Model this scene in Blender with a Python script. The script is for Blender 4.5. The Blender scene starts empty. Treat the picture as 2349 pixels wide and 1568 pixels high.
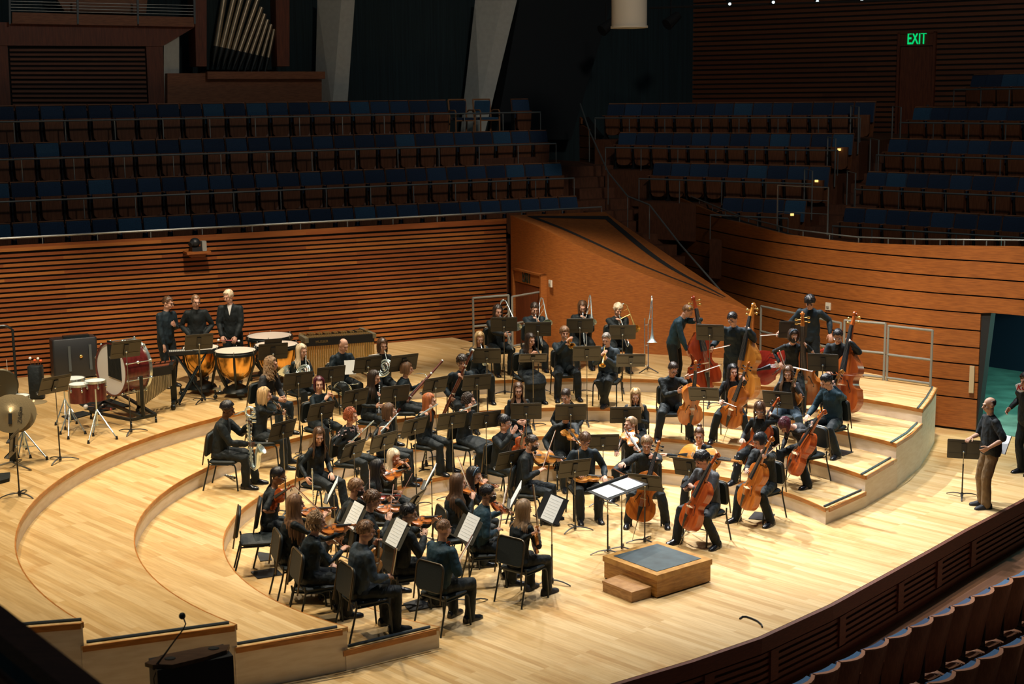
import bpy, bmesh, math, random
import numpy as np
from mathutils import Vector as V, Matrix as M, Quaternion
from math import sin, cos, pi, radians as R, sqrt, atan2
C = bpy.context.scene.collection
sc = bpy.context.scene
# ---------------------------------------------------------------- camera of the photograph
F, PITCH, ROLL, CAMH, H = 3262.0, 0.1712597, -0.0122625, 6.42885, 0.25655
CX, CY = 1174.5, 784.0
CAM = V((0, 0, CAMH))
def ray(px, py):
    u, v = px-CX, py-CY
    c, s = cos(ROLL), sin(ROLL)
    u, v = c*u+s*v, -s*u+c*v
    d = (u/F, 1.0, -v/F); cp, sp = cos(PITCH), sin(PITCH)
    return V((d[0], d[1]*cp+d[2]*sp, -d[1]*sp+d[2]*cp)).normalized()
def onz(px, py, z):
    d = ray(px, py); return CAM+d*((z-CAMH)/d.z)
def ony(px, py, y):
    d = ray(px, py); return CAM+d*(y/d.y)
def near(px, p):
    d = ray(*px); return CAM+d*((V(p)-CAM).dot(d))
def aim(b, px, L, dflt):
    """point at distance L from b seen in direction px (the solution closer to dflt)"""
    b = V(b); d = ray(*px); o = CAM-b
    B = o.dot(d); cc = o.dot(o)-L*L; D = B*B-cc
    if D <= 0:
        p = near(px, b); return b+(p-b).normalized()*L
    s = sqrt(D); c1, c2 = CAM+d*(-B-s), CAM+d*(-B+s)
    t = b+V(dflt).normalized()*L
    return c1 if (c1-t).length < (c2-t).length else c2
def onplane(px, p0, n):
    d = ray(*px); return CAM+d*((V(p0)-CAM).dot(n)/d.dot(n))
cam = bpy.data.cameras.new('camera'); cam.sensor_width = 36; cam.lens = 36*F/2349; cam.clip_end = 300
co = bpy.data.objects.new('camera', cam); C.objects.link(co); sc.camera = co
_c, _s = cos(ROLL), sin(ROLL)
X0, Y0 = V((1, 0, 0)), V((0, sin(PITCH), cos(PITCH)))
_x, _y = X0*_c+Y0*_s, X0*-_s+Y0*_c
_z = _x.cross(_y)
co.matrix_world = M(((_x.x, _y.x, _z.x, 0), (_x.y, _y.y, _z.y, 0), (_x.z, _y.z, _z.z, CAMH), (0, 0, 0, 1)))
# ---------------------------------------------------------------- materials
MATS = {}
def mat(name, col, rough=.5, metal=0., nscale=0, namt=0., bump=0., spec=.5, stretch=(1, 1, 1), emit=None, sheen=0., coat=0.):
    if name in MATS: return MATS[name]
    m = bpy.data.materials.new(name); m.use_nodes = True; nt = m.node_tree; b = nt.nodes['Principled BSDF']
    b.inputs['Base Color'].default_value = (*col, 1); b.inputs['Roughness'].default_value = rough
    b.inputs['Metallic'].default_value = metal; b.inputs['Specular IOR Level'].default_value = spec
    if sheen: b.inputs['Sheen Weight'].default_value = sheen; b.inputs['Sheen Roughness'].default_value = .4
    if coat: b.inputs['Coat Weight'].default_value = coat; b.inputs['Coat Roughness'].default_value = .12
    if emit: b.inputs['Emission Color'].default_value = (*emit[:3], 1); b.inputs['Emission Strength'].default_value = emit[3]
    if nscale:
        tc = nt.nodes.new('ShaderNodeTexCoord'); mp = nt.nodes.new('ShaderNodeMapping'); mp.inputs['Scale'].default_value = stretch
        n = nt.nodes.new('ShaderNodeTexNoise'); n.inputs['Scale'].default_value = nscale; n.inputs['Detail'].default_value = 3
        nt.links.new(tc.outputs['Object'], mp.inputs[0]); nt.links.new(mp.outputs[0], n.inputs['Vector'])
        if namt:
            r = nt.nodes.new('ShaderNodeValToRGB'); r.color_ramp.elements[0].position = .3; r.color_ramp.elements[1].position = .7
            r.color_ramp.elements[0].color = (*[c*(1-namt) for c in col], 1); r.color_ramp.elements[1].color = (*[min(1, c*(1+namt)) for c in col], 1)
            nt.links.new(n.outputs['Fac'], r.inputs[0]); nt.links.new(r.outputs[0], b.inputs['Base Color'])
        if bump:
            bp = nt.nodes.new('ShaderNodeBump'); bp.inputs['Strength'].default_value = bump; bp.inputs['Distance'].default_value = .02
            nt.links.new(n.outputs['Fac'], bp.inputs['Height']); nt.links.new(bp.outputs[0], b.inputs['Normal'])
    MATS[name] = m; return m
def wood(name, cols, rough=.4, rowh=.0, bw=2.0, angle=0., grain=(1, 18, 18), axis='xy', mortar=.0, gs=3., worn=None, flat=.0, coat=0.):
    """boards (random tone per board) with fine grain; axis gives the pair of object axes the boards lie in"""
    if name in MATS: return MATS[name]
    m = bpy.data.materials.new(name); m.use_nodes = True; nt = m.node_tree; N = nt.nodes; L = nt.links; b = N['Principled BSDF']
    b.inputs['Roughness'].default_value = rough
    if coat: b.inputs['Coat Weight'].default_value = coat; b.inputs['Coat Roughness'].default_value = .15
    tc = N.new('ShaderNodeTexCoord'); mp = N.new('ShaderNodeMapping'); L.new(tc.outputs['Object'], mp.inputs[0])
    if axis == 'xz': mp.inputs['Rotation'].default_value = (R(-90), 0, 0)
    mp2 = N.new('ShaderNodeMapping'); mp2.inputs['Rotation'].default_value = (0, 0, angle); L.new(mp.outputs[0], mp2.inputs[0])
    g = N.new('ShaderNodeMapping'); g.inputs['Scale'].default_value = grain; L.new(mp2.outputs[0], g.inputs[0])
    n = N.new('ShaderNodeTexNoise'); n.inputs['Scale'].default_value = gs; n.inputs['Detail'].default_value = 5; L.new(g.outputs[0], n.inputs['Vector'])
    def rgb(c): return (*c, 1)
    if rowh:
        br = N.new('ShaderNodeTexBrick'); br.inputs['Scale'].default_value = 1; br.inputs['Brick Width'].default_value = bw; br.inputs['Row Height'].default_value = rowh
        br.inputs['Mortar Size'].default_value = mortar; br.inputs['Mortar Smooth'].default_value = .1; br.offset = .37; br.offset_frequency = 3; br.squash = 1
        br.inputs['Color1'].default_value = (0, 0, 0, 1); br.inputs['Color2'].default_value = (1, 1, 1, 1); br.inputs['Mortar'].default_value = (.0, .0, .0, 1)
        L.new(mp2.outputs[0], br.inputs['Vector'])
        rp = N.new('ShaderNodeValToRGB'); e = rp.color_ramp.elements; e[0].color = rgb(cols[0]); e[1].color = rgb(cols[-1])
        for i, c in enumerate(cols[1:-1]):
            q = e.new((i+1)/(len(cols)-1)); q.color = rgb(c)
        L.new(br.outputs['Color'], rp.inputs[0]); base = rp.outputs[0]
    else:
        rp = N.new('ShaderNodeValToRGB'); e = rp.color_ramp.elements; e[0].color = rgb(cols[0]); e[1].color = rgb(cols[-1]); e[0].position = .3; e[1].position = .7
        L.new(n.outputs['Fac'], rp.inputs[0]); base = rp.outputs[0]
    mx = N.new('ShaderNodeMix'); mx.data_type = 'RGBA'; mx.blend_type = 'MULTIPLY'; mx.inputs[0].default_value = 1
    r2 = N.new('ShaderNodeValToRGB'); r2.color_ramp.elements[0].color = (.78-flat, .74-flat, .68-flat, 1); r2.color_ramp.elements[1].color = (1, 1, 1, 1)
    r2.color_ramp.elements[0].position = .25; r2.color_ramp.elements[1].position = .62
    L.new(n.outputs['Fac'], r2.inputs[0]); L.new(base, mx.inputs[6]); L.new(r2.outputs[0], mx.inputs[7]); out = mx.outputs[2]
    if worn:
        n2 = N.new('ShaderNodeTexNoise'); n2.inputs['Scale'].default_value = worn[0]; n2.inputs['Detail'].default_value = 6; n2.inputs['Roughness'].default_value = .65; L.new(mp2.outputs[0], n2.inputs['Vector'])
        r3 = N.new('ShaderNodeValToRGB'); r3.color_ramp.elements[0].position = .56; r3.color_ramp.elements[1].position = .75
        r3.color_ramp.elements[0].color = (1, 1, 1, 1); r3.color_ramp.elements[1].color = (*worn[1], 1)
        m3 = N.new('ShaderNodeMix'); m3.data_type = 'RGBA'; m3.blend_type = 'MULTIPLY'; m3.inputs[0].default_value = 1
        L.new(n2.outputs['Fac'], r3.inputs[0]); L.new(out, m3.inputs[6]); L.new(r3.outputs[0], m3.inputs[7]); out = m3.outputs[2]
    L.new(out, b.inputs['Base Color'])
    MATS[name] = m; return m
# ---------------------------------------------------------------- mesh building
def frame(t, up=(0, 0, 1)):
    t = V(t).normalized(); u = V(up)
    if abs(t.dot(u)) > .98: u = V((0, 1, 0)) if abs(t.y) < .9 else V((1, 0, 0))
    r = t.cross(u).normalized(); return r, r.cross(t).normalized()
class MB:
    def __init__(s): s.v = []; s.f = []; s.m = []; s.mi = 0; s.T = None
    def add(s, vs, fs):
        n = len(s.v)
        if s.T is not None: vs = [s.T @ V(p) for p in vs]
        s.v += [tuple(p) for p in vs]; s.f += [tuple(i+n for i in f) for f in fs]; s.m += [s.mi]*len(fs); return s
    def box(s, c, d, rot=None):
        x, y, z = d[0]/2, d[1]/2, d[2]/2
        p = [V((a, b, e)) for a in (-x, x) for b in (-y, y) for e in (-z, z)]
        if rot is not None: p = [rot @ q for q in p]
        p = [q+V(c) for q in p]
        return s.add(p, [(0, 1, 3, 2), (4, 6, 7, 5), (0, 4, 5, 1), (2, 3, 7, 6), (0, 2, 6, 4), (1, 5, 7, 3)])
    def bar(s, a, b, w, h, up=(0, 0, 1)):
        a, b = V(a), V(b); r, u = frame(b-a, up); p = []
        for q in (a, b):
            for i, j in ((-1, -1), (1, -1), (1, 1), (-1, 1)): p.append(q+r*(i*w/2)+u*(j*h/2))
        return s.add(p, [(0, 1, 5, 4), (1, 2, 6, 5), (2, 3, 7, 6), (3, 0, 4, 7), (3, 2, 1, 0), (4, 5, 6, 7)])
    def rings(s, rs, cap=True, closed=False):
        n = len(rs[0]); vs = [p for r in rs for p in r]; fs = []
        k = len(rs)
        for i in range(k if closed else k-1):
            j = (i+1) % k
            for q in range(n):
                w = (q+1) % n; fs.append((i*n+q, i*n+w, j*n+w, j*n+q))
        if cap and not closed:
            fs.append(tuple(range(n-1, -1, -1))); fs.append(tuple((k-1)*n+q for q in range(n)))
        return s.add(vs, fs)
    def tube(s, pts, r, n=8, cap=True, up=(0, 0, 1), flat=1., dome=False, closed=False):
        pts = [V(p) for p in pts]; k = len(pts)
        rr = list(r) if hasattr(r, '__len__') else [r]*k
        if dome:
            t0 = (pts[0]-pts[1]).normalized(); t1 = (pts[-1]-pts[-2]).normalized(); a, b = rr[0], rr[-1]
            pts = [pts[0]+t0*a*.95, pts[0]+t0*a*.7]+pts+[pts[-1]+t1*b*.7, pts[-1]+t1*b*.95]
            rr = [a*.3, a*.72]+rr+[b*.72, b*.3]; k += 4
        rs = []; pr = None
        for i in range(k):
            if closed: t = pts[(i+1) % k]-pts[i-1]
            else: t = pts[min(i+1, k-1)]-pts[max(i-1, 0)]
            if t.length < 1e-9: t = V((0, 0, 1))
            if pr is None: rt, u = frame(t, up)
            else:
                tn = t.normalized(); rt = (pr-tn*pr.dot(tn)); rt = rt.normalized() if rt.length > 1e-6 else frame(t, up)[0]; u = rt.cross(tn)
            pr = rt
            rs.append([pts[i]+rt*(cos(2*pi*q/n)*rr[i])+u*(sin(2*pi*q/n)*rr[i]*flat) for q in range(n)])
        return s.rings(rs, cap, closed)
    def ell(s, c, r, rot=None, n=12, m=8):
        c = V(c); r = (r, r, r) if not hasattr(r, '__len__') else r; rs = []
        for i in range(m+1):
            a = -pi/2+pi*(i+.0)/m; a = max(-pi/2+.08, min(pi/2-.08, a)); ring = []
            for q in range(n):
                b = 2*pi*q/n; p = V((cos(a)*cos(b)*r[0], cos(a)*sin(b)*r[1], sin(a)*r[2]))
                if rot is not None: p = rot @ p
                ring.append(c+p)
            rs.append(ring)
        return s.rings(rs)
    def lathe(s, prof, c=(0, 0, 0), axis=(0, 0, 1), n=16, cap=True):
        r, u = frame(axis); a = V(axis).normalized(); c = V(c)
        return s.rings([[c+a*z+(r*cos(2*pi*q/n)+u*sin(2*pi*q/n))*max(rad, 1e-4) for q in range(n)] for rad, z in prof], cap)
    def prism(s, poly, z0, z1):
        n = len(poly); vs = [V((p[0], p[1], z0)) for p in poly]+[V((p[0], p[1], z1)) for p in poly]
        return s.add(vs, [tuple(range(n-1, -1, -1)), tuple(range(n, 2*n))]+[(i, (i+1) % n, n+(i+1) % n, n+i) for i in range(n)])
    def grid(s, rows):
        n = len(rows[0]); return s.add([p for r in rows for p in r], [(i*n+j, i*n+j+1, (i+1)*n+j+1, (i+1)*n+j) for i in range(len(rows)-1) for j in range(n-1)])
    def rbox(s, c, d, r, rot=None, n=3):
        """box with rounded vertical corners in its local xy plane, extruded in z (rot applied)"""
        pts = []
        for sx, sy, a0 in ((1, 1, 0), (-1, 1, pi/2), (-1, -1, pi), (1, -1, 3*pi/2)):
            for i in range(n+1):
                a = a0+pi/2*i/n; pts.append((sx*(d[0]/2-r)+cos(a)*r, sy*(d[1]/2-r)+sin(a)*r))
        e = min(r, d[2])*.35; rs = []
        for z, k in ((-d[2]/2, 1-e/d[0]*2), (-d[2]/2+e, 1), (d[2]/2-e, 1), (d[2]/2, 1-e/d[0]*2)):
            ring = [V((p[0]*k, p[1]*k, z)) for p in pts]
            if rot is not None: ring = [rot @ p for p in ring]
            rs.append([p+V(c) for p in ring])
        return s.rings(rs)
    def mesh(s, name, mats, smooth=True, ang=40):
        me = bpy.data.meshes.new(name); me.from_pydata(s.v, [], s.f)
        for m in (mats if isinstance(mats, (list, tuple)) else [mats]): me.materials.append(m)
        if any(s.m): me.polygons.foreach_set('material_index', s.m)
        bm = bmesh.new(); bm.from_mesh(me); bmesh.ops.recalc_face_normals(bm, faces=bm.faces); bm.to_mesh(me); bm.free()
        if smooth:
            me.polygons.foreach_set('use_smooth', [True]*len(me.polygons)); me.set_sharp_from_angle(angle=R(ang))
        me.update(); return me
def link(name, me, parent=None, label=None):
    o = bpy.data.objects.new(name, me); C.objects.link(o)
    if parent is not None: o.parent = parent
    if label: o['label'] = label
    return o
def part(name, mb, mats, parent=None, label=None, smooth=True, ang=40):
    return link(name, mb.mesh(name, mats, smooth, ang), parent, label)
def thing(name, label, cat, loc=(0, 0, 0), rz=0., group=None, me=None):
    o = link(name, me); o.location = loc; o.rotation_euler = (0, 0, rz); o['label'] = label; o['category'] = cat
    if group: o['group'] = group
    return o
def struct(name, mb, mats, label=None, smooth=False, ang=40):
    o = part(name, mb, mats, None, label, smooth, ang); o['kind'] = 'structure'; return o
def place(o, O, ax, nz):
    """orient o: local y along ax, local z near nz, origin at O"""
    y = V(ax).normalized(); z = V(nz); z = (z-y*z.dot(y)).normalized(); x = y.cross(z)
    o.matrix_world = M(((x.x, y.x, z.x, O[0]), (x.y, y.y, z.y, O[1]), (x.z, y.z, z.z, O[2]), (0, 0, 0, 1)))
CH = {}
def dup(key, label, cat, group=None, mats=None):
    """copy of a registered thing: CH[key] = (name, root mesh or None, [(part name, mesh, label, [subparts])])"""
    name, me, parts = CH[key]; r = link(name, me); r['label'] = label; r['category'] = cat
    if group: r['group'] = group
    for pn, pm, pl, subs in parts:
        p = link(pn, pm, r, pl)
        for sn, sm, sl in subs: link(sn, sm, p, sl)
    return r
def textmesh(name, body, size, extrude, m, mw, parent=None, offset=0., shear=0.):
    cu = bpy.data.curves.new('t', 'FONT'); cu.body = body; cu.size = size; cu.extrude = extrude; cu.offset = offset; cu.shear = shear; cu.align_x = 'CENTER'; cu.align_y = 'CENTER'
    t = bpy.data.objects.new('t', cu); C.objects.link(t); dg = bpy.context.evaluated_depsgraph_get(); dg.update(); me = bpy.data.meshes.new_from_object(t.evaluated_get(dg)); bpy.data.objects.remove(t); bpy.data.curves.remove(cu)
    me.materials.clear(); me.materials.append(m); me.transform(mw); me.name = name
    o = link(name, me)
    if parent is not None:
        o.parent = parent; pm = M.Translation(parent.location) @ M.Rotation(parent.rotation_euler.z, 4, 'Z'); me.transform(pm.inverted())
    return o
# ================================================================ SETTING
PA = R(-46)
MAPLE = [(.50, .31, .115), (.62, .42, .185), (.69, .50, .25), (.56, .365, .145), (.65, .455, .215)]
m_floor = wood('maple_boards', MAPLE, .42, rowh=.085, bw=1.35, angle=-PA, grain=(1, 14, 1), gs=2.2, mortar=.0, worn=(.55, (.82, .64, .42)))
m_edge = wood('edge_wood', [(.36, .135, .025), (.50, .20, .04)], .35, grain=(2, 2, 12), gs=3)
m_fascia = wood('riser_face', [(.70, .61, .50), (.76, .67, .56)], .5, grain=(1.5, 1.5, 8), gs=2.5, flat=-.15)
m_alu = mat('grey_metal_strip', (.10, .12, .13), .45, .7)
m_dark = mat('dark_gap', (.006, .007, .008), .8)
m_orange = wood('orange_panel', [(.27, .082, .017), (.36, .118, .024)], .42, grain=(3, 3, 30), gs=2.5)
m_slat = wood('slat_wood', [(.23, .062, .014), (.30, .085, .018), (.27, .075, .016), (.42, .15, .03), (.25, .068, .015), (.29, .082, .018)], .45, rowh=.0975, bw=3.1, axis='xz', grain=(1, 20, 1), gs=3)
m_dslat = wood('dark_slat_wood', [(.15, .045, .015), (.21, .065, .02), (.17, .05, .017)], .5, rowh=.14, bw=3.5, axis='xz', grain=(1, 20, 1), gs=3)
m_dwood = wood('dark_red_wood', [(.14, .035, .012), (.2, .052, .016)], .45, grain=(12, 12, 1), gs=3)
m_mwood = wood('panel_wood', [(.24, .085, .03), (.31, .115, .04)], .45, grain=(2, 2, 16), gs=3)
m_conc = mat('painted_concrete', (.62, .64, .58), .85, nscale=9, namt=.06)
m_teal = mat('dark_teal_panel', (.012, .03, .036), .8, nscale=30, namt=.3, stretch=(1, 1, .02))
m_rail = mat('brushed_steel_rail', (.34, .36, .34), .4, .8)
m_greyrail = mat('grey_rail_paint', (.23, .23, .2), .5, .3)
RC = V((.96, 19.45, 0)); RAD = {1: 3.93, 2: 5.0, 3: 6.14, 4: 7.58}
# ---- stage floor
front = [(-16, 6.5), (-8, 10.2), (-3.6, 12.25), (-1.2, 13.5), (1.04, 14.88), (2.0, 15.52), (2.91, 16.21), (4.0, 17.28), (5.09, 18.51), (5.9, 19.43), (6.67, 20.32), (8.15, 21.95), (9.8, 23.85), (12, 26.4)]
b = MB(); b.prism(front+[(12, 36.5), (-16, 36.5)], -.14, 0); struct('floor', b, m_floor)
b = MB()   # nosing and slatted apron of the stage front
def off2(pl, d):
    o = []
    for i, p in enumerate(pl):
        a, c = V(pl[max(i-1, 0)]), V(pl[min(i+1, len(pl)-1)]); t = (c-a).normalized(); o.append(V((p[0]+t.y*d, p[1]-t.x*d)))
    return o
def ribbon(b, pl, o0, o1, z0, z1):
    p0, p1 = off2(pl, o0), off2(pl, o1)
    b.rings([[V((p0[i].x, p0[i].y, z0)), V((p1[i].x, p1[i].y, z0)), V((p1[i].x, p1[i].y, z1)), V((p0[i].x, p0[i].y, z1))] for i in range(len(pl))])
def arcsmooth(pl, n=4):
    out = []
    P_ = [V(p) for p in pl]
    for i in range(len(P_)-1):
        p0, p1, p2, p3 = P_[max(i-1, 0)], P_[i], P_[i+1], P_[min(i+2, len(P_)-1)]
        for k in range(n):
            t = k/n; out.append(.5*((2*p1)+(p2-p0)*t+(2*p0-5*p1+4*p2-p3)*t*t+(3*p1-p0-3*p2+p3)*t**3))
    return out+[P_[-1]]
m_apron = wood('apron_wood', [(.085, .024, .011), (.12, .034, .014)], .5, grain=(4, 4, 20), gs=3)
ribbon(b, front, -.02, .06, -.20, -.004)
for k in range(6): ribbon(b, front, -.02, .03, -.285-k*.085, -.235-k*.085)
ribbon(b, front, -.03, .0, -.82, -.2)
fo = off2(front, .035)
L_ = 0
for i in range(4, len(front)-1):
    a, c = V(front[i]), V(front[i+1]); t = (c-a).normalized(); n = int((c-a).length/1.15)+1
    q = a+t*.2; b.bar((q.x+t.y*.03, q.y-t.x*.03, -.42), (q.x+t.x*.16+t.y*.03, q.y+t.y*.16-t.x*.03, -.42), .05, .40)
struct('wall_stage_front', b, m_apron)
m_aud = wood('aisle_floor', [(.16, .062, .024), (.22, .09, .034)], .5, rowh=.09, bw=1.2, angle=R(-48), grain=(1, 10, 1), gs=3)
b = MB(); b.prism([(-16, 2), (16, 2), (22, 26), (12, 26.4), *[(p.x, p.y) for p in reversed(off2(front, .0))]], -1.0, -.8); struct('floor_audience', b, m_aud)
# ---- orchestra risers: ring sectors
def pol(r, a): return V((RC.x+r*cos(a), RC.y+r*sin(a), 0))
ends = {1: (V((-.94, 15.93)), V((4.74, 20.68))), 2: (V((-1.96, 15.29)), V((5.505, 21.54))), 3: (V((-3.07, 14.79)), V((6.23, 22.55))), 4: (V((-4.57, 14.24)), V((7.05, 23.94)))}
# curve on which the riser ends are cut (same curve each side)
leftcut = [(-.94, 15.93), (-1.96, 15.29), (-3.07, 14.79), (-4.57, 14.24), (-5.9, 13.98), (-9.5, 13.6), (-13, 13.6)]
rightcut = [(4.74, 20.68), (5.505, 21.54), (6.23, 22.55), (6.66, 23.2), (7.05, 23.94), (7.45, 24.8), (7.83, 25.72)]
wallpts = [(7.75, 26.05), (6.95, 27.2), (6.0, 28.5), (5.1, 29.6), (4.2, 29.7), (3.56, 29.36), (2.2, 29.95), (1.09, 30.36), (.2, 30.75), (-.75, 31.05), (-1.36, 31.95)]
wl_A, wl_D = V((-10.0, 27.72)), V((.895, .446)); wl_N = V((-.446, .895))
def onwall(s, off=0.): p = wl_A+wl_D*s+wl_N*off; return p
backpts = wallpts+[tuple(onwall(s, -.02)) for s in (9.0, 6, 3, 0, -4)]+[(-13.6, 25.9)]
def arc(r, p0, p1, n):
    a0 = atan2(p0.y-RC.y, p0.x-RC.x); a1 = atan2(p1.y-RC.y, p1.x-RC.x)
    if a0 < a1: a0 += 2*pi
    return [(RC.x+r*cos(a0+(a1-a0)*i/n), RC.y+r*sin(a0+(a1-a0)*i/n)) for i in range(n+1)]
def riser(n):
    b = MB(); hz = n*H; lip = .045
    inner = arc(RAD[n], ends[n][0], ends[n][1], 72)
    if n < 4:
        outer = arc(RAD[n+1]+.03, ends[n+1][0], ends[n+1][1], 72); poly_in, poly_out = inner, outer
        poly = inner+outer[::-1]; N = len(inner)
        for z0, z1, mi, sh in ((hz-lip, hz, 0, 0), (0, hz-lip, 2, .0)):
            b.mi = mi
            rows = [[V((*inner[i], z1)), V((*outer[i], z1)), V((*outer[i], z0)), V((*inner[i], z0))] for i in range(N)]
            b.rings(rows)
    else:
        lc = leftcut[3:]; rc = rightcut[4:]
        ring = inner+rc[1:]+backpts+lc[::-1][:-1]
        for z0, z1, mi in ((hz-lip, hz, 0), (0, hz-lip, 2)):
            b.mi = mi; b.prism(ring, z0, z1)
    # orange edge band along the inner arc and the cut ends
    b.mi = 1
    def band(pl, w=.016, zt=.002):
        p3 = [V(p) for p in pl]; o = off2([tuple(p) for p in p3], w)
        b.rings([[V((p3[i].x, p3[i].y, hz-.062)), V((o[i].x, o[i].y, hz-.062)), V((o[i].x, o[i].y, hz+zt)), V((p3[i].x, p3[i].y, hz+zt))] for i in range(len(p3))])
    band(inner)
    if n == 4:
        band(leftcut[3:][::-1], .02); band(rightcut[4:], .02); cuts = (leftcut[3:], rightcut[4:])
    else:
        lc = (leftcut[n-1:n+1])[::-1]; rc = rightcut[0:2] if n == 1 else (rightcut[1:3] if n == 2 else rightcut[2:5])
        band(lc, .02); band(rc, .02); cuts = (lc, rc)
    o = part('riser_platform', b, [m_floor, m_edge, m_fascia], smooth=False); o['kind'] = 'structure'
    for c in cuts:      # grey kick strips lying on the cut edges
        s = MB(); q = [V(p) for p in c]
        if c is cuts[0] and n == 4: q = q[:3]
        elif c is cuts[0]: q = [q[0]+(q[1]-q[0])*.03, q[0]+(q[1]-q[0])*.97]
        off = off2([tuple(p) for p in (q if not (c is cuts[0] and n == 4) else q[::-1])], -.075)
        s.tube([V((p.x, p.y, hz+.014)) for p in off], .017, 6)
        part('kick_strip', s, m_alu, o)
    return o
for n in (1, 2, 3, 4): riser(n)
# thin dark seams on the riser faces
# ---- slatted wall behind the stage
ZW = 3.66
WANG = atan2(wl_D.y, wl_D.x)
def wallobj(name, s0, s1, z0, z1, pitch, hgt, m, off=0., back=m_dark, cap=.12, depth=.035):
    b = MB(); p0 = onwall(s0, off); Lw = s1-s0
    b.mi = 1; b.box((Lw/2, .10, (z0+z1)/2), (Lw, .12, z1-z0)); b.mi = 0
    z = z0+.01
    while z < z1-cap-.02:
        b.box((Lw/2, .04-depth/2, z+hgt/2), (Lw, depth, hgt)); z += pitch
    b.box((Lw/2, .06, z1-cap/2), (Lw, .16, cap))
    o = struct(name, b, [m, back]); o.location = (p0.x, p0.y, 0); o.rotation_euler = (0, 0, WANG); return o
wallobj('wall_back', -5, 11.06, .3, ZW, .0975, .058, m_slat)
# ---- smooth curved wall with the exit door, wedge-shaped top
scurve = arcsmooth([(0.0, 32.5), (.34, 31.75), (.62, 31.2), (1.15, 30.5), (2.2, 29.82), (3.56, 29.3), (4.4, 28.95), (4.94, 28.72)], 5)
edgepx = [(1170, 493), (1230, 517), (1290, 545), (1400, 598), (1500, 637), (1600, 671), (1690, 701), (1735, 717)]
def ev(tab, x):
    for (a, ya), (c, yc) in zip(tab, tab[1:]):
        if x <= c: return ya+(yc-ya)*(x-a)/(c-a)
    return tab[-1][1]
def topz(tab, p):
    px = CX+F*p.x/(p.y*cos(PITCH)); py = ev(tab, px)
    for _ in range(3):
        d = ray(px, py); px += (p.x-d.x/d.y*p.y)/p.y*F; py = ev(tab, px)
    d = ray(px, py); return CAMH+d.z/d.y*p.y
def lerp2(a, c, t): return a+(c-a)*t
fr = [V((p.x, p.y, topz(edgepx, p))) for p in scurve]
bkpx = [(1385, 484), (1440, 522), (1500, 562), (1560, 603), (1620, 643), (1680, 683), (1735, 718)]
bk = []
for i, p in enumerate(fr):
    t = i/(len(fr)-1); q = lerp2(V((2.25, 33.9)), V((4.965, 28.75)), t**.85); bk.append(V((q.x, q.y, topz(bkpx, q))))
b = MB()
b.rings([[V((p.x, p.y, .0)), p, q, V((q.x, q.y, .0))] for p, q in zip(fr, bk)])
struct('wall_exit', b, m_orange, smooth=True, ang=30)
b = MB()
def lerp(a, c, t): return a+(c-a)*t
n_ = len(fr)
def strip(f0, f1, i0, i1, w0=1., w1=1.):
    rows = []
    for i in range(i0, i1+1):
        t = (i-i0)/max(1, i1-i0); m0 = f0[0]+(f0[1]-f0[0])*t; m1 = f1[0]+(f1[1]-f1[0])*t
        rows.append([lerp(fr[i], bk[i], m0)+V((0, 0, .006)), lerp(fr[i], bk[i], m1)+V((0, 0, .006))])
    b.grid(rows)
strip((.14, .40), (.20, .47), 1, n_-7); strip((.90, .60), (.965, .70), 1, n_-7); strip((.14, .15), (.965, .96), 1, 2)
part('trim_groove', b, m_dark, smooth=False)['kind'] = 'structure'
# exit door set in that wall
def along(curve, d):
    for a, c in zip(curve, curve[1:]):
        l = (c-a).length
        if d <= l: return a+(c-a)*(d/l), (c-a).normalized()
        d -= l
    return curve[-1], (curve[-1]-curve[-2]).normalized()
dp = onplane((1216, 700), (.34, 31.75, 0), (scurve[8]-scurve[2]).to_3d().cross(V((0, 0, 1))).normalized())
dt = (scurve[8]-scurve[2]).to_3d().normalized(); dn = dt.cross(V((0, 0, 1)))  # toward stage
dl = onplane((1181, 700), (.34, 31.75, 0), dn); dr = onplane((1248, 700), (.34, 31.75, 0), dn)
zt = onplane((1214, 621), (.34, 31.75, 0), dn).z; zm = onplane((1214, 653), (.34, 31.75, 0), dn).z
Wd = (dr-dl).length; rotd = M((( dt.x, -dn.x, 0), (dt.y, -dn.y, 0), (0, 0, 1)))
def doorset(name, o3, dt, dn, W, z0, z1, zm, mw, mdoor, letters, lm, handle=True):
    Mx = M(((dt.x, -dn.x, 0, o3.x), (dt.y, -dn.y, 0, o3.y), (0, 0, 1, 0), (0, 0, 0, 1)))
    b = MB(); b.T = Mx; f = .07
    b.box((f/2, 0, (z0+z1)/2), (f, .16, z1-z0)); b.box((W-f/2, 0, (z0+z1)/2), (f, .16, z1-z0)); b.box((W/2, 0, z1-.02), (W, .16, .04))
    b.box((W/2, .01, (zm+z1)/2), (W-2*f, .10, z1-zm-.04)); o = struct(name, b, mw)
    b = MB(); b.T = Mx; b.box((W/2, .03, (z0+zm)/2), (W-2*f-.02, .09, zm-z0-.02)); part('door_leaf', b, mdoor, o)
    if handle:
        b = MB(); b.T = Mx; b.box((W-f-.1, -.03, z0+1.2), (.05, .03, .5)); part('door_handle', b, m_alu, o)
    if letters:
        c = Mx @ V((W/2, -.062, (zm+z1)/2+.01))
        textmesh('exit_lettering', 'EXIT', letters, .006, lm, M(((dt.x*.72, 0, dn.x, c.x), (dt.y*.72, 0, dn.y, c.y), (0, 1.25, 0, c.z), (0, 0, 0, 1))), o, letters*.012)
    return o
m_exitdark = mat('exit_letters_dark', (.004, .02, .012), .6)
m_exitgreen = mat('exit_letters_lit', (.0, .3, .08), .5, emit=(.0, .62, .16, 1.0))
doorset('door_1', dl, dt, dn, Wd, 0., zt, zm, m_orange, m_dwood, .30, m_exitdark)
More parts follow.
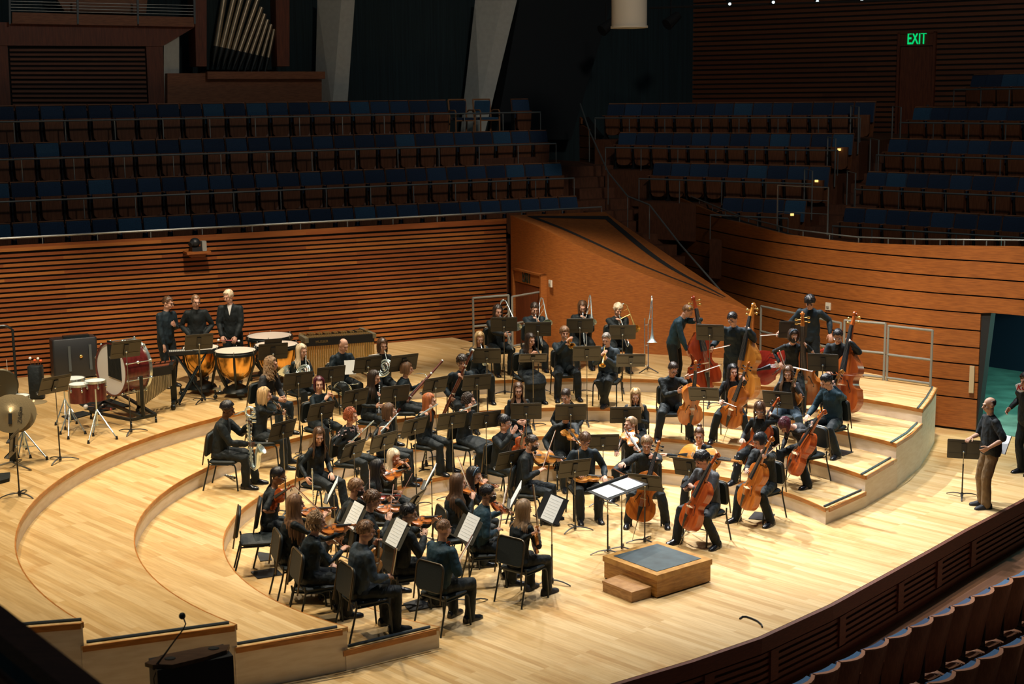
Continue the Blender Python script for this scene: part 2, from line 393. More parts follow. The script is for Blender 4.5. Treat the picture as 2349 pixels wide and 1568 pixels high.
# ---- curved parapet wall on the right and its dark door opening
pw = arcsmooth([(16, 21.5), (12.5, 23.4), (10.6, 24.95), (9.4, 25.95), (8.82, 26.42), (8.1, 26.95), (7.3, 27.75), (6.4, 28.95), (5.62, 30.4), (5.02, 32.0), (4.62, 33.5), (4.15, 35.0), (3.45, 37.0), (2.65, 39.6), (1.95, 42)], 4)
ppx = [(1250, 165), (1320, 255), (1360, 310), (1450, 385), (1560, 455), (1680, 505), (1800, 537), (1950, 556), (2100, 562), (2349, 565), (2900, 548)]
pt = [topz(ppx, p) for p in pw]
wn = []
for i, p in enumerate(pw):
    t = (pw[min(i+1, len(pw)-1)]-pw[max(i-1, 0)]).normalized(); wn.append(V((t.y, -t.x)))   # away from the stage side
sgn = 1 if wn[20].dot(V((1, .5))) > 0 else -1
wn = [n*sgn for n in wn]
m_bowl = wood('parapet_panel', [(.23, .072, .016), (.30, .098, .02)], .42, grain=(2, 2, 22), gs=2.2)
b = MB(); b.mi = 1
i_open = [i for i, p in enumerate(pw) if p.x > 8.82]; io = max(i_open)
zdoor = onplane((2260, 717), (8.9, 26.3, 0), (.66, .75, 0)).z
def seg(i, z0, z1, o0, o1):
    pass
rows = []
for i, p in enumerate(pw):
    zb = zdoor if i < io+1 else 0.
    rows.append([V((p.x+wn[i].x*.05, p.y+wn[i].y*.05, zb)), V((p.x+wn[i].x*.05, p.y+wn[i].y*.05, pt[i]-.03)), V((p.x+wn[i].x*.3, p.y+wn[i].y*.3, pt[i]-.03)), V((p.x+wn[i].x*.3, p.y+wn[i].y*.3, zb))])
b.rings(rows[:io+1]); b.rings(rows[io:])
b.mi = 0
zz = [0.02]+[pt[12]-.005-.33*k for k in range(9, -1, -1)]+[pt[12]+.33*k for k in range(1, 12)]
for za, zb in zip(zz, zz[1:]):
    cur = []
    for i, p in enumerate(pw):
        lo = max(za+.028, zdoor if i < io+1 else 0); hi = min(zb, pt[i])
        if hi-lo > .03: cur.append((i, lo, hi))
        else:
            if len(cur) > 1: b.rings([[V((pw[k].x, pw[k].y, l)), V((pw[k].x, pw[k].y, h_)), V((pw[k].x+wn[k].x*.06, pw[k].y+wn[k].y*.06, h_)), V((pw[k].x+wn[k].x*.06, pw[k].y+wn[k].y*.06, l))] for k, l, h_ in cur])
            cur = []
    if len(cur) > 1: b.rings([[V((pw[k].x, pw[k].y, l)), V((pw[k].x, pw[k].y, h_)), V((pw[k].x+wn[k].x*.06, pw[k].y+wn[k].y*.06, h_)), V((pw[k].x+wn[k].x*.06, pw[k].y+wn[k].y*.06, l))] for k, l, h_ in cur])
struct('wall_right', b, [m_bowl, m_dark], ang=30, smooth=True)
# door leaf pull on the open panel edge
b = MB(); q = onplane((2232, 862), (8.5, 26.65, 0), (.62, .78, 0)); b.bar((q.x-.03, q.y-.03, q.z-.32), (q.x-.03, q.y-.03, q.z+.20), .09, .03, (.62, .78, 0))
thing('door_pull', 'pale vertical pull plate on the wood wall beside the dark doorway', 'door pull', me=b.mesh('door_pull', mat('pull_plate', (.45, .36, .22), .5)))
# corridor beyond the opening
m_cfl = mat('corridor_concrete', (.16, .36, .30), .35, nscale=2.2, namt=.35)
b = MB(); b.prism([(8.86, 26.42), (16.2, 21.4), (22, 30), (11.3, 33.4), (8.9, 33.4)], -.001, .012); struct('floor_corridor', b, m_cfl)
b = MB(); cwall = [(10.6, 33.6), (11.1, 33.1), (12.6, 31.35), (17, 26.5), (22, 21)]
for (a0, a1), (c0, c1) in zip(cwall, cwall[1:]): b.bar((a0, a1, 1.6), (c0, c1, 1.6), .1, 3.2)
struct('wall_corridor', b, mat('navy_wall', (.012, .022, .05), .6))
b = MB(); b.prism([(8.9, 26.6), (16.2, 21.6), (22, 30), (11.3, 33.6), (8.9, 33.6)], 2.75, 2.85); struct('ceiling_corridor', b, m_dark)
b = MB(); b.bar((8.86, 26.5, 1.4), (9.2, 33.5, 1.4), .08, 2.8); struct('wall_corridor_side', b, mat('navy_wall', (.012, .022, .05), .6))
# ---- terraces behind the stage: platforms, rails, stairs
ROWS = [dict(off=1.25, z=3.06, rail=(.06, 3.80), x1=1314), dict(off=2.35, z=3.83, rail=(1.72, 4.40), x1=1278), dict(off=3.45, z=4.62, rail=(2.82, 5.22), x1=1246), dict(off=4.55, z=5.42, rail=(3.92, 6.0), x1=1017)]
m_step = wood('step_wood', [(.11, .04, .018), (.15, .055, .024)], .55, grain=(2, 14, 2), gs=3)
def s_at(px, py, off):
    p = onplane((px, py), (*onwall(0, off), 0), (wl_N.x, wl_N.y, 0)); return (V((p.x, p.y))-wl_A).dot(wl_D), p.z
for k, r in enumerate(ROWS):
    b = MB(); o0 = r['off']-.72 if k else .14; s1 = s_at(r['x1'], 400, r['off'])[0]+.35; r['s1'] = s1-.35
    ring = [onwall(-6, o0), onwall(s1, o0), onwall(s1, 6.6), onwall(-6, 6.6)]
    b.prism([tuple(p) for p in ring], (ROWS[k-1]['z'] if k else 2.0)-.1, r['z']); struct('terrace_platform', b, m_step)
    b = MB(); st = MB()
    for j in range(3):
        e = s1+.02; z = (ROWS[k-1]['z'] if k else 2.3)+(r['z']-(ROWS[k-1]['z'] if k else 2.3))*(j+1)/3; oo = o0-.9+(j+1)*.36
        ringp = [onwall(e, oo), onwall(e+1.75, oo-.1), onwall(e+1.75, 6.6), onwall(e, 6.6)]
        st.prism([tuple(p) for p in ringp], z-.26, z)
    struct('terrace_stairs', st, m_step)
def railing(name, label, pts, z, zf, step=1.06, r=.022, mids=()):
    """pts: 2D polyline; top rail at z, posts down to zf"""
    o = thing(name, label, 'railing'); b = MB(); b.tube([V((p[0], p[1], z)) for p in pts], r, 6); part('top_rail', b, m_rail, o)
    for mz in mids:
        b = MB(); b.tube([V((p[0], p[1], mz)) for p in pts], .009, 5); part('lower_rail', b, m_rail, o)
    d = 0; cur = [V(p) for p in pts]; tot = sum((c-a).length for a, c in zip(cur, cur[1:])); n = max(1, round(tot/step)); pm = None
    for i in range(n+1):
        p, t = along(cur, min(tot-.001, tot*i/n)); pb = MB(); pb.tube([V((p.x, p.y, zf)), V((p.x, p.y, z))], .014, 5); part('post', pb, m_rail, o)
    return o
ordw = ['front', 'second', 'third', 'top']
for k, r in enumerate(ROWS):
    ro, rz = r['rail']; e = {0: 1380, 1: 1317, 2: 1276, 3: 1241}[k]; s1 = s_at(e, 400, ro)[0]
    railing('handrail', 'thin steel handrail running along the '+['stage wall top before the front', 'riser before the second', 'riser before the third', 'riser before the top'][k]+' row of terrace seats', [onwall(-4.5, ro), onwall(s1, ro)], rz, r['z'] if k else ZW, mids=() if k else ())
# ---- wall and organ side above the terrace
OFF = 6.3
P0 = V((*onwall(0, OFF), 0)); N3 = V((wl_N.x, wl_N.y, 0))
def slab(b, poly, d0=0., d1=.3, P0_=None, N_=None):
    P_ = P0_ or P0; n3 = N_ or N3; pts = [onplane(q, P_+n3*d0, n3) for q in poly]; k = len(pts)
    back = [p+n3*(d1-d0) for p in pts]
    b.add(pts+back, [tuple(range(k)), tuple(range(2*k-1, k-1, -1))]+[(i, i+k, (i+1) % k+k, (i+1) % k) for i in range(k)])
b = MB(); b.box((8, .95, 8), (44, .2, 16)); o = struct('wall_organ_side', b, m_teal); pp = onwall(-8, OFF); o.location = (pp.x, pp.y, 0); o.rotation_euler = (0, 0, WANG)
for nm, lab, light, grey in (('trim_1', 'x', [(783, 0), (814, 0), (796, 250), (762, 250)], [(728, 0), (785, 0), (764, 250), (722, 250)]), ('trim_2', 'x', [(1153, 0), (1186, 0), (1128, 240), (1108, 320), (1085, 320), (1100, 240)], [(1090, 0), (1155, 0), (1102, 240), (1088, 320), (1055, 320), (1063, 240)])):
    b = MB(); slab(b, light, -.30, .3)
    k = len(grey)//2; rp = [onplane(q, P0+N3*-.30, N3) for q in light]; gl = [onplane(q, P0+N3*.35, N3) for q in grey]
    if len(grey) == 4: b.add([gl[0], rp[0], rp[3], gl[3]], [(0, 1, 2, 3)])
    else: b.add([gl[0], rp[0], rp[5], rp[4], gl[4], gl[5]], [(0, 1, 2, 5), (5, 2, 3, 4)])
    struct(nm, b, m_conc)
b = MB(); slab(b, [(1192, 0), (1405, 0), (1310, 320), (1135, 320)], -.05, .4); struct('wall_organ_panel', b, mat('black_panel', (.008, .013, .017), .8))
b = MB(); slab(b, [(376, 84), (411, 60), (411, 170), (411, 250), (376, 250)], -.3, .2); struct('trim_3', b, m_conc)
# slatted panel under the choir balcony
b = MB(); slab(b, [(15, 105), (335, 105), (342, 260), (25, 260)], -.2, .3); sl = MB()
for i in range(14):
    y = 112+i*10.5; slab(sl, [(22+i*.6, y), (332+i*.5, y), (332+i*.5, y+5.5), (22+i*.6, y+5.5)], -.26, -.2)
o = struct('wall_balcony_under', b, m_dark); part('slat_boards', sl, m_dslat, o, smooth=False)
b = MB(); slab(b, [(-20, 52), (440, 62), (372, 105), (345, 105), (345, 250), (378, 250), (378, 100), (-20, 100)], -.3, .1)
b = MB(); slab(b, [(-40, 50), (447, 62), (373, 106), (-40, 104)], -.35, .3); slab(b, [(335, 104), (374, 104), (378, 250), (342, 250)], -.32, .2); slab(b, [(-30, 100), (17, 104), (26, 260), (-30, 260)], -.32, .2)
struct('trim_4', b, m_dwood)
bf = thing('choir_balcony', 'small balcony with orange wood front panels in the top corner', 'balcony')
for x0, x1 in ((28, 177), (180, 315), (318, 446)):
    b = MB(); slab(b, [(x0, 28+(x0-28)*.028), (x1, 28+(x1-28)*.028), (x1, 54+(x1-28)*.018), (x0, 54+(x0-28)*.018)], -.5, -.38); part('front_panel', b, m_mwood, bf, smooth=False)
b = MB()
for i in range(4): slab(b, [(25, 2+i*7), (446, 12+i*7), (446, 13.2+i*7), (25, 3.2+i*7)], -.5, -.48)
part('wire_rail', b, m_rail, bf, smooth=False)
for x in (22, 178, 316, 446):
    b = MB(); slab(b, [(x-2.5, -10), (x+2.5, -10), (x+3, 55), (x-1, 55)], -.52, -.47); part('post', b, m_alu, bf, smooth=False)
b = MB(); slab(b, [(120, -20), (340, -20), (335, 32), (150, 28)], .0, .3); part('back_cabinet', b, m_mwood, bf, smooth=False)
# pipe organ
org = thing('pipe_organ', 'pipe organ case with slanted pale metal pipes above the terrace seats', 'organ')
b = MB(); slab(b, [(384, 168), (478, 168), (478, 182), (738, 182), (738, 250), (384, 250)], -.55, .3); part('console_base', b, m_mwood, org, smooth=False)
b = MB(); slab(b, [(476, 164), (746, 164), (746, 181), (476, 181)], -.75, .2); part('ledge', b, m_mwood, org, smooth=False)
for i, (x0, x1) in enumerate(((446, 474), (632, 664))):
    b = MB(); slab(b, [(x0, -30), (x1, -30), (x1, 152), (x0+4, 152)], -.5, .2); part('case_panel', b, m_dwood, org, smooth=False)
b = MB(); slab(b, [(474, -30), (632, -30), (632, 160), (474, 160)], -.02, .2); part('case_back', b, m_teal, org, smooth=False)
m_pipe = mat('organ_pipe', (.62, .50, .33), .32, .75)
for i in range(10):
    t = i/9; xb = 496+t*119; yb = 106+t*26; xt, yt = ((520, -40), (545, -40), (563, -40), (580, -30), (593, -8), (600, 17), (607, 32), (614, 45), (622, 56), (629, 67))[i]
    a = onplane((xb, yb), P0+N3*-.32, N3); c = onplane((xt, yt), P0+N3*-.32, N3); d = (c-a).normalized(); w = .075-.03*t
    b = MB(); b.tube([a-d*.0, c], w, 10); p = part('pipe', b, m_pipe, org)
    b = MB(); b.tube([a-d*.5, a-d*.12, a], [.02, w*.9, w], 10); part('pipe_foot', b, mat('pipe_foot', (.05, .06, .06), .4, .6), p)
# ---- far wall on the right, with its doors
fw0, fw1 = V((1.2, 46.2)), V((17.5, 35.8)); fd = (fw1-fw0).normalized(); fn = V((fd.y, -fd.x)); 
b = MB(); Lf = (fw1-fw0).length; b.mi = 1; b.box((Lf/2, .1, 7), (Lf, .12, 14)); b.mi = 0
z = 4.2
while z < 11.5: b.box((Lf/2, .02, z+.045), (Lf, .04, .09)); z += .14
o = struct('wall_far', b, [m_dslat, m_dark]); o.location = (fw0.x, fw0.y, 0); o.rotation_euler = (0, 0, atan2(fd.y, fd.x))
fn3 = V((fn.x, fn.y, 0)); fw3 = V((fw0.x, fw0.y, 0))
for nm, x0, x1, ytop, ymid, lit in (('door_2', 2062, 2150, 75, 108, True), ('door_3', 1362, 1434, 90, 120, False)):
    l3, r3 = onplane((x0, ytop), fw3, fn3), onplane((x1, ytop), fw3, fn3); zm2 = onplane((x0, ymid), fw3, fn3).z
    doorset(nm, l3+fn3*.03, V((fd.x, fd.y, 0)), fn3, (V((r3.x, r3.y))-V((l3.x, l3.y))).length, 4.6, l3.z, zm2, m_dwood, m_dwood if lit else m_dark, .36 if lit else 0, m_exitgreen, lit)
# ---- terrace floor under the right-hand seats (seats themselves come later)
RB = [('L1', (1672, 452), 33.2, (1822, 461), 32.2), ('L2', (1508, 371), 35.5, (1877, 385), 32.8), ('L3', (1428, 300), 37, (1932, 312), 33.6), ('L4', (1403, 233), 38.4, (1982, 240), 34.4),
      ('R1', (1958, 468), 31.6, (2420, 512), 28.4), ('R2', (2008, 391), 32.7, (2420, 414), 29.6), ('R3', (2058, 317), 33.9, (2420, 327), 30.9), ('R4', (2113, 243), 35.1, (2420, 249), 32.2), ('R5', (2243, 169), 35.9, (2420, 169), 33.6)]
RBW = {}
for nm, q0, y0, q1, y1 in RB:
    a, c = ony(*q0, y0), ony(*q1, y1); RBW[nm] = (a, c); t = (c-a).normalized(); n = V((-t.y, t.x, 0)).normalized()
    zf = (a.z+c.z)/2-.92; e0, e1 = a-t*.15-n*.62, c+t*.15-n*.62; b = MB()
    b.prism([(e0.x, e0.y), (e1.x, e1.y), ((e1+n*9).x, (e1+n*9).y), ((e0+n*9).x, (e0+n*9).y)], zf-.9, zf); struct('terrace_platform', b, m_step)
    if nm[0] == 'L' or nm in ('R1', 'R2', 'R3', 'R4', 'R5'):
        k = int(nm[1]); z = zf+.56
        f0, f1 = e0+n*.02, e1+n*.02
        railing('handrail', 'dark handrail before the %s seat row %s' % (['lowest', 'second', 'third', 'fourth', 'highest'][k-1], 'left of the aisle stairs' if nm[0] == 'L' else 'right of the aisle stairs'), [(f0.x, f0.y), (f1.x, f1.y)], z, zf-.02)
# aisle stairs between the two blocks
b = MB()
ax0 = ony(1880, 560, 31.0); ax1 = ony(2010, 250, 35.5)
for i in range(11):
    t = i/10; p = lerp(ax0, ax1, t); z = 3.0+i*.215; d = V((1, -.55, 0)).normalized()*.75; n = V((.55, 1, 0)).normalized()
    b.prism([((p-d).x, (p-d).y), ((p+d).x, (p+d).y), ((p+d+n*6).x, (p+d+n*6).y), ((p-d+n*6).x, (p-d+n*6).y)], z-.3, z)
struct('aisle_stairs', b, m_step)
# parapet rails on the right
def prail(i0, i1): return [(pw[i].x+wn[i].x*.15, pw[i].y+wn[i].y*.15) for i in range(i0, i1)]
o = thing('parapet_rail', 'low steel rail following the top of the curved orange wall', 'railing'); b = MB()
b.tube([V((pw[i].x+wn[i].x*.15, pw[i].y+wn[i].y*.15, pt[i]+.10)) for i in range(6, 50)], .016, 6); part('top_rail', b, m_rail, o)
for i in range(6, 50, 2):
    b = MB(); p = V((pw[i].x+wn[i].x*.15, pw[i].y+wn[i].y*.15, pt[i]-.03)); b.tube([p, p+V((0, 0, .13))], .012, 5); part('post', b, m_rail, o)
# gate-like hoop rails at the aisle ends, and step lights
for i, (lab, pts) in enumerate((('lowest', ((1085, 948), (1085, 1085), (1345, 960), (1345, 1200))),)):
    a, c = ony(1300+1085/2.239, 425, 30.6), ony(1300+1345/2.239, 430, 29.9)
    o = thing('aisle_gate', 'steel gate frame standing at the foot of the dark aisle stairs', 'gate'); b = MB()
    b.tube([a-V((0, 0, .95)), a, c, c-V((0, 0, 1.0))], .02, 6); part('gate_frame', b, m_rail, o); b = MB()
    for k in (.28, .56): b.tube([a-V((0, 0, k)), c-V((0, 0, k))], .01, 5)
    part('cross_bar', b, m_rail, o)
for i, (x, y, d) in enumerate(((1952, 242, 34.2), (1899, 314, 33.4), (1846, 387, 32.6), (2048, 243, 35.2), (1997, 317, 34), (1944, 392, 32.8))):
    a = ony(x, y, d); b = MB(); q = V((.09, -.42, -.03)); b.tube([a-V((0, 0, .95)), a, a+q, a+q-V((0, 0, 1.1))], .018, 6)
    thing('aisle_handrail', 'short hoop handrail of dark steel at the %s aisle step, %s side' % (['top', 'middle', 'low'][i % 3], 'left' if i < 3 else 'right'), 'handrail', me=b.mesh('aisle_handrail', m_rail))
m_glow = mat('step_light_glow', (.9, .7, .25), .5, emit=(1, .72, .22, 1.1))
for i, (x, y, d) in enumerate(((1977, 271, 34.3), (1925, 343, 33.4), (1873, 415, 32.6), (1817, 492, 31.4))):
    a = ony(x, y, d); b = MB(); b.box(a, (.07, .05, .05)); thing('step_light', 'small yellow step light at the end of the %s seat row by the aisle' % ['fourth', 'third', 'second', 'lowest'][i], 'light', me=b.mesh('step_light', m_glow))
# dark ramp stair wall in the gap between wedge and curved wall
b = MB(); b.prism([tuple(p.xy) for p in bk[:-2]]+[(4.6, 31.5), (4.2, 33), (3.4, 35.5), (2.4, 38.0)], 0, 1.2); struct('floor_ramp', b, m_step)
st = MB()
for i in range(12):
    t = i/11; a = lerp(V((4.2, 31.2)), V((1.5, 38.5)), t); z = 1.3+i*.22; d = V((.9, .3)).normalized()*.8; n = V((-.35, .93)).normalized()
    st.prism([tuple(a-d), tuple(a+d), tuple(a+d+n*.8), tuple(a-d+n*.8)], 0, z)
struct('ramp_stairs', st, m_step)
o = thing('stair_handrail', 'long steel handrail descending between the ramp wedge and curved wall', 'handrail'); b = MB()
pts = [ony(1331, 238, 38.5), ony(1352, 300, 37.2), ony(1395, 395, 35.6), ony(1440, 450, 34.2), ony(1490, 470, 33.5), ony(1560, 560, 32.2), ony(1665, 680, 30.4)]
b.tube(pts, .02, 6); part('top_rail', b, m_rail, o)
for p in pts[1:5]:
    b = MB(); b.tube([p, p-V((0, 0, .8))], .014, 5); part('post', b, m_rail, o)
# hanging white reflector cylinder and a lighting bar with small lamps
c = ony(1443.5, 62, 30); o = thing('hanging_cylinder', 'white cylinder hanging at the top edge before the dark far wall', 'hanging fixture')
b = MB(); b.lathe([(.365, 0), (.365, 2.2)], c, (0, 0, 1), 28, cap=False); b.lathe([(.35, 2.2), (.35, 0)], c, (0, 0, 1), 28, cap=False); part('shell', b, mat('white_shell', (.6, .58, .5), .6), o)
b = MB(); b.lathe([(.385, -.02), (.385, .02), (.34, .02), (.34, -.02), (.385, -.02)], c, n=28, cap=False); part('rim', b, mat('white_shell', (.6, .58, .5), .6), o)
o = thing('lighting_bar', 'dark pipe with small lit lamps along the top of the far wall', 'lighting bar'); b = MB()
a, c = ony(1490, 18, 36), ony(2349, -8, 32); b.tube([a, c], .03, 6); part('pipe', b, m_dark, o)
for x, y in ((1674, 9), (1774, 5), (1875, 3), (1977, -1)):
    p = ony(x, y, 34.3); b = MB(); b.tube([p+V((0, .2, .1)), p], [.07, .05], 8); l = part('lamp', b, m_dark, o); b = MB(); b.ell(p, .035); part('lamp_lens', b, mat('lamp_lens', (1, 1, 1), .3, emit=(.8, .95, 1, 1.5)), l)
for x, y in ((1539, 48), (1390, 62)):
    p = ony(x, y, 38); b = MB(); b.tube([p+V((.2, .1, .15)), p-V((.12, .1, .1))], [.11, .16], 10); b.tube([p, p+V((0, 0, .6))], .02, 5); part('spot_lamp', b, m_dark, o)
# wall plates
def plate(px, P_, n3, sz, name, lab, m=None, extra=None):
    c = onplane(px, P_, n3); r = V((0, 0, 1)).cross(n3).normalized(); rot = M(((r.x, n3.x, 0), (r.y, n3.y, 0), (0, 0, 1))); b = MB(); b.box(c-n3*.015, (sz[0], .03, sz[1]), rot)
    o = thing(name, lab, 'wall plate', me=b.mesh(name, m or mat('ivory_plate', (.62, .58, .48), .5), False))
    b = MB(); b.box(c-n3*.035-V((0, 0, sz[1]*.12)), (sz[0]*.55, .02, sz[1]*.3), rot); part(extra or 'button', b, mat('grey_button', (.25, .22, .18), .5), o, smooth=False)
wn3 = V((scurve[12].y-scurve[10].y, -(scurve[12].x-scurve[10].x), 0)).normalized()
plate((1264, 650), (*scurve[9], 0), V((dn.x, dn.y, 0))*-1, (.13, .15), 'wall_switch', 'white switch box on the orange wall beside the EXIT door')
plate((1901, 702), (6.2, 29.25, 0), V((.83, .56, 0)).normalized(), (.13, .15), 'wall_speaker_plate', 'small square plate on the curved wall behind the tallest bass player', None, 'grille')
# projector/camera on a small wooden shelf on the slatted wall
w3 = V((wl_A.x, wl_A.y, 0)); 
c = onplane((452, 578), w3-N3*.2, N3)
o = thing('wall_shelf', 'small wooden shelf fixed to the slatted stage wall', 'shelf'); b = MB(); rw = M.Rotation(WANG, 3, 'Z'); b.box(c, (.5, .34, .05), rw)
part('shelf_board', b, m_orange, o, smooth=False); b = MB(); b.box(c-V((0, 0, .06)), (.3, .2, .07), rw); part('bracket', b, m_orange, o, smooth=False)
o = thing('robotic_camera', 'dark remote camera sitting on the small shelf of the slatted wall', 'camera'); bl = mat('black_plastic', (.012, .014, .016), .45)
b = MB(); b.box(c+V((0, 0, .065)), (.24, .2, .08), rw); part('base', b, bl, o); b = MB(); b.ell(c+V((-.03, -.02, .20)), (.11, .11, .1)); part('camera_head', b, bl, o)
b = MB(); b.tube([c+V((-.05, -.08, .2)), c+V((-.10, -.16, .17))], [.05, .055], 10); part('lens', b, m_dark, o); b = MB(); b.box(c+V((.14, 0, .13)), (.09, .16, .2), rw); part('side_arm', b, mat('grey_box', (.3, .3, .27), .5), o)
# ================================================================ AUDITORIUM SEATS
m_seatw = wood('seat_wood', [(.15, .055, .024), (.21, .08, .034)], .45, grain=(14, 14, 1), gs=3)
m_edgew = mat('seat_edge_wood', (.30, .13, .06), .45)
blues = [mat('seat_blue_%d' % i, c, .85, nscale=40, namt=.2, sheen=.3) for i, c in enumerate(((.010, .030, .075), (.016, .05, .115), (.022, .085, .17)))]
def seat_kind(key, blue, bu=.035):
    b = MB(); tilt = R(-12); pts = []
    # backrest: cushion with rounded top, gently curved across its width
    rows = []
    for z, y in ((.44, .0), (.6, -.03), (.76, -.06), (.88, -.09), (.905, -.10)):
        k = .97 if z < .9 else .93
        rows.append([V((.245*k*x, y+.045-bu*.25*(1-x*x), z)) for x in (-1, -.6, -.2, .2, .6, 1)]+[V((.245*k*x, y-.03-bu*(1-x*x), z)) for x in (1, .6, .2, -.2, -.6, -1)])
    b.rings(rows); back = b.mesh('backrest', blue)
    b = MB(); rows = []
    for z, y in ((.10, .03), (.44, -.03), (.76, -.095), (.912, -.128), (.925, -.131)):
        rows.append([V((.25*x, y-bu*(1-x*x)+.0, z)) for x in (-1, -.6, -.2, .2, .6, 1)]+[V((.25*x, y-bu*(1-x*x)-.022, z)) for x in (1, .6, .2, -.2, -.6, -1)])
    b.rings(rows); shell = b.mesh('back_shell', m_seatw)
    b = MB(); b.rings([[V((.252*x, -.131-bu*(1-x*x)+.028, z)) for x in (-1, -.6, -.2, .2, .6, 1)]+[V((.252*x, -.131-bu*(1-x*x)-.026, z)) for x in (1, .6, .2, -.2, -.6, -1)] for z in (.915, .935)]); trim = b.mesh('top_edge', m_edgew)
    # tipped-up seat pan, its wooden underside to the front
    b = MB(); pl = [(-.205, .56), (-.215, .62), (.215, .62), (.205, .56), (.195, .18), (.15, .125), (.06, .10), (-.06, .10), (-.15, .125), (-.195, .18)]
    n = len(pl); b.add([V((x, .15+.05*(z-.1), z)) for x, z in pl]+[V((x*.97, .06+.05*(z-.1), z)) for x, z in pl], [tuple(range(n)), tuple(range(2*n-1, n-1, -1))]+[(i, i+n, (i+1) % n+n, (i+1) % n) for i in range(n)])
    pan = b.mesh('seat_pan', m_seatw, False)
    b = MB(); b.box((.262, .03, .3), (.034, .16, .6)); b.box((.262, .04, .02), (.06, .26, .04)); st = b.mesh('standard', m_dark, False)
    b = MB(); b.rbox((.262, .06, .61), (.05, .30, .022), .02); arm = b.mesh('armrest', m_edgew)
    CH[key] = ('theater_seat', None, [('backrest', back, None, []), ('back_shell', shell, None, [('top_edge', trim, None)]), ('seat_pan', pan, None, []), ('standard', st, None, [('armrest', arm, None)])])
for i in range(3): seat_kind('seat%d' % i, blues[i]); seat_kind('stall%d' % i, blues[i], .095)
ORD = 'first second third fourth fifth sixth seventh eighth ninth tenth eleventh twelfth thirteenth fourteenth fifteenth sixteenth seventeenth eighteenth nineteenth twentieth'.split()
ORD += ['twenty-'+w for w in ORD[:9]]+['thirtieth']+['thirty-'+w for w in ORD[:9]]
random.seed(11)
def seat_at(p, yaw, label, group, key=None, sc_=1.):
    o = dup(key or 'seat%d' % random.choice((0, 0, 0, 1, 1, 2)), label, 'seat', group); o.location = p; o.rotation_euler = (0, 0, yaw); o.scale = (sc_,)*3; return o
# rows behind the stage (facing the stage): counted from the stairs on their right
for k, r in enumerate(ROWS):
    s1 = r['s1']-.1; n = 0
    while True:
        s = s1-.53*n; p = onwall(s, r['off'])
        if p.x/p.y < -.372: break
        seat_at((p.x, p.y, r['z']), WANG+pi, 'blue tip-up seat, %s terrace row behind the stage, %s from the %s' % (ordw[k], ORD[n], 'stairs' if k < 3 else 'loose armchairs'), 'terrace seats behind the stage'); n += 1
s = s_at(1196, 240, 4.55)[0]; p = onwall(s, 4.55); seat_at((p.x, p.y, 5.42), WANG+pi, 'single blue tip-up seat alone at the stair end of the top terrace row', 'terrace seats behind the stage', 'seat1')
def armchair(px, lab, blue):
    s = s_at(px, 260, 4.5)[0]; p = onwall(s, 4.35); o = thing('loose_armchair', lab, 'chair', (p.x, p.y, 5.42), WANG+pi)
    wf = mat('chair_frame_wood', (.36, .17, .07), .45)
    b = MB(); b.rbox((0, .05, .44), (.48, .48, .07), .04); part('seat', b, blue, o); b = MB(); b.rbox((0, -.2, .72), (.44, .36, .05), .03, M.Rotation(R(80), 3, 'X')); part('backrest', b, blue, o)
    b = MB()
    for x in (-.24, .24): b.tube([(x, -.17, .4), (x, -.25, .93)], .022, 6)
    b.tube([(-.24, -.25, .93), (.24, -.25, .93)], .022, 6); part('back_frame', b, wf, o)
    for x in (-.27, .27):
        b = MB(); b.tube([(x, .27, .0), (x, .27, .62), (x, .22, .66), (x, -.1, .66), (x, -.2, .62)], .02, 6); part('armrest', b, wf, o)
        b = MB(); b.tube([(x*.92, -.24, 0), (x*.9, -.17, .42)], .02, 6); part('leg', b, wf, o)
    b = MB(); b.tube([(-.27, .27, .4), (.27, .27, .4)], .018, 6); part('front_rail', b, wf, o)
armchair(1052, 'loose wooden armchair with dark blue seat, nearer the fixed top terrace row', blues[0])
armchair(1108, 'loose wooden armchair with brighter blue seat, beside the single terrace seat', blues[2])
rn = {'1': 'lowest', '2': 'second', '3': 'third', '4': 'fourth', '5': 'highest'}
for nm, (a, c) in RBW.items():
    t = (c-a); L2_ = V((t.x, t.y)).length; t2 = V((t.x, t.y)).normalized(); yaw = atan2(t2.y, t2.x)+pi; n = int(L2_/.53)+1
    for i in range(n):
        f = i if nm[0] == 'R' else n-1-i; p = (V((a.x, a.y))+t2*(.53*f)) if nm[0] == 'R' else (V((c.x, c.y))-t2*(.53*i)); z = (a.z+c.z)/2-.92
        if p.x/p.y > .375: break
        seat_at((p.x, p.y, z), yaw, 'blue tip-up seat, %s row %s of the aisle stairs, %s from the aisle' % (rn[nm[1]], 'left' if nm[0] == 'L' else 'right', ORD[i]), 'terrace seats beside the aisle')
# front stalls seen from behind
SZ = -.8
for r_, (q0, q1, n0, n1) in enumerate((((1784, 1564), (2342, 1296), -2, 13), ((2109.5, 1554), (2327.5, 1449), -2, 6))):
    a, c = onz(*q0, SZ+.9), onz(*q1, SZ+.9); N_ = 11 if r_ == 0 else 4; t = (c-a)/N_; yaw = atan2(t.y, t.x)
    for i in range(n0, n1):
        p = a+t*(i+.5); k_ = (N_-i) if r_ == 0 else N_-i
        seat_at((p.x, p.y, SZ), yaw, 'stalls seat with dark wooden back, %s row from the stage, %s from the frame edge' % ('first' if r_ == 0 else 'second', ORD[n1-1-i]), 'stalls seats below the stage', 'stall%d' % random.choice((1, 2, 2)), .94)
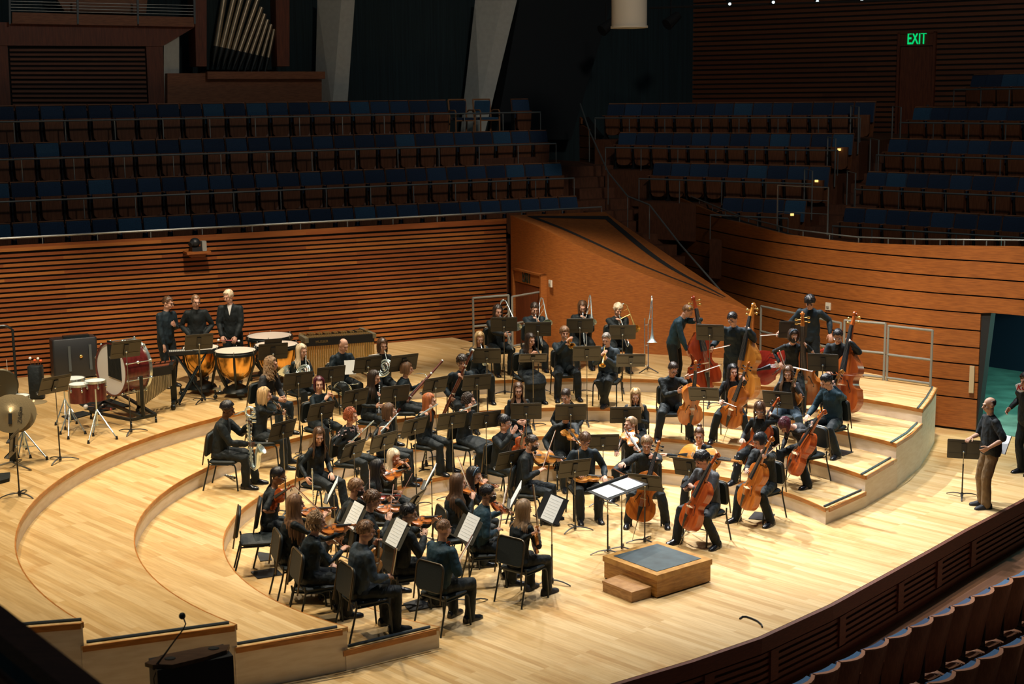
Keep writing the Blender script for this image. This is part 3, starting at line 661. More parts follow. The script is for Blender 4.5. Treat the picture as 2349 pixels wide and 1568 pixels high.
# ================================================================ CHAIRS, STANDS, INSTRUMENTS
m_black = mat('black_plastic', (.008, .014, .016), .45)
m_pad = mat('black_vinyl_pad', (.007, .0145, .017), .6, nscale=60, bump=.15)
m_frame = mat('black_steel_tube', (.007, .013, .015), .4, .2)
m_bronze = mat('bronze_back_edge', (.10, .075, .045), .35, .6)
m_chrome = mat('chrome', (.66, .76, .76), .24, .82)
m_silver = mat('silver_plate', (.74, .86, .85), .27, .78)
m_brass = mat('lacquered_brass', (.80, .52, .16), .27, .85)
m_desk = mat('stand_desk_paint', (.050, .047, .036), .48, .1)
m_pole = mat('stand_steel_tube', (.30, .28, .22), .3, .8)
m_paper = mat('paper', (.80, .82, .80), .75)
m_ebony = mat('ebony', (.012, .013, .015), .3)
m_hair = mat('bow_hair', (.72, .68, .58), .6)
m_bowst = mat('bow_stick', (.16, .05, .018), .35)
m_bridge = mat('bridge_maple', (.66, .48, .28), .5)
m_string = mat('string_wire', (.45, .45, .42), .3, .7)
def chair_kind():
    b = MB(); b.rbox((0, .0, .445), (.45, .44, .055), .07); seat = b.mesh('seat', m_pad)
    rt = M.Rotation(R(80), 3, 'X'); b = MB(); b.rbox((0, -.235, .70), (.44, .36, .045), .07, rt); back = b.mesh('backrest', m_pad)
    b = MB(); pts = []
    for sx, sy, a0 in ((1, 1, 0), (-1, 1, pi/2)):
        for i in range(5):
            a = a0+pi/2*i/4; pts.append((sx*.155+cos(a)*.065, sy*.12+sin(a)*.065))
    pts = [(.22, -.30)]+pts+[(-.22, -.30)]
    b.tube([V((0, -.243, .70))+rt @ V((x, y, 0))+V((0, -.012, 0)) for x, y in pts], .011, 6); frame_ = b.mesh('back_frame', m_bronze)
    legs = []
    for s in (-1, 1):
        b = MB(); b.tube([(s*.20, -.10, .415), (s*.215, .16, .415), (s*.217, .195, .40), (s*.22, .21, .36), (s*.225, .235, .0)], .0125, 7); legs.append(b.mesh('leg', m_frame))
        b = MB(); b.tube([(s*.22, -.215, .50), (s*.22, -.205, .42), (s*.222, -.225, .33), (s*.228, -.315, .0)], .0125, 7); legs.append(b.mesh('leg', m_frame))
    b = MB(); b.tube([(-.21, -.16, .405), (.21, -.16, .405)], .011, 6); b.tube([(-.21, .16, .405), (.21, .16, .405)], .011, 6); b.tube([(-.21, .1, .408), (-.21, -.2, .408)], .011, 6); b.tube([(.21, .1, .408), (.21, -.2, .408)], .011, 6)
    sf = b.mesh('seat_frame', m_frame)
    CH['chair'] = ('orchestra_chair', None, [('seat', seat, None, []), ('backrest', back, None, [('back_frame', frame_, None)]), ('seat_frame', sf, None, [])]+[('leg', l, None, []) for l in legs])
chair_kind()
def chair(p, yaw, label, z, group='musicians chairs'):
    o = dup('chair', label, 'chair', group); o.location = (p[0], p[1], z); o.rotation_euler = (0, 0, yaw-pi/2); return o
def stand_kind():
    b = MB(); b.rbox((0, 0, .16), (.51, .32, .005), .018, M.Rotation(R(90), 3, 'X'))
    b.box((0, .03, .004), (.50, .062, .005)); b.box((0, .06, .012), (.50, .004, .02))
    for z in (.295, .27, .09): b.box((0, -.004, z), (.46, .006, .006))
    desk = b.mesh('desk', m_desk)
    b = MB(); b.box((0, -.012, .15), (.075, .02, .20)); spine = b.mesh('desk_spine', m_black, False)
    b = MB(); b.ell((0, -.03, .12), .018, n=8, m=5); knob = b.mesh('tilt_knob', m_chrome)
    b = MB(); b.tube([(0, 0, 0), (0, 0, 1)], .0075, 7); up = b.mesh('upper_pole', m_pole)
    b = MB(); b.tube([(0, 0, .03), (0, 0, .52), (0, 0, .545)], [.011, .011, .013], 8); lo = b.mesh('lower_pole', m_black)
    b = MB()
    for k in range(3):
        a = R(90+120*k); d = V((cos(a), sin(a), 0)); b.tube([V((0, 0, .052)), d*.07+V((0, 0, .056)), d*.16+V((0, 0, .047)), d*.235+V((0, 0, .026)), d*.275+V((0, 0, .009))], [.017, .016, .014, .013, .011], 7, flat=.6)
    b.tube([(0, 0, .015), (0, 0, .075)], .022, 8); base = b.mesh('base', m_black)
    CH['stand'] = dict(desk=desk, spine=spine, knob=knob, up=up, lo=lo, base=base)
stand_kind()
def stand(center, zf, yaw, label, tilt=25, scale=1., group='music stands'):
    """center: world point of the desk's middle; yaw: direction the desk faces (towards the player)"""
    K = CH['stand']; t = R(tilt); o = thing('music_stand', label, 'music stand', group=group)
    n = V((0, 1, 0)); ctr = V((0, 0, .145)); 
    # pivot of the desk is at its spine, 0.12 above the ledge
    piv_h = center[2]-zf-.03; f = V((cos(yaw), sin(yaw), 0))
    base = V((center[0], center[1], zf))-f*.03; o.location = base; o.rotation_euler = (0, 0, yaw-pi/2)
    d = link('desk', K['desk'], o); d.location = (0, .03+.12*sin(t), piv_h-.12*cos(t)); d.rotation_euler = (t, 0, 0); d.scale = (scale, 1, scale)
    link('desk_spine', K['spine'], d); link('tilt_knob', K['knob'], d)
    u = link('upper_pole', K['up'], o); u.location = (0, 0, .5); u.scale = (1, 1, max(.05, piv_h-.5))
    l = link('lower_pole', K['lo'], o); l.scale = (1, 1, min(1, piv_h/.62)); b_ = link('base', K['base'], o)
    b_.rotation_euler = (0, 0, random.choice((0, .4, 1.1, pi)))
    return o, (base, yaw, piv_h+zf, t)
def sheets(info, label, w=.30, h=.30, dx=0., n=1, tilt=0., up=.0, name='sheet_music', m=None, lines=True):
    base, yaw, zp, t = info; f = V((cos(yaw), sin(yaw), 0)); r = V((sin(yaw), -cos(yaw), 0)); upv = V((0, 0, 1))*cos(t)-f*sin(t); nn = f*cos(t)+V((0, 0, 1))*sin(t)
    c = base+V((0, 0, zp-base.z))+f*.03+nn*.012+r*dx+upv*(h/2-.115+up)
    b = MB(); rot = M(((r.x, upv.x, nn.x), (r.y, upv.y, nn.y), (r.z, upv.z, nn.z))); b.box(c, (w, h, .006), rot)
    o = thing(name, label, 'sheet music' if name == 'sheet_music' else 'folder', me=b.mesh(name, m or m_paper, False))
    if lines and m is None:
        b = MB()
        for k in range(7): b.box(c+nn*.004+upv*(h*(.36-.12*k)), (w*.8, .003, .001), rot)
        part('printed_staves', b, mat('print_grey', (.60, .65, .68), .8), o, smooth=False)
    return o
def fiddle(key, name, Lb, rib, neck, tot, cols, slope=False, pin=0., gloss=.25):
    top = wood('varnish_'+key, cols, gloss, grain=(9, 1.2, 9), gs=4/Lb*.36, coat=.5)
    tab = [(0, .0), (.012, .12), (.05, .2), (.1, .25), (.17, .285), (.24, .293), (.32, .275), (.375, .255), (.41, .25), (.43, .2), (.48, .165), (.53, .156), (.58, .165), (.63, .192), (.655, .216), (.69, .218), (.76, .234), (.82, .236), (.88, .218), (.94, .165), (.98, .095), (1, .05)]
    if slope: tab = tab[:14]+[(.655, .22), (.69, .225), (.74, .22), (.80, .19), (.86, .145), (.92, .09), (.97, .055), (1, .042)]
    b = MB(); rs = []; ar = .055*Lb*.6
    for u, w in tab:
        w = max(w, .004)*Lb; e = sin(pi*min(1, max(0, (u*.96+.02))))**.5; X = [-1, -.93, -.6, 0, .6, .93, 1]
        rs.append([V((x*w, u*Lb, rib/2+ar*e*(1-x*x))) for x in X]+[V((x*w*.985, u*Lb, -rib/2-ar*.7*e*(1-x*x))) for x in X[::-1]])
    b.rings(rs); body = b.mesh('body', top, True, 35)
    zt = lambda y, x=0: rib/2+ar*sin(pi*min(1, max(0, y/Lb*.96+.02)))**.5*(1-(x/(.2*Lb))**2 if abs(x) < .2*Lb else 0)
    hb = .092*Lb if Lb < .5 else .10*Lb      # bridge height
    yb = .45*Lb
    fb0, fb1 = Lb*.66, Lb+neck; zn = rib/2+.035*Lb
    slope_ = (zt(yb)+hb*.82-zn)/(fb1-yb)
    zf = lambda y: zn+(fb1-y)*slope_
    b = MB(); b.rings([[V((x*w, y, zf(y)+(.004 if k else 0)*Lb*3*(1-abs(x)*.4)-.012*Lb)) for k, x in ((0, -1), (1, -1), (1, 0), (1, 1), (0, 1))] for y, w in ((fb0, .06*Lb), (fb1, .033*Lb))]); fbd = b.mesh('fingerboard', m_ebony)
    b = MB(); b.tube([(0, Lb*.97, rib*.1), (0, Lb*1.02, zn-.05*Lb), (0, Lb+neck, zn-.035*Lb)], [.05*Lb, .034*Lb, .03*Lb], 8)
    sc_ = tot-Lb-neck; y0 = Lb+neck
    b.tube([(0, y0, zn-.03*Lb), (0, y0+sc_*.45, zn-.05*Lb), (0, y0+sc_*.75, zn-.055*Lb)], [.034*Lb, .028*Lb, .024*Lb], 6, flat=1.3)
    pts = []; 
    for i in range(15):
        a = R(-90)+i*R(38); r_ = sc_*.21*(1-i/19); pts.append((0, y0+sc_*.78+cos(a)*r_*-1+0, zn-.055*Lb+sin(a)*r_-.02*Lb))
    b.tube(pts, [.026*Lb*(1-i/40) for i in range(15)], 6); b.ell((0, y0+sc_*.80, zn-.075*Lb), (.042*Lb, sc_*.09, sc_*.09), n=8, m=6); nk = b.mesh('neck_and_scroll', top)
    pegm = []
    for i in range(4):
        s = 1 if i % 2 else -1; y = y0+sc_*(.12+.15*i); b = MB(); b.tube([(-s*.03*Lb, y, zn-.05*Lb), (s*.075*Lb, y, zn-.05*Lb)], [.007*Lb, .009*Lb], 6); b.ell((s*.098*Lb, y, zn-.05*Lb), (.028*Lb, .022*Lb, .012*Lb), n=8, m=5); pegm.append(b.mesh('peg', m_ebony if Lb < .9 else m_brass))
    b = MB(); b.rings([[V((-w, y, z)), V((w, y, z)), V((w*.6, y, z+.014*Lb)), V((-w*.6, y, z+.014*Lb))] for y, w, z in ((.02*Lb, .018*Lb, zt(0)+.02*Lb), (.12*Lb, .024*Lb, zt(.1*Lb)+.035*Lb), (.30*Lb, .05*Lb, zt(.3*Lb)+.045*Lb))]); tp = b.mesh('tailpiece', m_ebony)
    b = MB(); b.rings([[V((x*.055*Lb*k, yb+d, z)) for x, d in ((-1, -.006*Lb), (1, -.006*Lb), (1, .006*Lb), (-1, .006*Lb))] for k, z in ((1.1, zt(yb)-.004*Lb), (.85, zt(yb)+hb*.35), (1., zt(yb)+hb*.75), (.7, zt(yb)+hb))]); br = b.mesh('bridge', m_bridge)
    b = MB()
    for i in range(4):
        x = (-1.5+i); b.tube([(x*.016*Lb, .29*Lb, zt(.29*Lb)+.06*Lb), (x*.022*Lb, yb, zt(yb)+hb+.002), (x*.012*Lb, y0+.02*Lb, zn+.012*Lb)], max(.0016, .0022*Lb), 4)
    st = b.mesh('strings', m_string)
    b = MB()
    for s in (-1, 1):
        pts = [(s*.135*Lb, .345*Lb), (s*.15*Lb, .36*Lb), (s*.14*Lb, .39*Lb), (s*.115*Lb, .43*Lb), (s*.10*Lb, .48*Lb), (s*.085*Lb, .515*Lb), (s*.07*Lb, .53*Lb), (s*.065*Lb, .515*Lb)]
        b.tube([(x, y, zt(y, x)+.003*Lb) for x, y in pts], [.012*Lb, .009*Lb, .007*Lb, .007*Lb, .007*Lb, .007*Lb, .009*Lb, .012*Lb], 6, flat=.5)
    fh = b.mesh('sound_holes', m_ebony)
    parts = [('body', body, None, [('sound_holes', fh, None)]), ('fingerboard', fbd, None, []), ('neck_and_scroll', nk, None, [('peg', p, None) for p in pegm]), ('tailpiece', tp, None, []), ('bridge', br, None, []), ('strings', st, None, [])]
    if pin:
        b = MB(); b.tube([(0, .01, 0), (0, -.05*Lb, 0), (0, -pin, 0)], [.012*Lb, .008*Lb, .005*Lb if Lb < .9 else .006*Lb], 6); parts.append(('endpin', b.mesh('endpin', m_pole), None, []))
    else:
        b = MB(); b.ell((-.07*Lb*2.2, .10*Lb, zt(.1*Lb)*.9+.03*Lb), (.09*Lb, .06*Lb, .025*Lb), n=10, m=5); parts.append(('chin_rest', b.mesh('chin_rest', m_ebony), None, []))
    CH[key] = (name, None, parts); CH[key+'_d'] = dict(Lb=Lb, rib=rib, neck=neck, tot=tot, zb=zt(yb)+hb, yb=yb, zn=zn, pin=pin)
ORG_ = [(.42, .105, .014), (.60, .19, .024)]; RED_ = [(.34, .055, .010), (.48, .10, .016)]; HON_ = [(.46, .17, .024), (.64, .27, .045)]; DRK_ = [(.22, .025, .008), (.34, .055, .012)]; RR_ = [(.28, .02, .012), (.40, .04, .02)]
for k, c in (('o', ORG_), ('r', RED_), ('h', HON_), ('x', RR_)):
    fiddle('violin_'+k, 'violin', .356, .03, .130, .595, c); fiddle('viola_'+k, 'viola', .41, .036, .145, .67, c)
    fiddle('cello_'+k, 'cello', .755, .115, .285, 1.225, c, pin=.30)
for k, c in (('h', HON_), ('r', DRK_), ('o', ORG_), ('x', RR_), ('c', [(.30, .055, .010), (.44, .105, .016)])): fiddle('bass_'+k, 'double_bass', 1.10, .19, .44, 1.80, c, slope=True, pin=.12)
def bow_kind(key, L, k=1.):
    b = MB(); b.tube([(0, -.01, 0), (0, L*.5, -.006), (0, L*.97, .004), (0, L, -.006)], [.0055*k, .0055*k, .004*k, .006*k], 6); st = b.mesh('stick', m_bowst)
    b = MB(); b.tube([(0, .03, -.022*k), (0, L*.985, -.016*k)], .0035*k, 5, flat=1.6); hr = b.mesh('bow_hair', m_hair)
    b = MB(); b.box((0, .03, -.012*k), (.012*k, .05, .024*k)); fg = b.mesh('frog', m_ebony, False)
    CH[key] = ('bow', None, [('stick', st, None, []), ('bow_hair', hr, None, []), ('frog', fg, None, [])])
bow_kind('bow', .73, 1.15); bow_kind('bow_c', .70, 1.5)
# ---- winds
def wind(key, name, parts): CH[key] = (name, None, parts)
b = MB(); b.tube([(0, 0, 0), (0, .67, 0)], .0105, 10); t_ = b.mesh('tube', m_silver); b = MB(); b.tube([(0, .05, 0), (0, .09, 0)], .0145, 10); lp = b.mesh('lip_plate', m_silver)
b = MB()
for i in range(13): b.tube([(0, .22+i*.032, .009), (0, .22+i*.032, .017)], .009, 8)
b.tube([(.011, .21, .01), (.011, .64, .01)], .003, 5); ky = b.mesh('key_work', m_chrome); wind('flute', 'flute', [('tube', t_, None, []), ('lip_plate', lp, None, []), ('key_work', ky, None, [])])
def clarinet(key, L, k=1., name='clarinet'):
    b = MB(); b.tube([(0, .07*L, 0), (0, .88*L, 0)], .0155*k, 10); a = b.mesh('tube', m_ebony); b = MB(); b.tube([(0, 0, .004), (0, .1*L, 0)], [.006*k, .014*k], 8); m_ = b.mesh('mouthpiece', m_ebony)
    b = MB(); b.tube([(0, .87*L, 0), (0, .94*L, 0), (0, .98*L, 0), (0, L, 0)], [.0165*k, .02*k, .03*k, .038*k], 12); bl = b.mesh('bell', m_ebony)
    b = MB()
    for y in (.1, .16, .5, .87): b.tube([(0, y*L-.004, 0), (0, y*L+.006, 0)], .0175*k, 10)
    for i in range(9): b.ell((.006*k*(i % 2), (.22+.07*i)*L, .018*k), (.008*k, .010*k, .004*k), n=6, m=4)
    b.tube([(.012*k, .2*L, .013*k), (.012*k, .84*L, .013*k)], .003*k, 5); kk = b.mesh('key_work', m_chrome)
    wind(key, name, [('tube', a, None, []), ('mouthpiece', m_, None, []), ('bell', bl, None, []), ('key_work', kk, None, [])])
clarinet('clarinet', .66); clarinet('clarinet_big', .80, 1.25)
m_bsn = wood('bassoon_maple', [(.10, .018, .010), (.16, .03, .014)], .3, grain=(9, 1, 9), coat=.4)
b = MB(); b.tube([(0, 0, 0), (0, .44, 0)], .034, 10, flat=.8); b.tube([(.016, .44, 0), (.016, 1.02, 0)], [.024, .02], 10); b.tube([(-.016, .44, 0), (-.016, .86, 0)], [.019, .014], 9); b.tube([(.016, 1.02, 0), (.016, 1.2, 0), (.016, 1.33, 0)], [.021, .018, .023], 10); bo = b.mesh('joints', m_bsn)
b = MB(); b.tube([(.016, 1.325, 0), (.016, 1.345, 0)], .026, 12); b.tube([(.016, 1.0, 0), (.016, 1.03, 0)], .0235, 10); b.tube([(0, .43, 0), (0, .45, 0)], .036, 10); rg = b.mesh('rings', mat('ivory_ring', (.8, .82, .78), .3, .3))
b = MB()
for i in range(9): b.ell((.02*((i % 2)*2-1), .06+.1*i, .035), (.013, .018, .006), n=6, m=4)
b.tube([(0, .05, .036), (0, .9, .028)], .005, 5); b.tube([(.02, .1, .034), (.03, .7, .03)], .005, 5); kk = b.mesh('key_work', m_chrome)
b = MB(); b.tube([(-.016, .85, 0), (-.016, .92, .02), (-.03, .95, .09), (-.06, .92, .19), (-.08, .84, .27)], [.008, .007, .006, .005, .003], 7); cr = b.mesh('crook', m_chrome); wind('bassoon', 'bassoon', [('joints', bo, None, []), ('rings', rg, None, []), ('key_work', kk, None, []), ('crook', cr, None, [])])
def brass(key, m):
    b = MB(); b.tube([(0, 0, 0), (0, .02, 0), (0, .06, 0)], [.013, .009, .005], 8); mp = b.mesh('mouthpiece', m_chrome)
    b = MB(); b.tube([(0, .05, 0), (0, .36, 0), (0, .40, -.03), (0, .40, -.07), (0, .36, -.10), (0, .14, -.10), (0, .1, -.07), (0, .1, -.03), (0, .14, .0)], .0075, 7); b.tube([(-.03, .12, -.04), (-.03, .33, -.04)], .0075, 7); tb = b.mesh('tubing', m)
    b = MB(); b.tube([(0, .14, 0), (0, .30, 0), (0, .38, 0), (0, .43, 0), (0, .465, 0), (0, .48, 0)], [.008, .010, .015, .024, .043, .061], 14, cap=False); bl = b.mesh('bell', m)
    b = MB()
    for i in range(3): b.tube([(-.015, .18+i*.032, -.13), (-.015, .18+i*.032, .03)], .011, 8); b.tube([(-.015, .18+i*.032, .03), (-.015, .18+i*.032, .055)], .005, 6)
    vl = b.mesh('valves', m); wind('trumpet_'+key, 'trumpet', [('mouthpiece', mp, None, []), ('tubing', tb, None, []), ('bell', bl, None, []), ('valves', vl, None, [])])
    # trombone: mouthpiece at origin, slide along +y
    b = MB(); b.tube([(0, 0, 0), (0, .02, 0), (0, .07, 0)], [.015, .010, .006], 8); mp = b.mesh('mouthpiece', m_chrome)
    b = MB(); b.tube([(0, .06, 0), (0, .86, 0), (-.02, .89, -.02), (-.055, .89, -.055), (-.07, .86, -.07), (-.07, .08, -.07)], .008, 7); b.tube([(0, .5, 0), (-.07, .5, -.07)], .007, 6); b.tube([(0, .12, 0), (-.07, .12, -.07)], .007, 6); sl = b.mesh('slide', m_chrome)
    b = MB(); pts = [(-.07, .09, -.07), (-.09, -.02, -.03), (-.11, -.22, .03)]
    for i in range(9):
        a = -pi/2+pi*i/8; pts.append((-.12, -.30-cos(a)*.085, .10+sin(a)*.085))
    pts += [(-.12, -.05, .19), (-.12, .15, .19), (-.12, .30, .19), (-.12, .38, .19), (-.12, .43, .19), (-.12, .455, .19)]
    b.tube(pts, [.009]*12+[.011, .014, .022, .040, .068, .10], 12, cap=False); b.tube([(-.11, .0, .19), (-.08, .02, -.05)], .006, 6); b.tube([(-.12, -.2, .185), (-.12, -.2, .015)], .006, 6); bl = b.mesh('bell_section', m)
    b = MB(); b.ell((-.12, -.40, .10), (.014, .02, .05), n=8, m=6); wt = b.mesh('balance_weight', m_chrome); wind('trombone_'+key, 'trombone', [('mouthpiece', mp, None, []), ('slide', sl, None, []), ('bell_section', bl, None, []), ('balance_weight', wt, None, [])])
    # horn: mouthpiece at origin, coil centre at (0,.34,-.10), bell towards -y..
    b = MB(); b.tube([(0, 0, 0), (0, .02, 0), (0, .06, -.01)], [.011, .008, .005], 8); mp = b.mesh('mouthpiece', m_chrome)
    b = MB(); c = V((0, .30, -.14))
    for k, (r_, dx, q) in enumerate(((.155, 0, .008), (.135, .018, .008), (.115, -.016, .0075), (.15, -.022, .007), (.085, .01, .007))): b.tube([c+V((dx, cos(2*pi*i/22)*r_, sin(2*pi*i/22)*r_)) for i in range(22)], q, 6, closed=True)
    b.tube([(0, .05, -.01), (0, .17, -.03), (0, .26, .0)], .006, 6); tb = b.mesh('coiled_tubing', m)
    b = MB(); b.tube([c+V((.0, cos(a)*.165, sin(a)*.165)) for a in [R(120-18*i) for i in range(10)]]+[c+V((.05, .02, -.235)), c+V((.10, -.09, -.27)), c+V((.135, -.15, -.285)), c+V((.15, -.175, -.29))], [.01]*6+[.012, .014, .017, .02, .035, .062, .105, .15], 14, cap=False); bl = b.mesh('bell', m)
    b = MB()
    for i in range(4): b.tube([c+V((-.045, .03-i*.035, -.02)), c+V((.03, .03-i*.035, -.02))], .016, 8); b.tube([c+V((-.03, .03-i*.035, 0)), c+V((-.05, .05-i*.035, .11))], .004, 5)
    vl = b.mesh('rotary_valves', m_chrome); wind('horn_'+key, 'french_horn', [('mouthpiece', mp, None, []), ('coiled_tubing', tb, None, []), ('bell', bl, None, []), ('rotary_valves', vl, None, [])])
brass('s', m_silver); brass('b', m_brass)
b = MB(); b.tube([(0, 0, 0), (0, .05, .012), (0, .12, .05), (0, .16, .06), (0, .20, .03), (0, .21, -.03)], [.008, .010, .012, .013, .014, .015], 8); ck = b.mesh('crook', m_silver)
b = MB(); pts = [(0, .20, 0)]
for i in range(12):
    a = R(180-i*30); pts.append((.02, .27+cos(a)*.075, .06+sin(a)*.075))
b.tube(pts, .018, 8); lo_ = b.mesh('top_loop', m_silver)
b = MB(); b.tube([(0, .215, .02), (0, .225, -.35), (0, .235, -.72), (0, .25, -.80), (0, .295, -.84), (0, .34, -.80), (0, .355, -.70)], [.018, .025, .033, .036, .038, .04, .042], 10); bd = b.mesh('body_tube', m_silver)
b = MB(); b.tube([(0, .355, -.70), (0, .36, -.62), (0, .375, -.57), (0, .40, -.535), (0, .425, -.515)], [.042, .046, .056, .075, .095], 14, cap=False); bl = b.mesh('bell', m_silver)
b = MB()
for i in range(11): b.tube([(.03, .225, -.1-.06*i), (.045, .225, -.1-.06*i)], .018-.0004*i, 8); b.ell((-.035, .25, -.08-.065*i), (.012, .016, .014), n=6, m=5)
for i in range(3): b.tube([(.02, .30, .05-.07*i), (.02, .36, .05-.07*i)], .022, 8)
b.tube([(.03, .25, 0), (.03, .27, -.75)], .005, 5); kk = b.mesh('key_work', m_chrome)
wind('bari_sax', 'baritone_saxophone', [('crook', ck, None, []), ('top_loop', lo_, None, []), ('body_tube', bd, None, []), ('bell', bl, None, []), ('key_work', kk, None, [])])
from mathutils import noise as mnoise
# ================================================================ PEOPLE
SKIN = {'a': (.60, .34, .24), 'b': (.52, .27, .18), 'c': (.66, .40, .30), 'd': (.10, .042, .022), 'e': (.24, .115, .06), 'f': (.50, .29, .19)}
HAIRC = {'black': (.010, .009, .010), 'dark': (.030, .018, .012), 'brown': (.085, .042, .020), 'lbrown': (.19, .10, .05), 'blond': (.46, .30, .14), 'pale': (.62, .50, .34), 'red': (.26, .062, .018), 'ginger': (.34, .10, .03), 'maroon': (.075, .010, .018), 'grey': (.20, .17, .14), 'dblond': (.27, .17, .09)}
def skinm(k): return mat('skin_'+k, SKIN[k], .5, nscale=30, namt=.06, spec=.35)
def hairm(k):
    return mat('hair_'+k, HAIRC[k], .40, nscale=30, namt=.5, stretch=(1, 1, .15), bump=.4, spec=.5)
def cloth(k):
    c = {'black': (.007, .0115, .0135), 'navy': (.0085, .0185, .026), 'blue': (.011, .036, .052), 'slate': (.030, .046, .060), 'grey': (.055, .06, .068), 'char': (.020, .022, .026), 'jean': (.035, .06, .085), 'khaki': (.18, .115, .055), 'white': (.7, .7, .68)}[k]
    return mat('cloth_'+k, c, .66, nscale=11, namt=.15, bump=.8, sheen=.03, spec=.28)
m_shoe = mat('shoe_leather', (.010, .011, .013), .22); m_canvas = mat('shoe_canvas', (.014, .015, .018), .7)
m_eye = mat('eye_dark', (.035, .022, .016), .25); m_lip = mat('lip', (.34, .11, .09), .5); m_mask = mat('mask_cloth', (.008, .009, .011), .8); m_lens = mat('spectacle_frame', (.03, .025, .022), .3); m_wire = mat('spectacle_wire', (.6, .62, .6), .25, .8)
REMQ = []
def remesh_later(o, mb, mats, voxel, smooth, extra=None, disp=0.):
    me = mb.mesh('tmp', mats, False); t = bpy.data.objects.new('tmp', me); C.objects.link(t)
    m = t.modifiers.new('r', 'REMESH'); m.mode = 'VOXEL'; m.voxel_size = voxel; m.use_smooth_shade = True
    if smooth: s = t.modifiers.new('s', 'SMOOTH'); s.factor = .5; s.iterations = smooth
    REMQ.append((o, t, extra, mats))
def flush_remesh():
    dg = bpy.context.evaluated_depsgraph_get(); dg.update()
    for o, t, extra, mats in REMQ:
        me = bpy.data.meshes.new_from_object(t.evaluated_get(dg)); me.name = o.name
        if extra is not None and extra.v:
            bm = bmesh.new(); bm.from_mesh(me); e = extra.mesh('x', mats, True); bm.from_mesh(e); bm.to_mesh(me); bm.free()
        if o.name.split('.')[0] in ('shirt', 'jacket', 'trousers', 'long_skirt', 'polo_shirt', 'hooded_top'):
            k = .0105 if not o.name.startswith('long') else .006; sd = V((len(me.vertices) % 97, len(me.vertices) % 31, 0)); 
            n_ = len(me.vertices); co = np.empty(n_*3, 'f'); nm_ = np.empty(n_*3, 'f'); me.vertices.foreach_get('co', co); me.vertex_normals.foreach_get('vector', nm_); co = co.reshape(-1, 3); nm_ = nm_.reshape(-1, 3)
            q1 = (co*np.array((11, 11, 7), 'f')+np.array(sd, 'f')).tolist(); q2 = (co*np.array((26, 26, 15), 'f')+np.array(sd, 'f')).tolist(); nf = mnoise.noise
            co = co+nm_*np.array([k*nf(a)+k*.6*nf(c) for a, c in zip(q1, q2)], 'f')[:, None]; me.vertices.foreach_set('co', co.ravel())
        me.materials.clear(); me.materials.append(mats)
        me.polygons.foreach_set('use_smooth', [True]*len(me.polygons)); me.update()
        old = o.data; o.data = me
    for o, t, e, m in REMQ: bpy.data.objects.remove(t)
    REMQ.clear()
def ik(a, t, l1, l2, pole):
    d = t-a; L = d.length
    if L > (l1+l2)*.995: d = d*((l1+l2)*.995/L); t = a+d; L = d.length
    L = max(L, abs(l1-l2)+.02)
    x = (l1*l1-l2*l2+L*L)/(2*L); h = sqrt(max(0, l1*l1-x*x)); u = d.normalized(); p = V(pole); p = p-u*p.dot(u)
    p = p.normalized() if p.length > 1e-4 else frame(u)[0]
    return a+u*x+p*h, t
def oval(b, secs, n=18, sq=.0):
    rs = []
    for c, a, d, xd, yd in secs:
        ring = []
        for i in range(n):
            t = 2*pi*i/n; ring.append(V(c)+V(xd)*(a*cos(t))+V(yd)*(d*sin(t)))
        rs.append(ring)
    b.rings(rs)
def hand(b, fing, T, fd, pn, s, curl, k=1.):
    fd = V(fd).normalized(); pn = V(pn); pn = (pn-fd*pn.dot(fd)); pn = pn.normalized() if pn.length > 1e-3 else frame(fd)[1]
    ac = fd.cross(pn)*s     # towards the thumb
    rot = M(((ac.x, fd.x, pn.x), (ac.y, fd.y, pn.y), (ac.z, fd.z, pn.z)))
    b.ell(T+fd*.048*k, (.040*k, .056*k, .0175*k), rot, 10, 8)
    for i, (off, L) in enumerate(((.027, .066), (.0095, .075), (-.009, .070), (-.0265, .056))):
        p = T+fd*(.088*k)+ac*(off*k); pts = [p-fd*.03*k]; a = curl*.45*(1+.12*i); d = fd+ac*(off*2.2)
        d.normalize(); pts.append(p)
        for seg, w in ((.45, 1.), (.32, 1.5), (.23, 1.1)):
            d = (Quaternion(ac, 0) @ d); q = d*cos(a)+pn*sin(a); d = q.normalized(); pts.append(pts[-1]+d*(L*seg*k)); a = curl*.62*w
        fing.tube(pts, [.0088*k, .0088*k, .0085*k, .0078*k, .006*k], 6, dome=True)
    p = T+fd*.022*k+ac*.026*k; d = (fd*.62+ac*.72+pn*.35).normalized(); d2 = (fd*.95+ac*.25+pn*.35).normalized()
    fing.tube([p-d*.012, p+d*.032*k, p+d*.032*k+d2*.032*k, p+d*.032*k+d2*.056*k], [.0115*k, .0105*k, .009*k, .007*k], 6, dome=True)
def head_prims(b, Hc, hr, hf, hu, f):
    rot = M(((hr.x, hf.x, hu.x), (hr.y, hf.y, hu.y), (hr.z, hf.z, hu.z)))
    def e(x, y, z, r, n=12, m=9): b.ell(Hc+hr*x+hf*y+hu*z, r, rot, n, m)
    k = .95 if f else 1.
    e(0, -.010, .028, (.074*k, .094, .088), 16, 12); e(0, .022, -.040, (.058*k, .070, .078), 14, 10); e(0, .052, -.088, (.030*k, .030, .024))
    e(0, .088, .022, (.048*k, .014, .014)); e(.033, .066, -.034, (.024, .024, .026)); e(-.033, .066, -.034, (.024, .024, .026)); e(0, .084, -.062, (.024, .016, .017))
    b.tube([Hc+hf*.088+hu*.020, Hc+hf*.104-hu*.010, Hc+hf*.117-hu*.030], [.009, .012, .0155], 8, dome=True)
    for s in (-1, 1): e(s*.077*k, -.004, -.006, (.011, .021, .032)); 
    e(.048*k, .0, -.070, (.020, .045, .030)); e(-.048*k, .0, -.070, (.020, .045, .030))
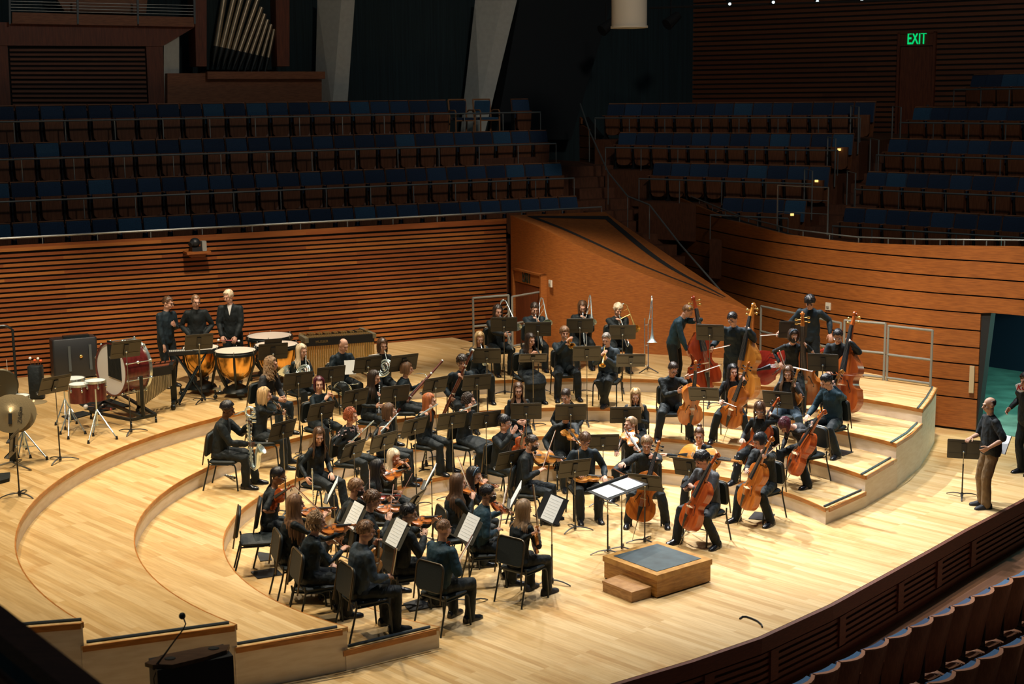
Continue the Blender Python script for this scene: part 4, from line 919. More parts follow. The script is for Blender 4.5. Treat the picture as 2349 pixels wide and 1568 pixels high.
EYE = {}
def face_parts(o, Hc, hr, hf, hu, d):
    rot = M(((hr.x, hf.x, hu.x), (hr.y, hf.y, hu.y), (hr.z, hf.z, hu.z)))
    def e(nm, pos, r, m):
        b = MB(); b.ell(Hc+hr*pos[0]+hf*pos[1]+hu*pos[2], r, rot, 8, 6); part(nm, b, m, o)
    for s in (-1, 1):
        e('eye', (s*.031, .0875, .002), (.0125, .008, .0062), m_eye)
        e('eyebrow', (s*.032, .0985, .0255), (.0175, .0055, .0038), hairm(d['hc'] if d['hc'] not in ('pale',) else 'dblond'))
    if d.get('mask'):
        b = MB(); rs = []
        for z, w, y in ((-.018, .060, .112), (-.045, .066, .124), (-.075, .060, .112), (-.108, .040, .075)):
            rs.append([Hc+hr*(x*w)+hf*(y*(1-.5*x*x)+.002)+hu*z for x in (-1.12, -.8, -.4, 0, .4, .8, 1.12)])
        b.grid(rs); n_ = len(b.v); 
        part('face_mask', b, m_mask, o); b = MB(); 
        for s in (-1, 1): b.tube([Hc+hr*(s*.066)+hf*.05-hu*.03, Hc+hr*(s*.082)-hf*.01-hu*.0], .003, 4)
        part('mask_loop', b, m_mask, o)
    else:
        e('mouth', (0, .0985, -.0625), (.0215, .007, .0062), m_lip)
    if d.get('glasses'):
        b = MB()
        for s in (-1, 1):
            b.tube([Hc+hr*(s*.032+cos(a)*.024)+hf*(.112-abs(cos(a))*.004)+hu*(.0+sin(a)*.019) for a in [2*pi*i/12 for i in range(12)]], .0028, 5, closed=True)
            b.tube([Hc+hr*(s*.056)+hf*.108+hu*.006, Hc+hr*(s*.078)+hf*.0+hu*.006], .0028, 5)
        b.tube([Hc+hr*-.009+hf*.115+hu*.003, Hc+hr*.009+hf*.115+hu*.003], .0028, 5); part('glasses', b, m_wire if d['glasses'] == 'w' else m_lens, o)
def hair(o, Hc, hr, hf, hu, N, d, rnd):
    st = d['hair']; m = hairm(d['hc']); b = MB(); f = d['f']; vol = d.get('vol', 1.)
    hc0 = Hc+hu*.028-hf*.010; R_ = V((.074*(.95 if f else 1), .094, .088)); nz = d.get('hn', .003); fr = d.get('fringe', 30)
    if st == 'bald': hl = lambda az: 90 if az < 95 else (14 if az < 120 else 8)
    def low(az):
        if az < 40: return fr
        if az < 62: return fr+(az-40)/22*(-6-fr)
        if az < 100: return -6-(az-62)*.1 if st in ('short', 'messy', 'bowl', 'fade') else -30
        return -30-min(1, (az-100)/40)*12 if st != 'fade' else -18
    thick = {'short': .012, 'fade': .006, 'messy': .018, 'bowl': .019, 'bald': .004, 'curly': .030, 'bun': .008, 'pony': .009}.get(st, .013)*vol
    rs = []; nu, nv = 28, 16
    for j in range(nv+1):
        el = -60+150*j/nv; ring = []
        for i in range(nu):
            az = 360*i/nu; a = min(az, 360-az); lo = low(a) if st != 'bald' else (85-4 if a < 80 else (20 if a < 95 else -25)); top = 90 if st != 'bald' else (28 if a < 130 else 38)
            if st == 'bald' and a < 80: lo = 95
            inn = min(1, max(0, (el-lo+6)/9)) * (1 if el < top else max(0, 1-(el-top)/10)); 
            wob = 1+(rnd.random()-.5)*2*nz/.09
            t = R(el); q = R(az); dv = V((sin(q)*cos(t), cos(q)*cos(t), sin(t)))
            rr = V((R_.x+thick, R_.y+thick, R_.z+thick*1.15))*(wob)
            k = .72+.28*inn if inn < 1 else 1
            ring.append(hc0+hr*(dv.x*rr.x*k)+hf*(dv.y*rr.y*k)+hu*(dv.z*rr.z*k))
        rs.append(ring)
    b.rings(rs)
    def lock(az, el0, L, r, wave=0., ph=0., fl=.55, drift=.0, sway=0.):
        pts = []; q = R(az)
        for el in (el0, el0*.5, 5, -18):
            t = R(el); dv = V((sin(q)*cos(t), cos(q)*cos(t), sin(t))); k = thick+.004
            pts.append(hc0+hr*(dv.x*(R_.x+k))+hf*(dv.y*(R_.y+k))+hu*(dv.z*(R_.z+k)))
        out = (hr*sin(q)+hf*cos(q)); out.z = 0; n = max(3, int(L/(.045 if wave < .012 else .018))); p = pts[-1].copy()
        for i in range(1, n+1):
            s = L/n; p = p+V((0, 0, -s))+out*(drift*s); c = V((N.x, N.y, p.z)); w = p-c; w.z = 0
            if p.z < N.z+.03:
                mn = .075+.07*min(1, max(0, (N.z+.03-p.z)/.08)); mn = mn if abs(w.y) < abs(w.x)*1.2 else mn*.86
                if w.length < mn: p = c+w.normalized()*mn
            pts.append(p+(hr*cos(i*(1.3 if wave < .012 else .95)+ph)+hf*sin(i*(1.3 if wave < .012 else .95)+ph))*wave)
        k = len(pts); b.tube(pts, [r*.7]+[r]*(k-3)+[r*.8, r*.35], 6, flat=fl, up=tuple(out) if out.length > .1 else (0, 0, 1))
    if st in ('short', 'messy', 'bowl', 'fade'):      # short locks combed from the crown
        for i in range({'fade': 90, 'short': 150}.get(st, 170)):
            az, el = rnd.uniform(-180, 180), rnd.uniform(-30, 86); lo = low(abs(az))
            ln = {'short': 20, 'fade': 9, 'messy': 26, 'bowl': 30}[st]
            if el < lo+ln*.55: continue
            pts = []; tw_ = rnd.uniform(-1, 1)*(16 if st == 'messy' else 6)
            for q_ in (0, .35, .7, 1):
                t, q = R(el-ln*q_), R(az+tw_*q_); dv = V((sin(q)*cos(t), cos(q)*cos(t), sin(t))); kk = thick*(.75+.35*rnd.random())+(.006*sin(q_*3.1) if st == 'messy' else .002*sin(q_*3.1))
                pts.append(hc0+hr*(dv.x*(R_.x+kk))+hf*(dv.y*(R_.y+kk))+hu*(dv.z*(R_.z+kk)))
            rd = {'fade': .006, 'short': .009, 'messy': .0105, 'bowl': .010}[st]; b.tube(pts, [rd*.6, rd, rd*.9, rd*.3], 5, flat=.6, up=tuple(pts[1]-hc0))
    if st in ('long', 'wavy', 'bob', 'curly_long', 'braids'):
        L = d.get('hl', {'long': .36, 'wavy': .34, 'bob': .10, 'curly_long': .26, 'braids': .36}[st]); n = {'braids': 40, 'curly_long': 84}.get(st, 34); a0 = d.get('ha', 66)
        for i in range(n):
            az = a0+(360-2*a0)*i/(n-1)+(rnd.random()-.5)*5; wv = {'wavy': .008, 'curly_long': .016, 'bob': .003}.get(st, .002)
            lock(az, 55+rnd.random()*22, L*(.82+.3*rnd.random()), {'braids': .0085, 'curly_long': .0085}.get(st, .0155), wv, rnd.random()*6, .8 if st != 'long' else .55, .06 if st == 'curly_long' else .0)
    if st == 'curly_long':
        for i in range(260):
            az = rnd.uniform(50, 310); el = rnd.uniform(-25, 84); q, t = R(az), R(el); dv = V((sin(q)*cos(t), cos(q)*cos(t), sin(t))); k = thick*1.2+.008*rnd.random()
            b.ell(hc0+hr*(dv.x*(R_.x+k))+hf*(dv.y*(R_.y+k))+hu*(dv.z*(R_.z+k)), rnd.uniform(.006, .012), None, 5, 4)
    if st == 'pony':
        for i in range(7): lock(180+(i-3)*7, 25, .22+.06*rnd.random(), .014, .003, i)
    elif st == 'bun': b.ell(hc0-hf*.075+hu*.085, (.036, .036, .032), None, 10, 8); b.ell(hc0-hf*.07+hu*.08, (.04, .03, .03))
    elif st == 'curly':
        for i in range(110):
            az = rnd.uniform(48, 312); el = rnd.uniform(-22, 85) if 90 < az < 270 else rnd.uniform(8, 85); q, t = R(az), R(el); dv = V((sin(q)*cos(t), cos(q)*cos(t), sin(t))); k = thick*.8
            b.ell(hc0+hr*(dv.x*(R_.x+k))+hf*(dv.y*(R_.y+k))+hu*(dv.z*(R_.z+k)), rnd.uniform(.013, .021), None, 6, 4)
    part('hair', b, m, o, ang=70)
    if d.get('band'):
        b = MB(); b.tube([hc0+hr*(cos(a)*(R_.x+thick+.004))+hf*.03+hu*(sin(a)*(R_.z+thick+.006)) for a in [pi*i/12 for i in range(13)]], .008, 6); part('headband', b, mat('headband_blue', (.05, .12, .2), .4), o)
PPL = {}
def w2l(base, yaw, p): 
    q = V(p)-base; a = -(yaw-pi/2); return V((q.x*cos(a)-q.y*sin(a), q.x*sin(a)+q.y*cos(a), q.z))
def l2w(base, yaw, p, vec=False):
    a = yaw-pi/2; q = V((p[0]*cos(a)-p[1]*sin(a), p[0]*sin(a)+p[1]*cos(a), p[2])); return q if vec else q+base
def person(k, px, lv, yaw, label, **d):
    rnd = random.Random(hash(k) % 9999 if False else sum(map(ord, k))*7+int(px[0]))
    d.setdefault('f', False); f = d['f']; s = d.get('s', .95 if f else 1.); d.setdefault('hair', 'short'); d.setdefault('hc', 'brown'); skin = d.get('skin', 'a')
    sit = d.get('sit', True); lean = R(d.get('lean', 8)); side = R(d.get('side', 0)); curl = R(d.get('curl', 6)); hp = R(d.get('hp', 14)); dy = R(d.get('hy', yaw)-yaw)
    yawr = R(yaw); hz = d.get('hz', .545 if sit else .93*s)
    def dr(a): return V((sin(side), sin(a), cos(a))).normalized()
    P0 = V((0, 0, hz)); W = P0+dr(lean*.55)*.19*s; Cs = W+dr(lean)*.18*s; N = Cs+dr(lean+curl)*.15*s
    hh = V((-sin(dy), cos(dy), 0)); hf = hh*cos(hp)-V((0, 0, 1))*sin(hp); hu = V((0, 0, 1))*cos(hp)+hh*sin(hp)
    rl = R(d.get('hroll', 0)); hr0 = hf.cross(hu); hu = hu*cos(rl)+hr0*sin(rl); hr = hf.cross(hu)
    nd = dr(lean+curl+.35*max(0, hp)); Hc = N+nd*.085*s+hu*.105*s*.98
    z0 = lv*H if not isinstance(lv, tuple) else lv[0]
    hw = onz(px[0], px[1], z0+Hc.z); off = l2w(V((0, 0, 0)), yawr, (Hc.x, Hc.y, 0), True); base = V((hw.x-off.x, hw.y-off.y, z0))
    fw, rt, up = l2w(base, yawr, (0, 1, 0), True), l2w(base, yawr, (1, 0, 0), True), V((0, 0, 1))
    LW = lambda p: l2w(base, yawr, p)
    hfW = l2w(base, yawr, hf, True); mouth = LW(Hc+hf*.108-hu*.062)
    PPL[k] = dict(base=base, yaw=yawr, head=hw, N=LW(N), fw=fw, rt=rt, z0=z0, mouth=mouth, hf=hfW)
    # ---- instrument and hands
    HT = {}     # 'L'/'R': (grip point world, palm normal world, curl, [finger dir])
    ins = d.get('ins')
    def put(key, O, ax, nz, nm=None):
        nonlocal_k = d.get('ik', k); o = dup(key, d.get('il') or (d.get('ia', '')+CH[key][0].replace('_', ' ')+' held by '+k), CH[key][0].replace('_', ' '), nm); place(o, O, ax, nz); return o
    def bowput(frog, tip, up_, key='bow', lab=None):
        o = dup(key, lab or ('bow in the hand of '+k), 'bow', 'string players bows'); place(o, frog, tip-frog, up_); return o
    if ins and ins[0] in ('violin', 'viola') :
        key = ins[0]+'_'+ins[1]; D = CH[key+'_d']; mode = ins[2] if len(ins) > 2 else 'play'
        if mode == 'play':
            B = LW(N+V((-.075, .10, .03)));
            if d.get('bb'): B = near(d['bb'], B)
            ax = l2w(base, yawr, d.get('ax', (-.42, .89, -.12)), True); nz0 = up*.92+rt*.36
        else:
            B = LW(V(d.get('bl', (-.10, .22, .64)))); ax = l2w(base, yawr, d.get('ax', (-.1, .25, .95)), True); nz0 = l2w(base, yawr, d.get('nz', (.2, 1, 0)), True)
            if d.get('bb'): B = near(d['bb'], B)
        if d.get('sc'): ax = aim(B, d['sc'], D['tot'], ax)-B
        ax.normalize()
        if d.get('nzw'): nz0 = V(d['nzw'])
        if mode == 'play' and d.get('nz'): nz0 = l2w(base, yawr, d['nz'], True)
        put(key, B, ax, nz0, 'violins and violas'); n = (nz0-ax*nz0.dot(ax)).normalized(); x = ax.cross(n)
        g = B+ax*(D['Lb']+D['neck']*.7)+n*.0
        if mode == 'play': HT['L'] = (g-n*.02, x*.8+n*.5, 1.0, n*.7+x*.25+ax*.25)
        else: HT['L'] = (g, (base+rt*.3-g)*0+rt, 1.0)
        if mode == 'play' and d.get('bow', True) is not None:
            q = d.get('q', .35); c = B+ax*(D['yb']+.045)+n*(D['zb']+.024); frog = c+x*(q*.73)+n*.01; tip = frog-x*.73
            if d.get('bf'): frog = near(d['bf'], frog)
            if d.get('bt'): tip = aim(frog, d['bt'], .73, c-frog)
            bowput(frog, tip, n); bd = (tip-frog).normalized(); HT['R'] = (frog+bd*.03+up*.01, -up-n*.2, .9)
    elif ins and ins[0] in ('cello', 'bass'):
        key = ins[0]+'_'+ins[1]; D = CH[key+'_d']; 
        E0 = onz(*d['ep'], z0) if d.get('ep') else None; tgt = LW(N+V((-.10, .10, .18))) if ins[0] == 'cello' else LW(N+V((-.22, .25, .35)))
        tot = D['tot']+D['pin']
        if E0 is None: B = near(d['bb'], LW(d['bl'])); ax = aim(B, d['sc'], D['tot'], l2w(base, yawr, d['ax'], True))-B; ax.normalize()
        else: ax = aim(E0, d['sc'], tot, tgt-E0)-E0; ax.normalize(); B = E0+ax*D['pin']
        nz0 = V(d['nzw']) if d.get('nzw') else l2w(base, yawr, d.get('nz', (0, 1, .25)), True); put(key, B, ax, nz0, 'cellos' if ins[0] == 'cello' else 'double basses'); n = (nz0-ax*nz0.dot(ax)).normalized(); x = ax.cross(n)
        lh = d.get('lh', .62); HT['L'] = (B+ax*(D['Lb']+D['neck']*lh)+n*(D['zn']-.01), n*.2-x, 1.1, -n*.5-x*.6+up*.2)
        L_ = .70; q = d.get('q', .35); c = B+ax*(D['yb']+.09*D['Lb'])+n*(D['zb']+.02); frog = c-x*(q*L_)-up*.02; tip = frog+x*L_
        if d.get('bf'): frog = near(d['bf'], frog)
        if d.get('bt'): tip = aim(frog, d['bt'], L_, c-frog)
        if d.get('bow', True): bowput(frog, tip, n, 'bow_c'); HT['R'] = (frog+n*.02, -n*.6-up*.4, .9)
        else: HT['R'] = (c-x*.10+n*.03, -n, .5)
    elif ins and ins[0] in ('flute', 'clarinet', 'clarinet_big', 'trumpet_s', 'trumpet_b', 'bassoon', 'trombone_s', 'trombone_b', 'horn_s', 'horn_b', 'bari_sax'):
        kd = ins[0].split('_')[0]; axd = {'flute': rt*.92+fw*.3-up*.22, 'clarinet': fw*.55-up*.83, 'trumpet': hfW, 'trombone': hfW*.9-up*.25, 'horn': fw*.62-up*.62+rt*.1, 'bari': fw}.get(kd)
        O = mouth+hfW*.012
        if kd == 'bassoon':
            O = near(d['bb'], LW((.20, .10, .42))); axd = l2w(base, yawr, (-.36, .34, .87), True); ax = (aim(O, d['ft'], 1.345, axd)-O).normalized()
            put('bassoon', O, ax, -fw*1.0+rt*.1, 'bassoons'); HT['R'] = (O+ax*.34+fw*.02, rt*-.6-fw*.5, .7); HT['L'] = (O+ax*.80+fw*.02, rt*.8-fw*.3, .8)
        else:
            LEN = {'flute': .67, 'clarinet': .80 if 'big' in ins[0] else .66, 'trumpet': .48, 'trombone': .9, 'horn': .35, 'bari': .3}[kd]
            if d.get('rest'): O = near(d['bb'], LW(d['bl']))
            ax = V(axd).normalized()
            if d.get('ax'): ax = l2w(base, yawr, d['ax'], True).normalized()
            if d.get('ft'): ax = (aim(O, d['ft'], LEN, ax)-O).normalized()
            nz0 = {'flute': up*.8+fw*.6, 'clarinet': fw+up*.6, 'trumpet': up, 'trombone': up, 'horn': up, 'bari': up}[kd]
            if d.get('nz'): nz0 = l2w(base, yawr, d['nz'], True)
            if d.get('nzw'): nz0 = V(d['nzw'])
            if kd == 'flute' and not d.get('rest'): O = O-ax*.07
            put(ins[0], O, ax, nz0, kd+'s'); n = (nz0-ax*nz0.dot(ax)).normalized(); x = ax.cross(n)
            if kd == 'flute': HT['L'] = (O+ax*.27-n*.01, -fw-up*.2, .8, up*.6+fw*.4-rt*.1); HT['R'] = (O+ax*.48-n*.01, fw*.4-up*.6, .8, fw*.9+up*.1)
            elif kd == 'clarinet': HT['L'] = (O+ax*.26+n*.02, rt*.7-fw*.6, .9); HT['R'] = (O+ax*.50+n*.02, -rt*.7-fw*.6, .9)
            elif kd == 'trumpet': HT['L'] = (O+ax*.22-n*.05, rt, 1.1); HT['R'] = (O+ax*.22+n*.05, -rt*.4-n*.8, .8)
            elif kd == 'trombone': HT['L'] = (O+ax*.10-n*.03-x*.03, rt, 1.1); HT['R'] = (O+ax*d.get('slide', .5)-n*.03-x*.03, -rt, 1.)
            elif kd == 'horn': HT['L'] = (O+ax*.27-n*.05-x*.05, rt, .9); HT['R'] = (O+ax*.16-n*.40+x*.12, -rt*.3+ax, .4)
            elif kd == 'bari': HT['L'] = (O+ax*.235-up*.12+fw*.01, rt-fw*.5, .9); HT['R'] = (O+ax*.24-up*.46+fw*.02, -rt-fw*.5, .9)
    if d.get('xb'):     # a bow held at rest: (frog local, frog px, tip px, tip direction local)
        xl, xf, xt, xd = d['xb']; frog = near(xf, LW(xl)) if xf else LW(xl); tip = aim(frog, xt, .72, l2w(base, yawr, xd, True)) if xt else frog+l2w(base, yawr, xd, True).normalized()*.72
        bowput(frog, tip, -fw+up*.2, d.get('xk', 'bow')); HT[d.get('xh', 'R')] = (frog+(tip-frog).normalized()*.03, -up*.5+fw*.3-rt*.4, 1.)
    for hnd in ('L', 'R'):
        v = d.get('h'+hnd)
        if v is not None:       # local point (x,y,z), optional pixel, palm normal, curl
            g = LW(v[0]); 
            if len(v) > 1 and v[1]: g = near(v[1], g)
            HT[hnd] = (g, l2w(base, yawr, v[2], True) if len(v) > 2 and v[2] else -up, v[3] if len(v) > 3 else .5)
    if not sit and 'L' not in HT: HT['L'] = (LW((-.25, .06, .80*s)), rt, .5)
    if not sit and 'R' not in HT: HT['R'] = (LW((.25, .06, .80*s)), -rt, .5)
    HT.setdefault('L', (LW((-.13, .34, .64)), -up, .5)); HT.setdefault('R', (LW((.13, .34, .64)), -up, .5))
    # ---- joints
    sw = (.150 if f else .172)*s; bx = V((cos(-dr(0).x), 0, -sin(side))).normalized(); tw = R(d.get('tw', 0)); bx = V((cos(tw), sin(tw), -sin(side))).normalized()
    Sh = {'L': N-bx*sw-V((0, .005, .056)), 'R': N+bx*sw-V((0, .005, .056))}
    arm = {}
    for hnd, sg in (('L', -1), ('R', 1)):
        g, pn, cu = HT[hnd][:3]; g = w2l(base, yawr, g); pn = w2l(V((0, 0, 0)), yawr, pn); S = Sh[hnd]
        pole = d.get('pole'+hnd, (sg*.55, -.35, -.75)); fdx = HT[hnd][3] if len(HT[hnd]) > 3 else None
        fd0 = (g-S).normalized(); e_, t_ = ik(S, g-fd0*.075, .285*s, .255*s, pole); fd1 = (t_-e_).normalized()
        fd = w2l(V((0, 0, 0)), yawr, fdx).normalized() if fdx is not None else (fd1*.8+fd0*.2).normalized()
        T = g-fd*.08; e_, t_ = ik(S, T, .285*s, .255*s, pole); arm[hnd] = (S, e_, t_, fd, pn, cu)
    leg = {}
    for hnd, sg in (('L', -1), ('R', 1)):
        hj = P0+V((sg*.088*s, 0, -.01)); ft = d.get('f'+hnd); 
        if ft is None: ft = (sg*.14, .40) if sit else (sg*.11, .0)
        A = V((ft[0], ft[1], .085)) if len(ft) == 2 else V((ft[0], ft[1], ft[2]+.085)); kn, an = ik(hj, A, .435*s, .415*s, d.get('kp'+hnd, (sg*.18, 1, .5)))
        leg[hnd] = (hj, kn, an, d.get('ta'+hnd, d.get('toe', 8)*sg))
    # ---- body mesh
    ay = lambda a: V((0, cos(a), -sin(a)))
    b = MB(); fing = MB(); g_ = 0.
    def torso(b, t, long=.09, hips=True):
        hw_ = (.160 if f else .158)*s*d.get('fat', 1); ws = (.118 if f else .135)*s*d.get('fat', 1); ch = (.132 if f else .152)*s; y = V((1, 0, 0))
        secs = []
        if hips: secs += [(P0-V((0, 0, long)), hw_*.92+t, .105+t, y, ay(0)), (P0+V((0, 0, .01)), hw_+t, .112*d.get('fat', 1)+t, y, ay(lean*.3))]
        if t: ws += .024*s if not f else .010*s
        secs += [(W-dr(lean*.6)*.05, ws*1.06+t, .100*d.get('fat', 1)+t, y, ay(lean*.6)), (W+dr(lean)*.03, ws+t, .096*d.get('fat', 1)+t, bx, ay(lean)), (Cs, ch+t, (.108 if not f else .112)+t, bx, ay(lean)), (Cs+dr(lean)*.075*s, ch*1.05+t, .092+t, bx, ay(lean+curl)), (N-dr(lean+curl)*.03, sw*.78+t, .066+t, bx, ay(lean+curl)), (N+dr(lean+curl)*.012, .066+t*.6, .058+t*.6, bx, ay(lean+curl))]
        oval(b, secs)
    torso(b, 0); nr = .047 if f else .053
    b.tube([N-nd*.03, N+nd*.05, Hc-hu*.05-hf*.012], [nr*1.15, nr, nr], 12, dome=True); head_prims(b, Hc, hr, hf, hu, f)
    ar = (.82 if f else 1.)*s
    for hnd, sg in (('L', -1), ('R', 1)):
        S, e_, t_, fd, pn, cu = arm[hnd]
        b.ell(S, .046*ar, None, 10, 8); b.tube([S, S+(e_-S)*.5, e_, e_+(t_-e_)*.3, t_, t_+fd*.02], [.045*ar, .042*ar, .038*ar, .039*ar, .027*ar, .027*ar], 10, dome=True); hand(b, fing, t_, fd, pn, sg, cu, .93 if f else 1.02)
        hj, kn, an, ta = leg[hnd]; q_ = .72 if d.get('skirt') else 1; b.tube([hj, hj+(kn-hj)*.5, kn, kn+(an-kn)*.35, an], [.082*s*q_, .068*s*q_, .052*s*q_, .052*s*q_, .036*s], 12, dome=True); b.ell(an+V((0, .045, -.05)), (.026, .085, .026), None, 10, 8)
    o = thing('person', label, 'person', base, yawr-pi/2, d.get('grp', 'orchestra players'), me=bpy.data.meshes.new('person'))
    remesh_later(o, b, skinm(skin), .0105, 1, fing)
    # ---- clothes
    top = cloth(d.get('top', 'black')); slv = d.get('slv', 1.); jack = d.get('jacket', False); t = .022 if jack else d.get('loose', .021 if not f else .015); b = MB(); lg = .07 if not jack else .13
    torso(b, t, lg+.02)
    for hnd, sg in (('L', -1), ('R', 1)):
        S, e_, t_, fd, pn, cu = arm[hnd]; r_ = [.0635*ar, .062*ar, .056*ar, .055*ar, .041*ar] if not f else [.060*ar, .057*ar, .049*ar, .050*ar, .038*ar]
        if jack: r_ = [x+.006 for x in r_]
        b.ell(S, .0635*ar, None, 10, 8); b.tube([N-V((0, .01, .035)), S*.75+N*.25-V((0, .005, .012)), S], [.058*ar, .056*ar, .056*ar], 10, dome=True)
        if slv >= .9: b.tube([S, S+(e_-S)*.5, e_, e_+(t_-e_)*.4, e_+(t_-e_)*slv*.95], r_, 10, dome=True)
        elif slv > .5: b.tube([S, S+(e_-S)*.5, e_, e_+(t_-e_)*(slv-.5)*2], r_[:4], 10, dome=True)
        else: b.tube([S, S+(e_-S)*slv*1.2, S+(e_-S)*slv*2], [r_[0], r_[1], r_[1]*1.03], 10, dome=True)
    if d.get('collar', not f): b.tube([N-nd*.012, N+nd*.038], [.072 if not f else .062, .060 if not f else .052], 14)
    nm = 'jacket' if jack else d.get('topname', 'shirt'); so = link(nm, bpy.data.meshes.new(nm), o); remesh_later(so, b, top, .0135, 4)
    if d.get('vneck') or jack:
        b = MB(); a_ = lean+curl; fwd = ay(lean); c = N+fwd*(.074 if not f else .066); q = N+fwd*.125-dr(lean)*.17
        b.add([c-bx*.045+dr(lean)*.02, c+bx*.045+dr(lean)*.02, q, q-fwd*.05, c-bx*.045-fwd*.05+dr(lean)*.02, c+bx*.045-fwd*.05+dr(lean)*.02], [(0, 1, 2), (0, 2, 3, 4), (1, 5, 3, 2), (0, 4, 5, 1)])
        if d.get('vneck'): part('undershirt', b, cloth(d['vneck']) if d['vneck'] != 'skin' else skinm(skin), o)
    if d.get('lace'):
        b = MB()
        for i in range(34):
            sg = rnd.choice((-1, 1)); q = Sh['L' if sg < 0 else 'R']; w_ = V((sg*rnd.uniform(.2, 1), rnd.uniform(-.9, .9), rnd.uniform(.0, 1))).normalized(); b.ell(q+w_*.074+(arm['L' if sg < 0 else 'R'][1]-q)*rnd.uniform(0, .45), (.014, .014, .007), None, 6, 4)
        for i in range(26): a_ = rnd.uniform(-1.3, 1.3); b.ell(N+V((sin(a_)*.085, cos(a_)*.075, -.02-rnd.random()*.07)), (.012, .012, .009), None, 6, 4)
        part('lace_trim', b, mat('lace_pink', (.45, .32, .32), .7), o)
    tr = cloth(d.get('trs', 'black')); b = MB(); sk = d.get('skirt')
    y = V((1, 0, 0)); oval(b, [(P0-V((0, 0, .095)), .148*s, .112, y, ay(0)), (P0, .168*s*d.get('fat', 1), .122*d.get('fat', 1), y, ay(0)), (P0+V((0, 0, .10)), .145*s*d.get('fat', 1), .11*d.get('fat', 1), y, ay(lean*.5))])
    if not sk:
        fl_ = d.get('flare', .066)
        for hnd in 'LR':
            hj, kn, an, ta = leg[hnd]; b.tube([hj, hj+(kn-hj)*.5, kn, kn+(an-kn)*.4, an+V((0, .005, -.02))], [.106*s, .094*s, .079*s, .074*s, fl_], 12, dome=True)
        nm = 'trousers'
    else:
        nm = 'long_skirt'; (h1, k1, a1, _), (h2, k2, a2, _) = leg['L'], leg['R']; c = lambda p, q: (p+q)/2
        if sit:
            oval(b, [(c(h1, h2)+V((0, -.05, 0)), .165, .09, y, V((0, 0, 1))), (c(h1, h2)+(c(k1, k2)-c(h1, h2))*.5, .21, .10, y, V((0, 0, 1))), (c(k1, k2)+V((0, .0, .0)), .225, .105, y, V((0, .7, .7))), (c(k1, k2)+V((0, .06, -.09)), .22, .11, y, V((0, 1, .1))), (c(a1, a2)+V((0, .02, .22)), .205, .12, y, V((0, 1, 0))), (c(a1, a2)+V((0, .02, -.04)), .215, .14, y, V((0, 1, 0)))])
        else: oval(b, [(P0, .18, .13, y, V((0, 1, 0))), (c(a1, a2), .26, .2, y, V((0, 1, 0)))])
    to = link(nm, bpy.data.meshes.new(nm), o); remesh_later(to, b, tr, .0135, 3)
    sm = m_canvas if d.get('sandal') else m_shoe
    for hnd, sg in (('L', -1), ('R', 1)):
        hj, kn, an, ta = leg[hnd]; a = R(-ta); fx = V((sin(-a), cos(a), 0)); sx = V((cos(a), sin(a), 0)); z = an.z-.085; b = MB(); p = V((an.x, an.y, z))
        sec = [(-.085, .030, .035, .08), (-.065, .039, .038, .10), (.0, .041, .042, .105), (.06, .046, .036, .082), (.12, .050, .032, .06), (.175, .044, .026, .05), (.205, .024, .02, .034)]
        b.rings([[p+fx*y_+sx*(w*cx)+V((0, 0, zz)) for cx, zz in ((-1, .0), (-.98, h*.45), (-.62, h*.92), (0, h), (.62, h*.92), (.98, h*.45), (1, 0))] for y_, w, _, h in sec]); so = part('shoe', b, sm, o, ang=50)
    face_parts(o, Hc, hr, hf, hu, d); hair(o, Hc, hr, hf, hu, N, d, rnd)
    if sit and d.get('chair', True):
        cp = base+fw*d.get('cf', .09); chair(cp, yawr+R(d.get('cyaw', 0)), 'black padded chair under '+k, z0)
    return o
# ================================================================ THE CAST (head pixel, level, facing in degrees: 0 = right of the picture, -90 = to the camera)
P = person
NS = dict(sit=False)
# percussion, standing by the slatted wall
P('the bespectacled percussionist', (385, 694), 4, -35, 'person in dark shirt standing by the slatted wall, one forearm bent across the chest', sit=False, hy=-14, hp=16, hair='short', hc='brown', glasses=1, hL=((.02, .24, 1.17), (399, 744), (0, -1, 0), .8), hR=((.26, .08, .80), (379, 806)), lean=4, grp='percussionists', top='navy')
P('the turtleneck percussionist', (449, 690), 4, -80, 'person in black turtleneck standing behind the keyboard percussion, middle of three', sit=False, hy=-62, hp=14, hair='pony', hc='lbrown', glasses=1, hL=((-.10, .2, .93),), hR=((.10, .2, .93),), grp='percussionists', collar=True)
P('the timpanist', (524, 679), 4, -92, 'person in black shirt and white undershirt standing behind timpani with red mallets', sit=False, hy=-118, hp=18, hair='bowl', hc='pale', vol=.8, fringe=34, vneck='white', s=1.05, hL=((-.13, .26, .90), (538, 780), (.3, -1, -.3), .9), hR=((.13, .26, .90), (511, 779), (-.3, -1, -.3), .9), grp='percussionists')
# horns
P('the resting curly-haired horn player', (622, 834), 3, -28, 'person in black sweater seated with clasped hands, nearest the timpani', hy=-6, hp=6, hair='curly_long', hc='dblond', ha=55, lean=16, top='char', hL=((-.03, .50, .66), (654, 915), (1, -.3, 0), .7), hR=((.04, .50, .66), (648, 918), (-1, -.3, 0), .7), trs='navy')
P('the horn player with raised bell', (692, 804), 3, -52, 'person in dark navy jacket seated playing a silver french horn beside the timpani', f=True, hy=-42, hp=10, hair='long', hc='pale', hl=.30, top='navy', ins=('horn_s',), ax=(.25, .72, -.64), nzw=(.75, -.1, .6))
P('the paper-holding horn player', (788, 791), 3, -52, 'person in black shirt looking down at a sheet of paper, horn on the lap', hy=-48, hp=24, hair='bald', hc='dark', hR=((.06, .40, .92), (797, 848), (-1, 0, 0), .6), hL=((-.10, .42, .95), (808, 838), (1, 0, 0), .6), top='navy')
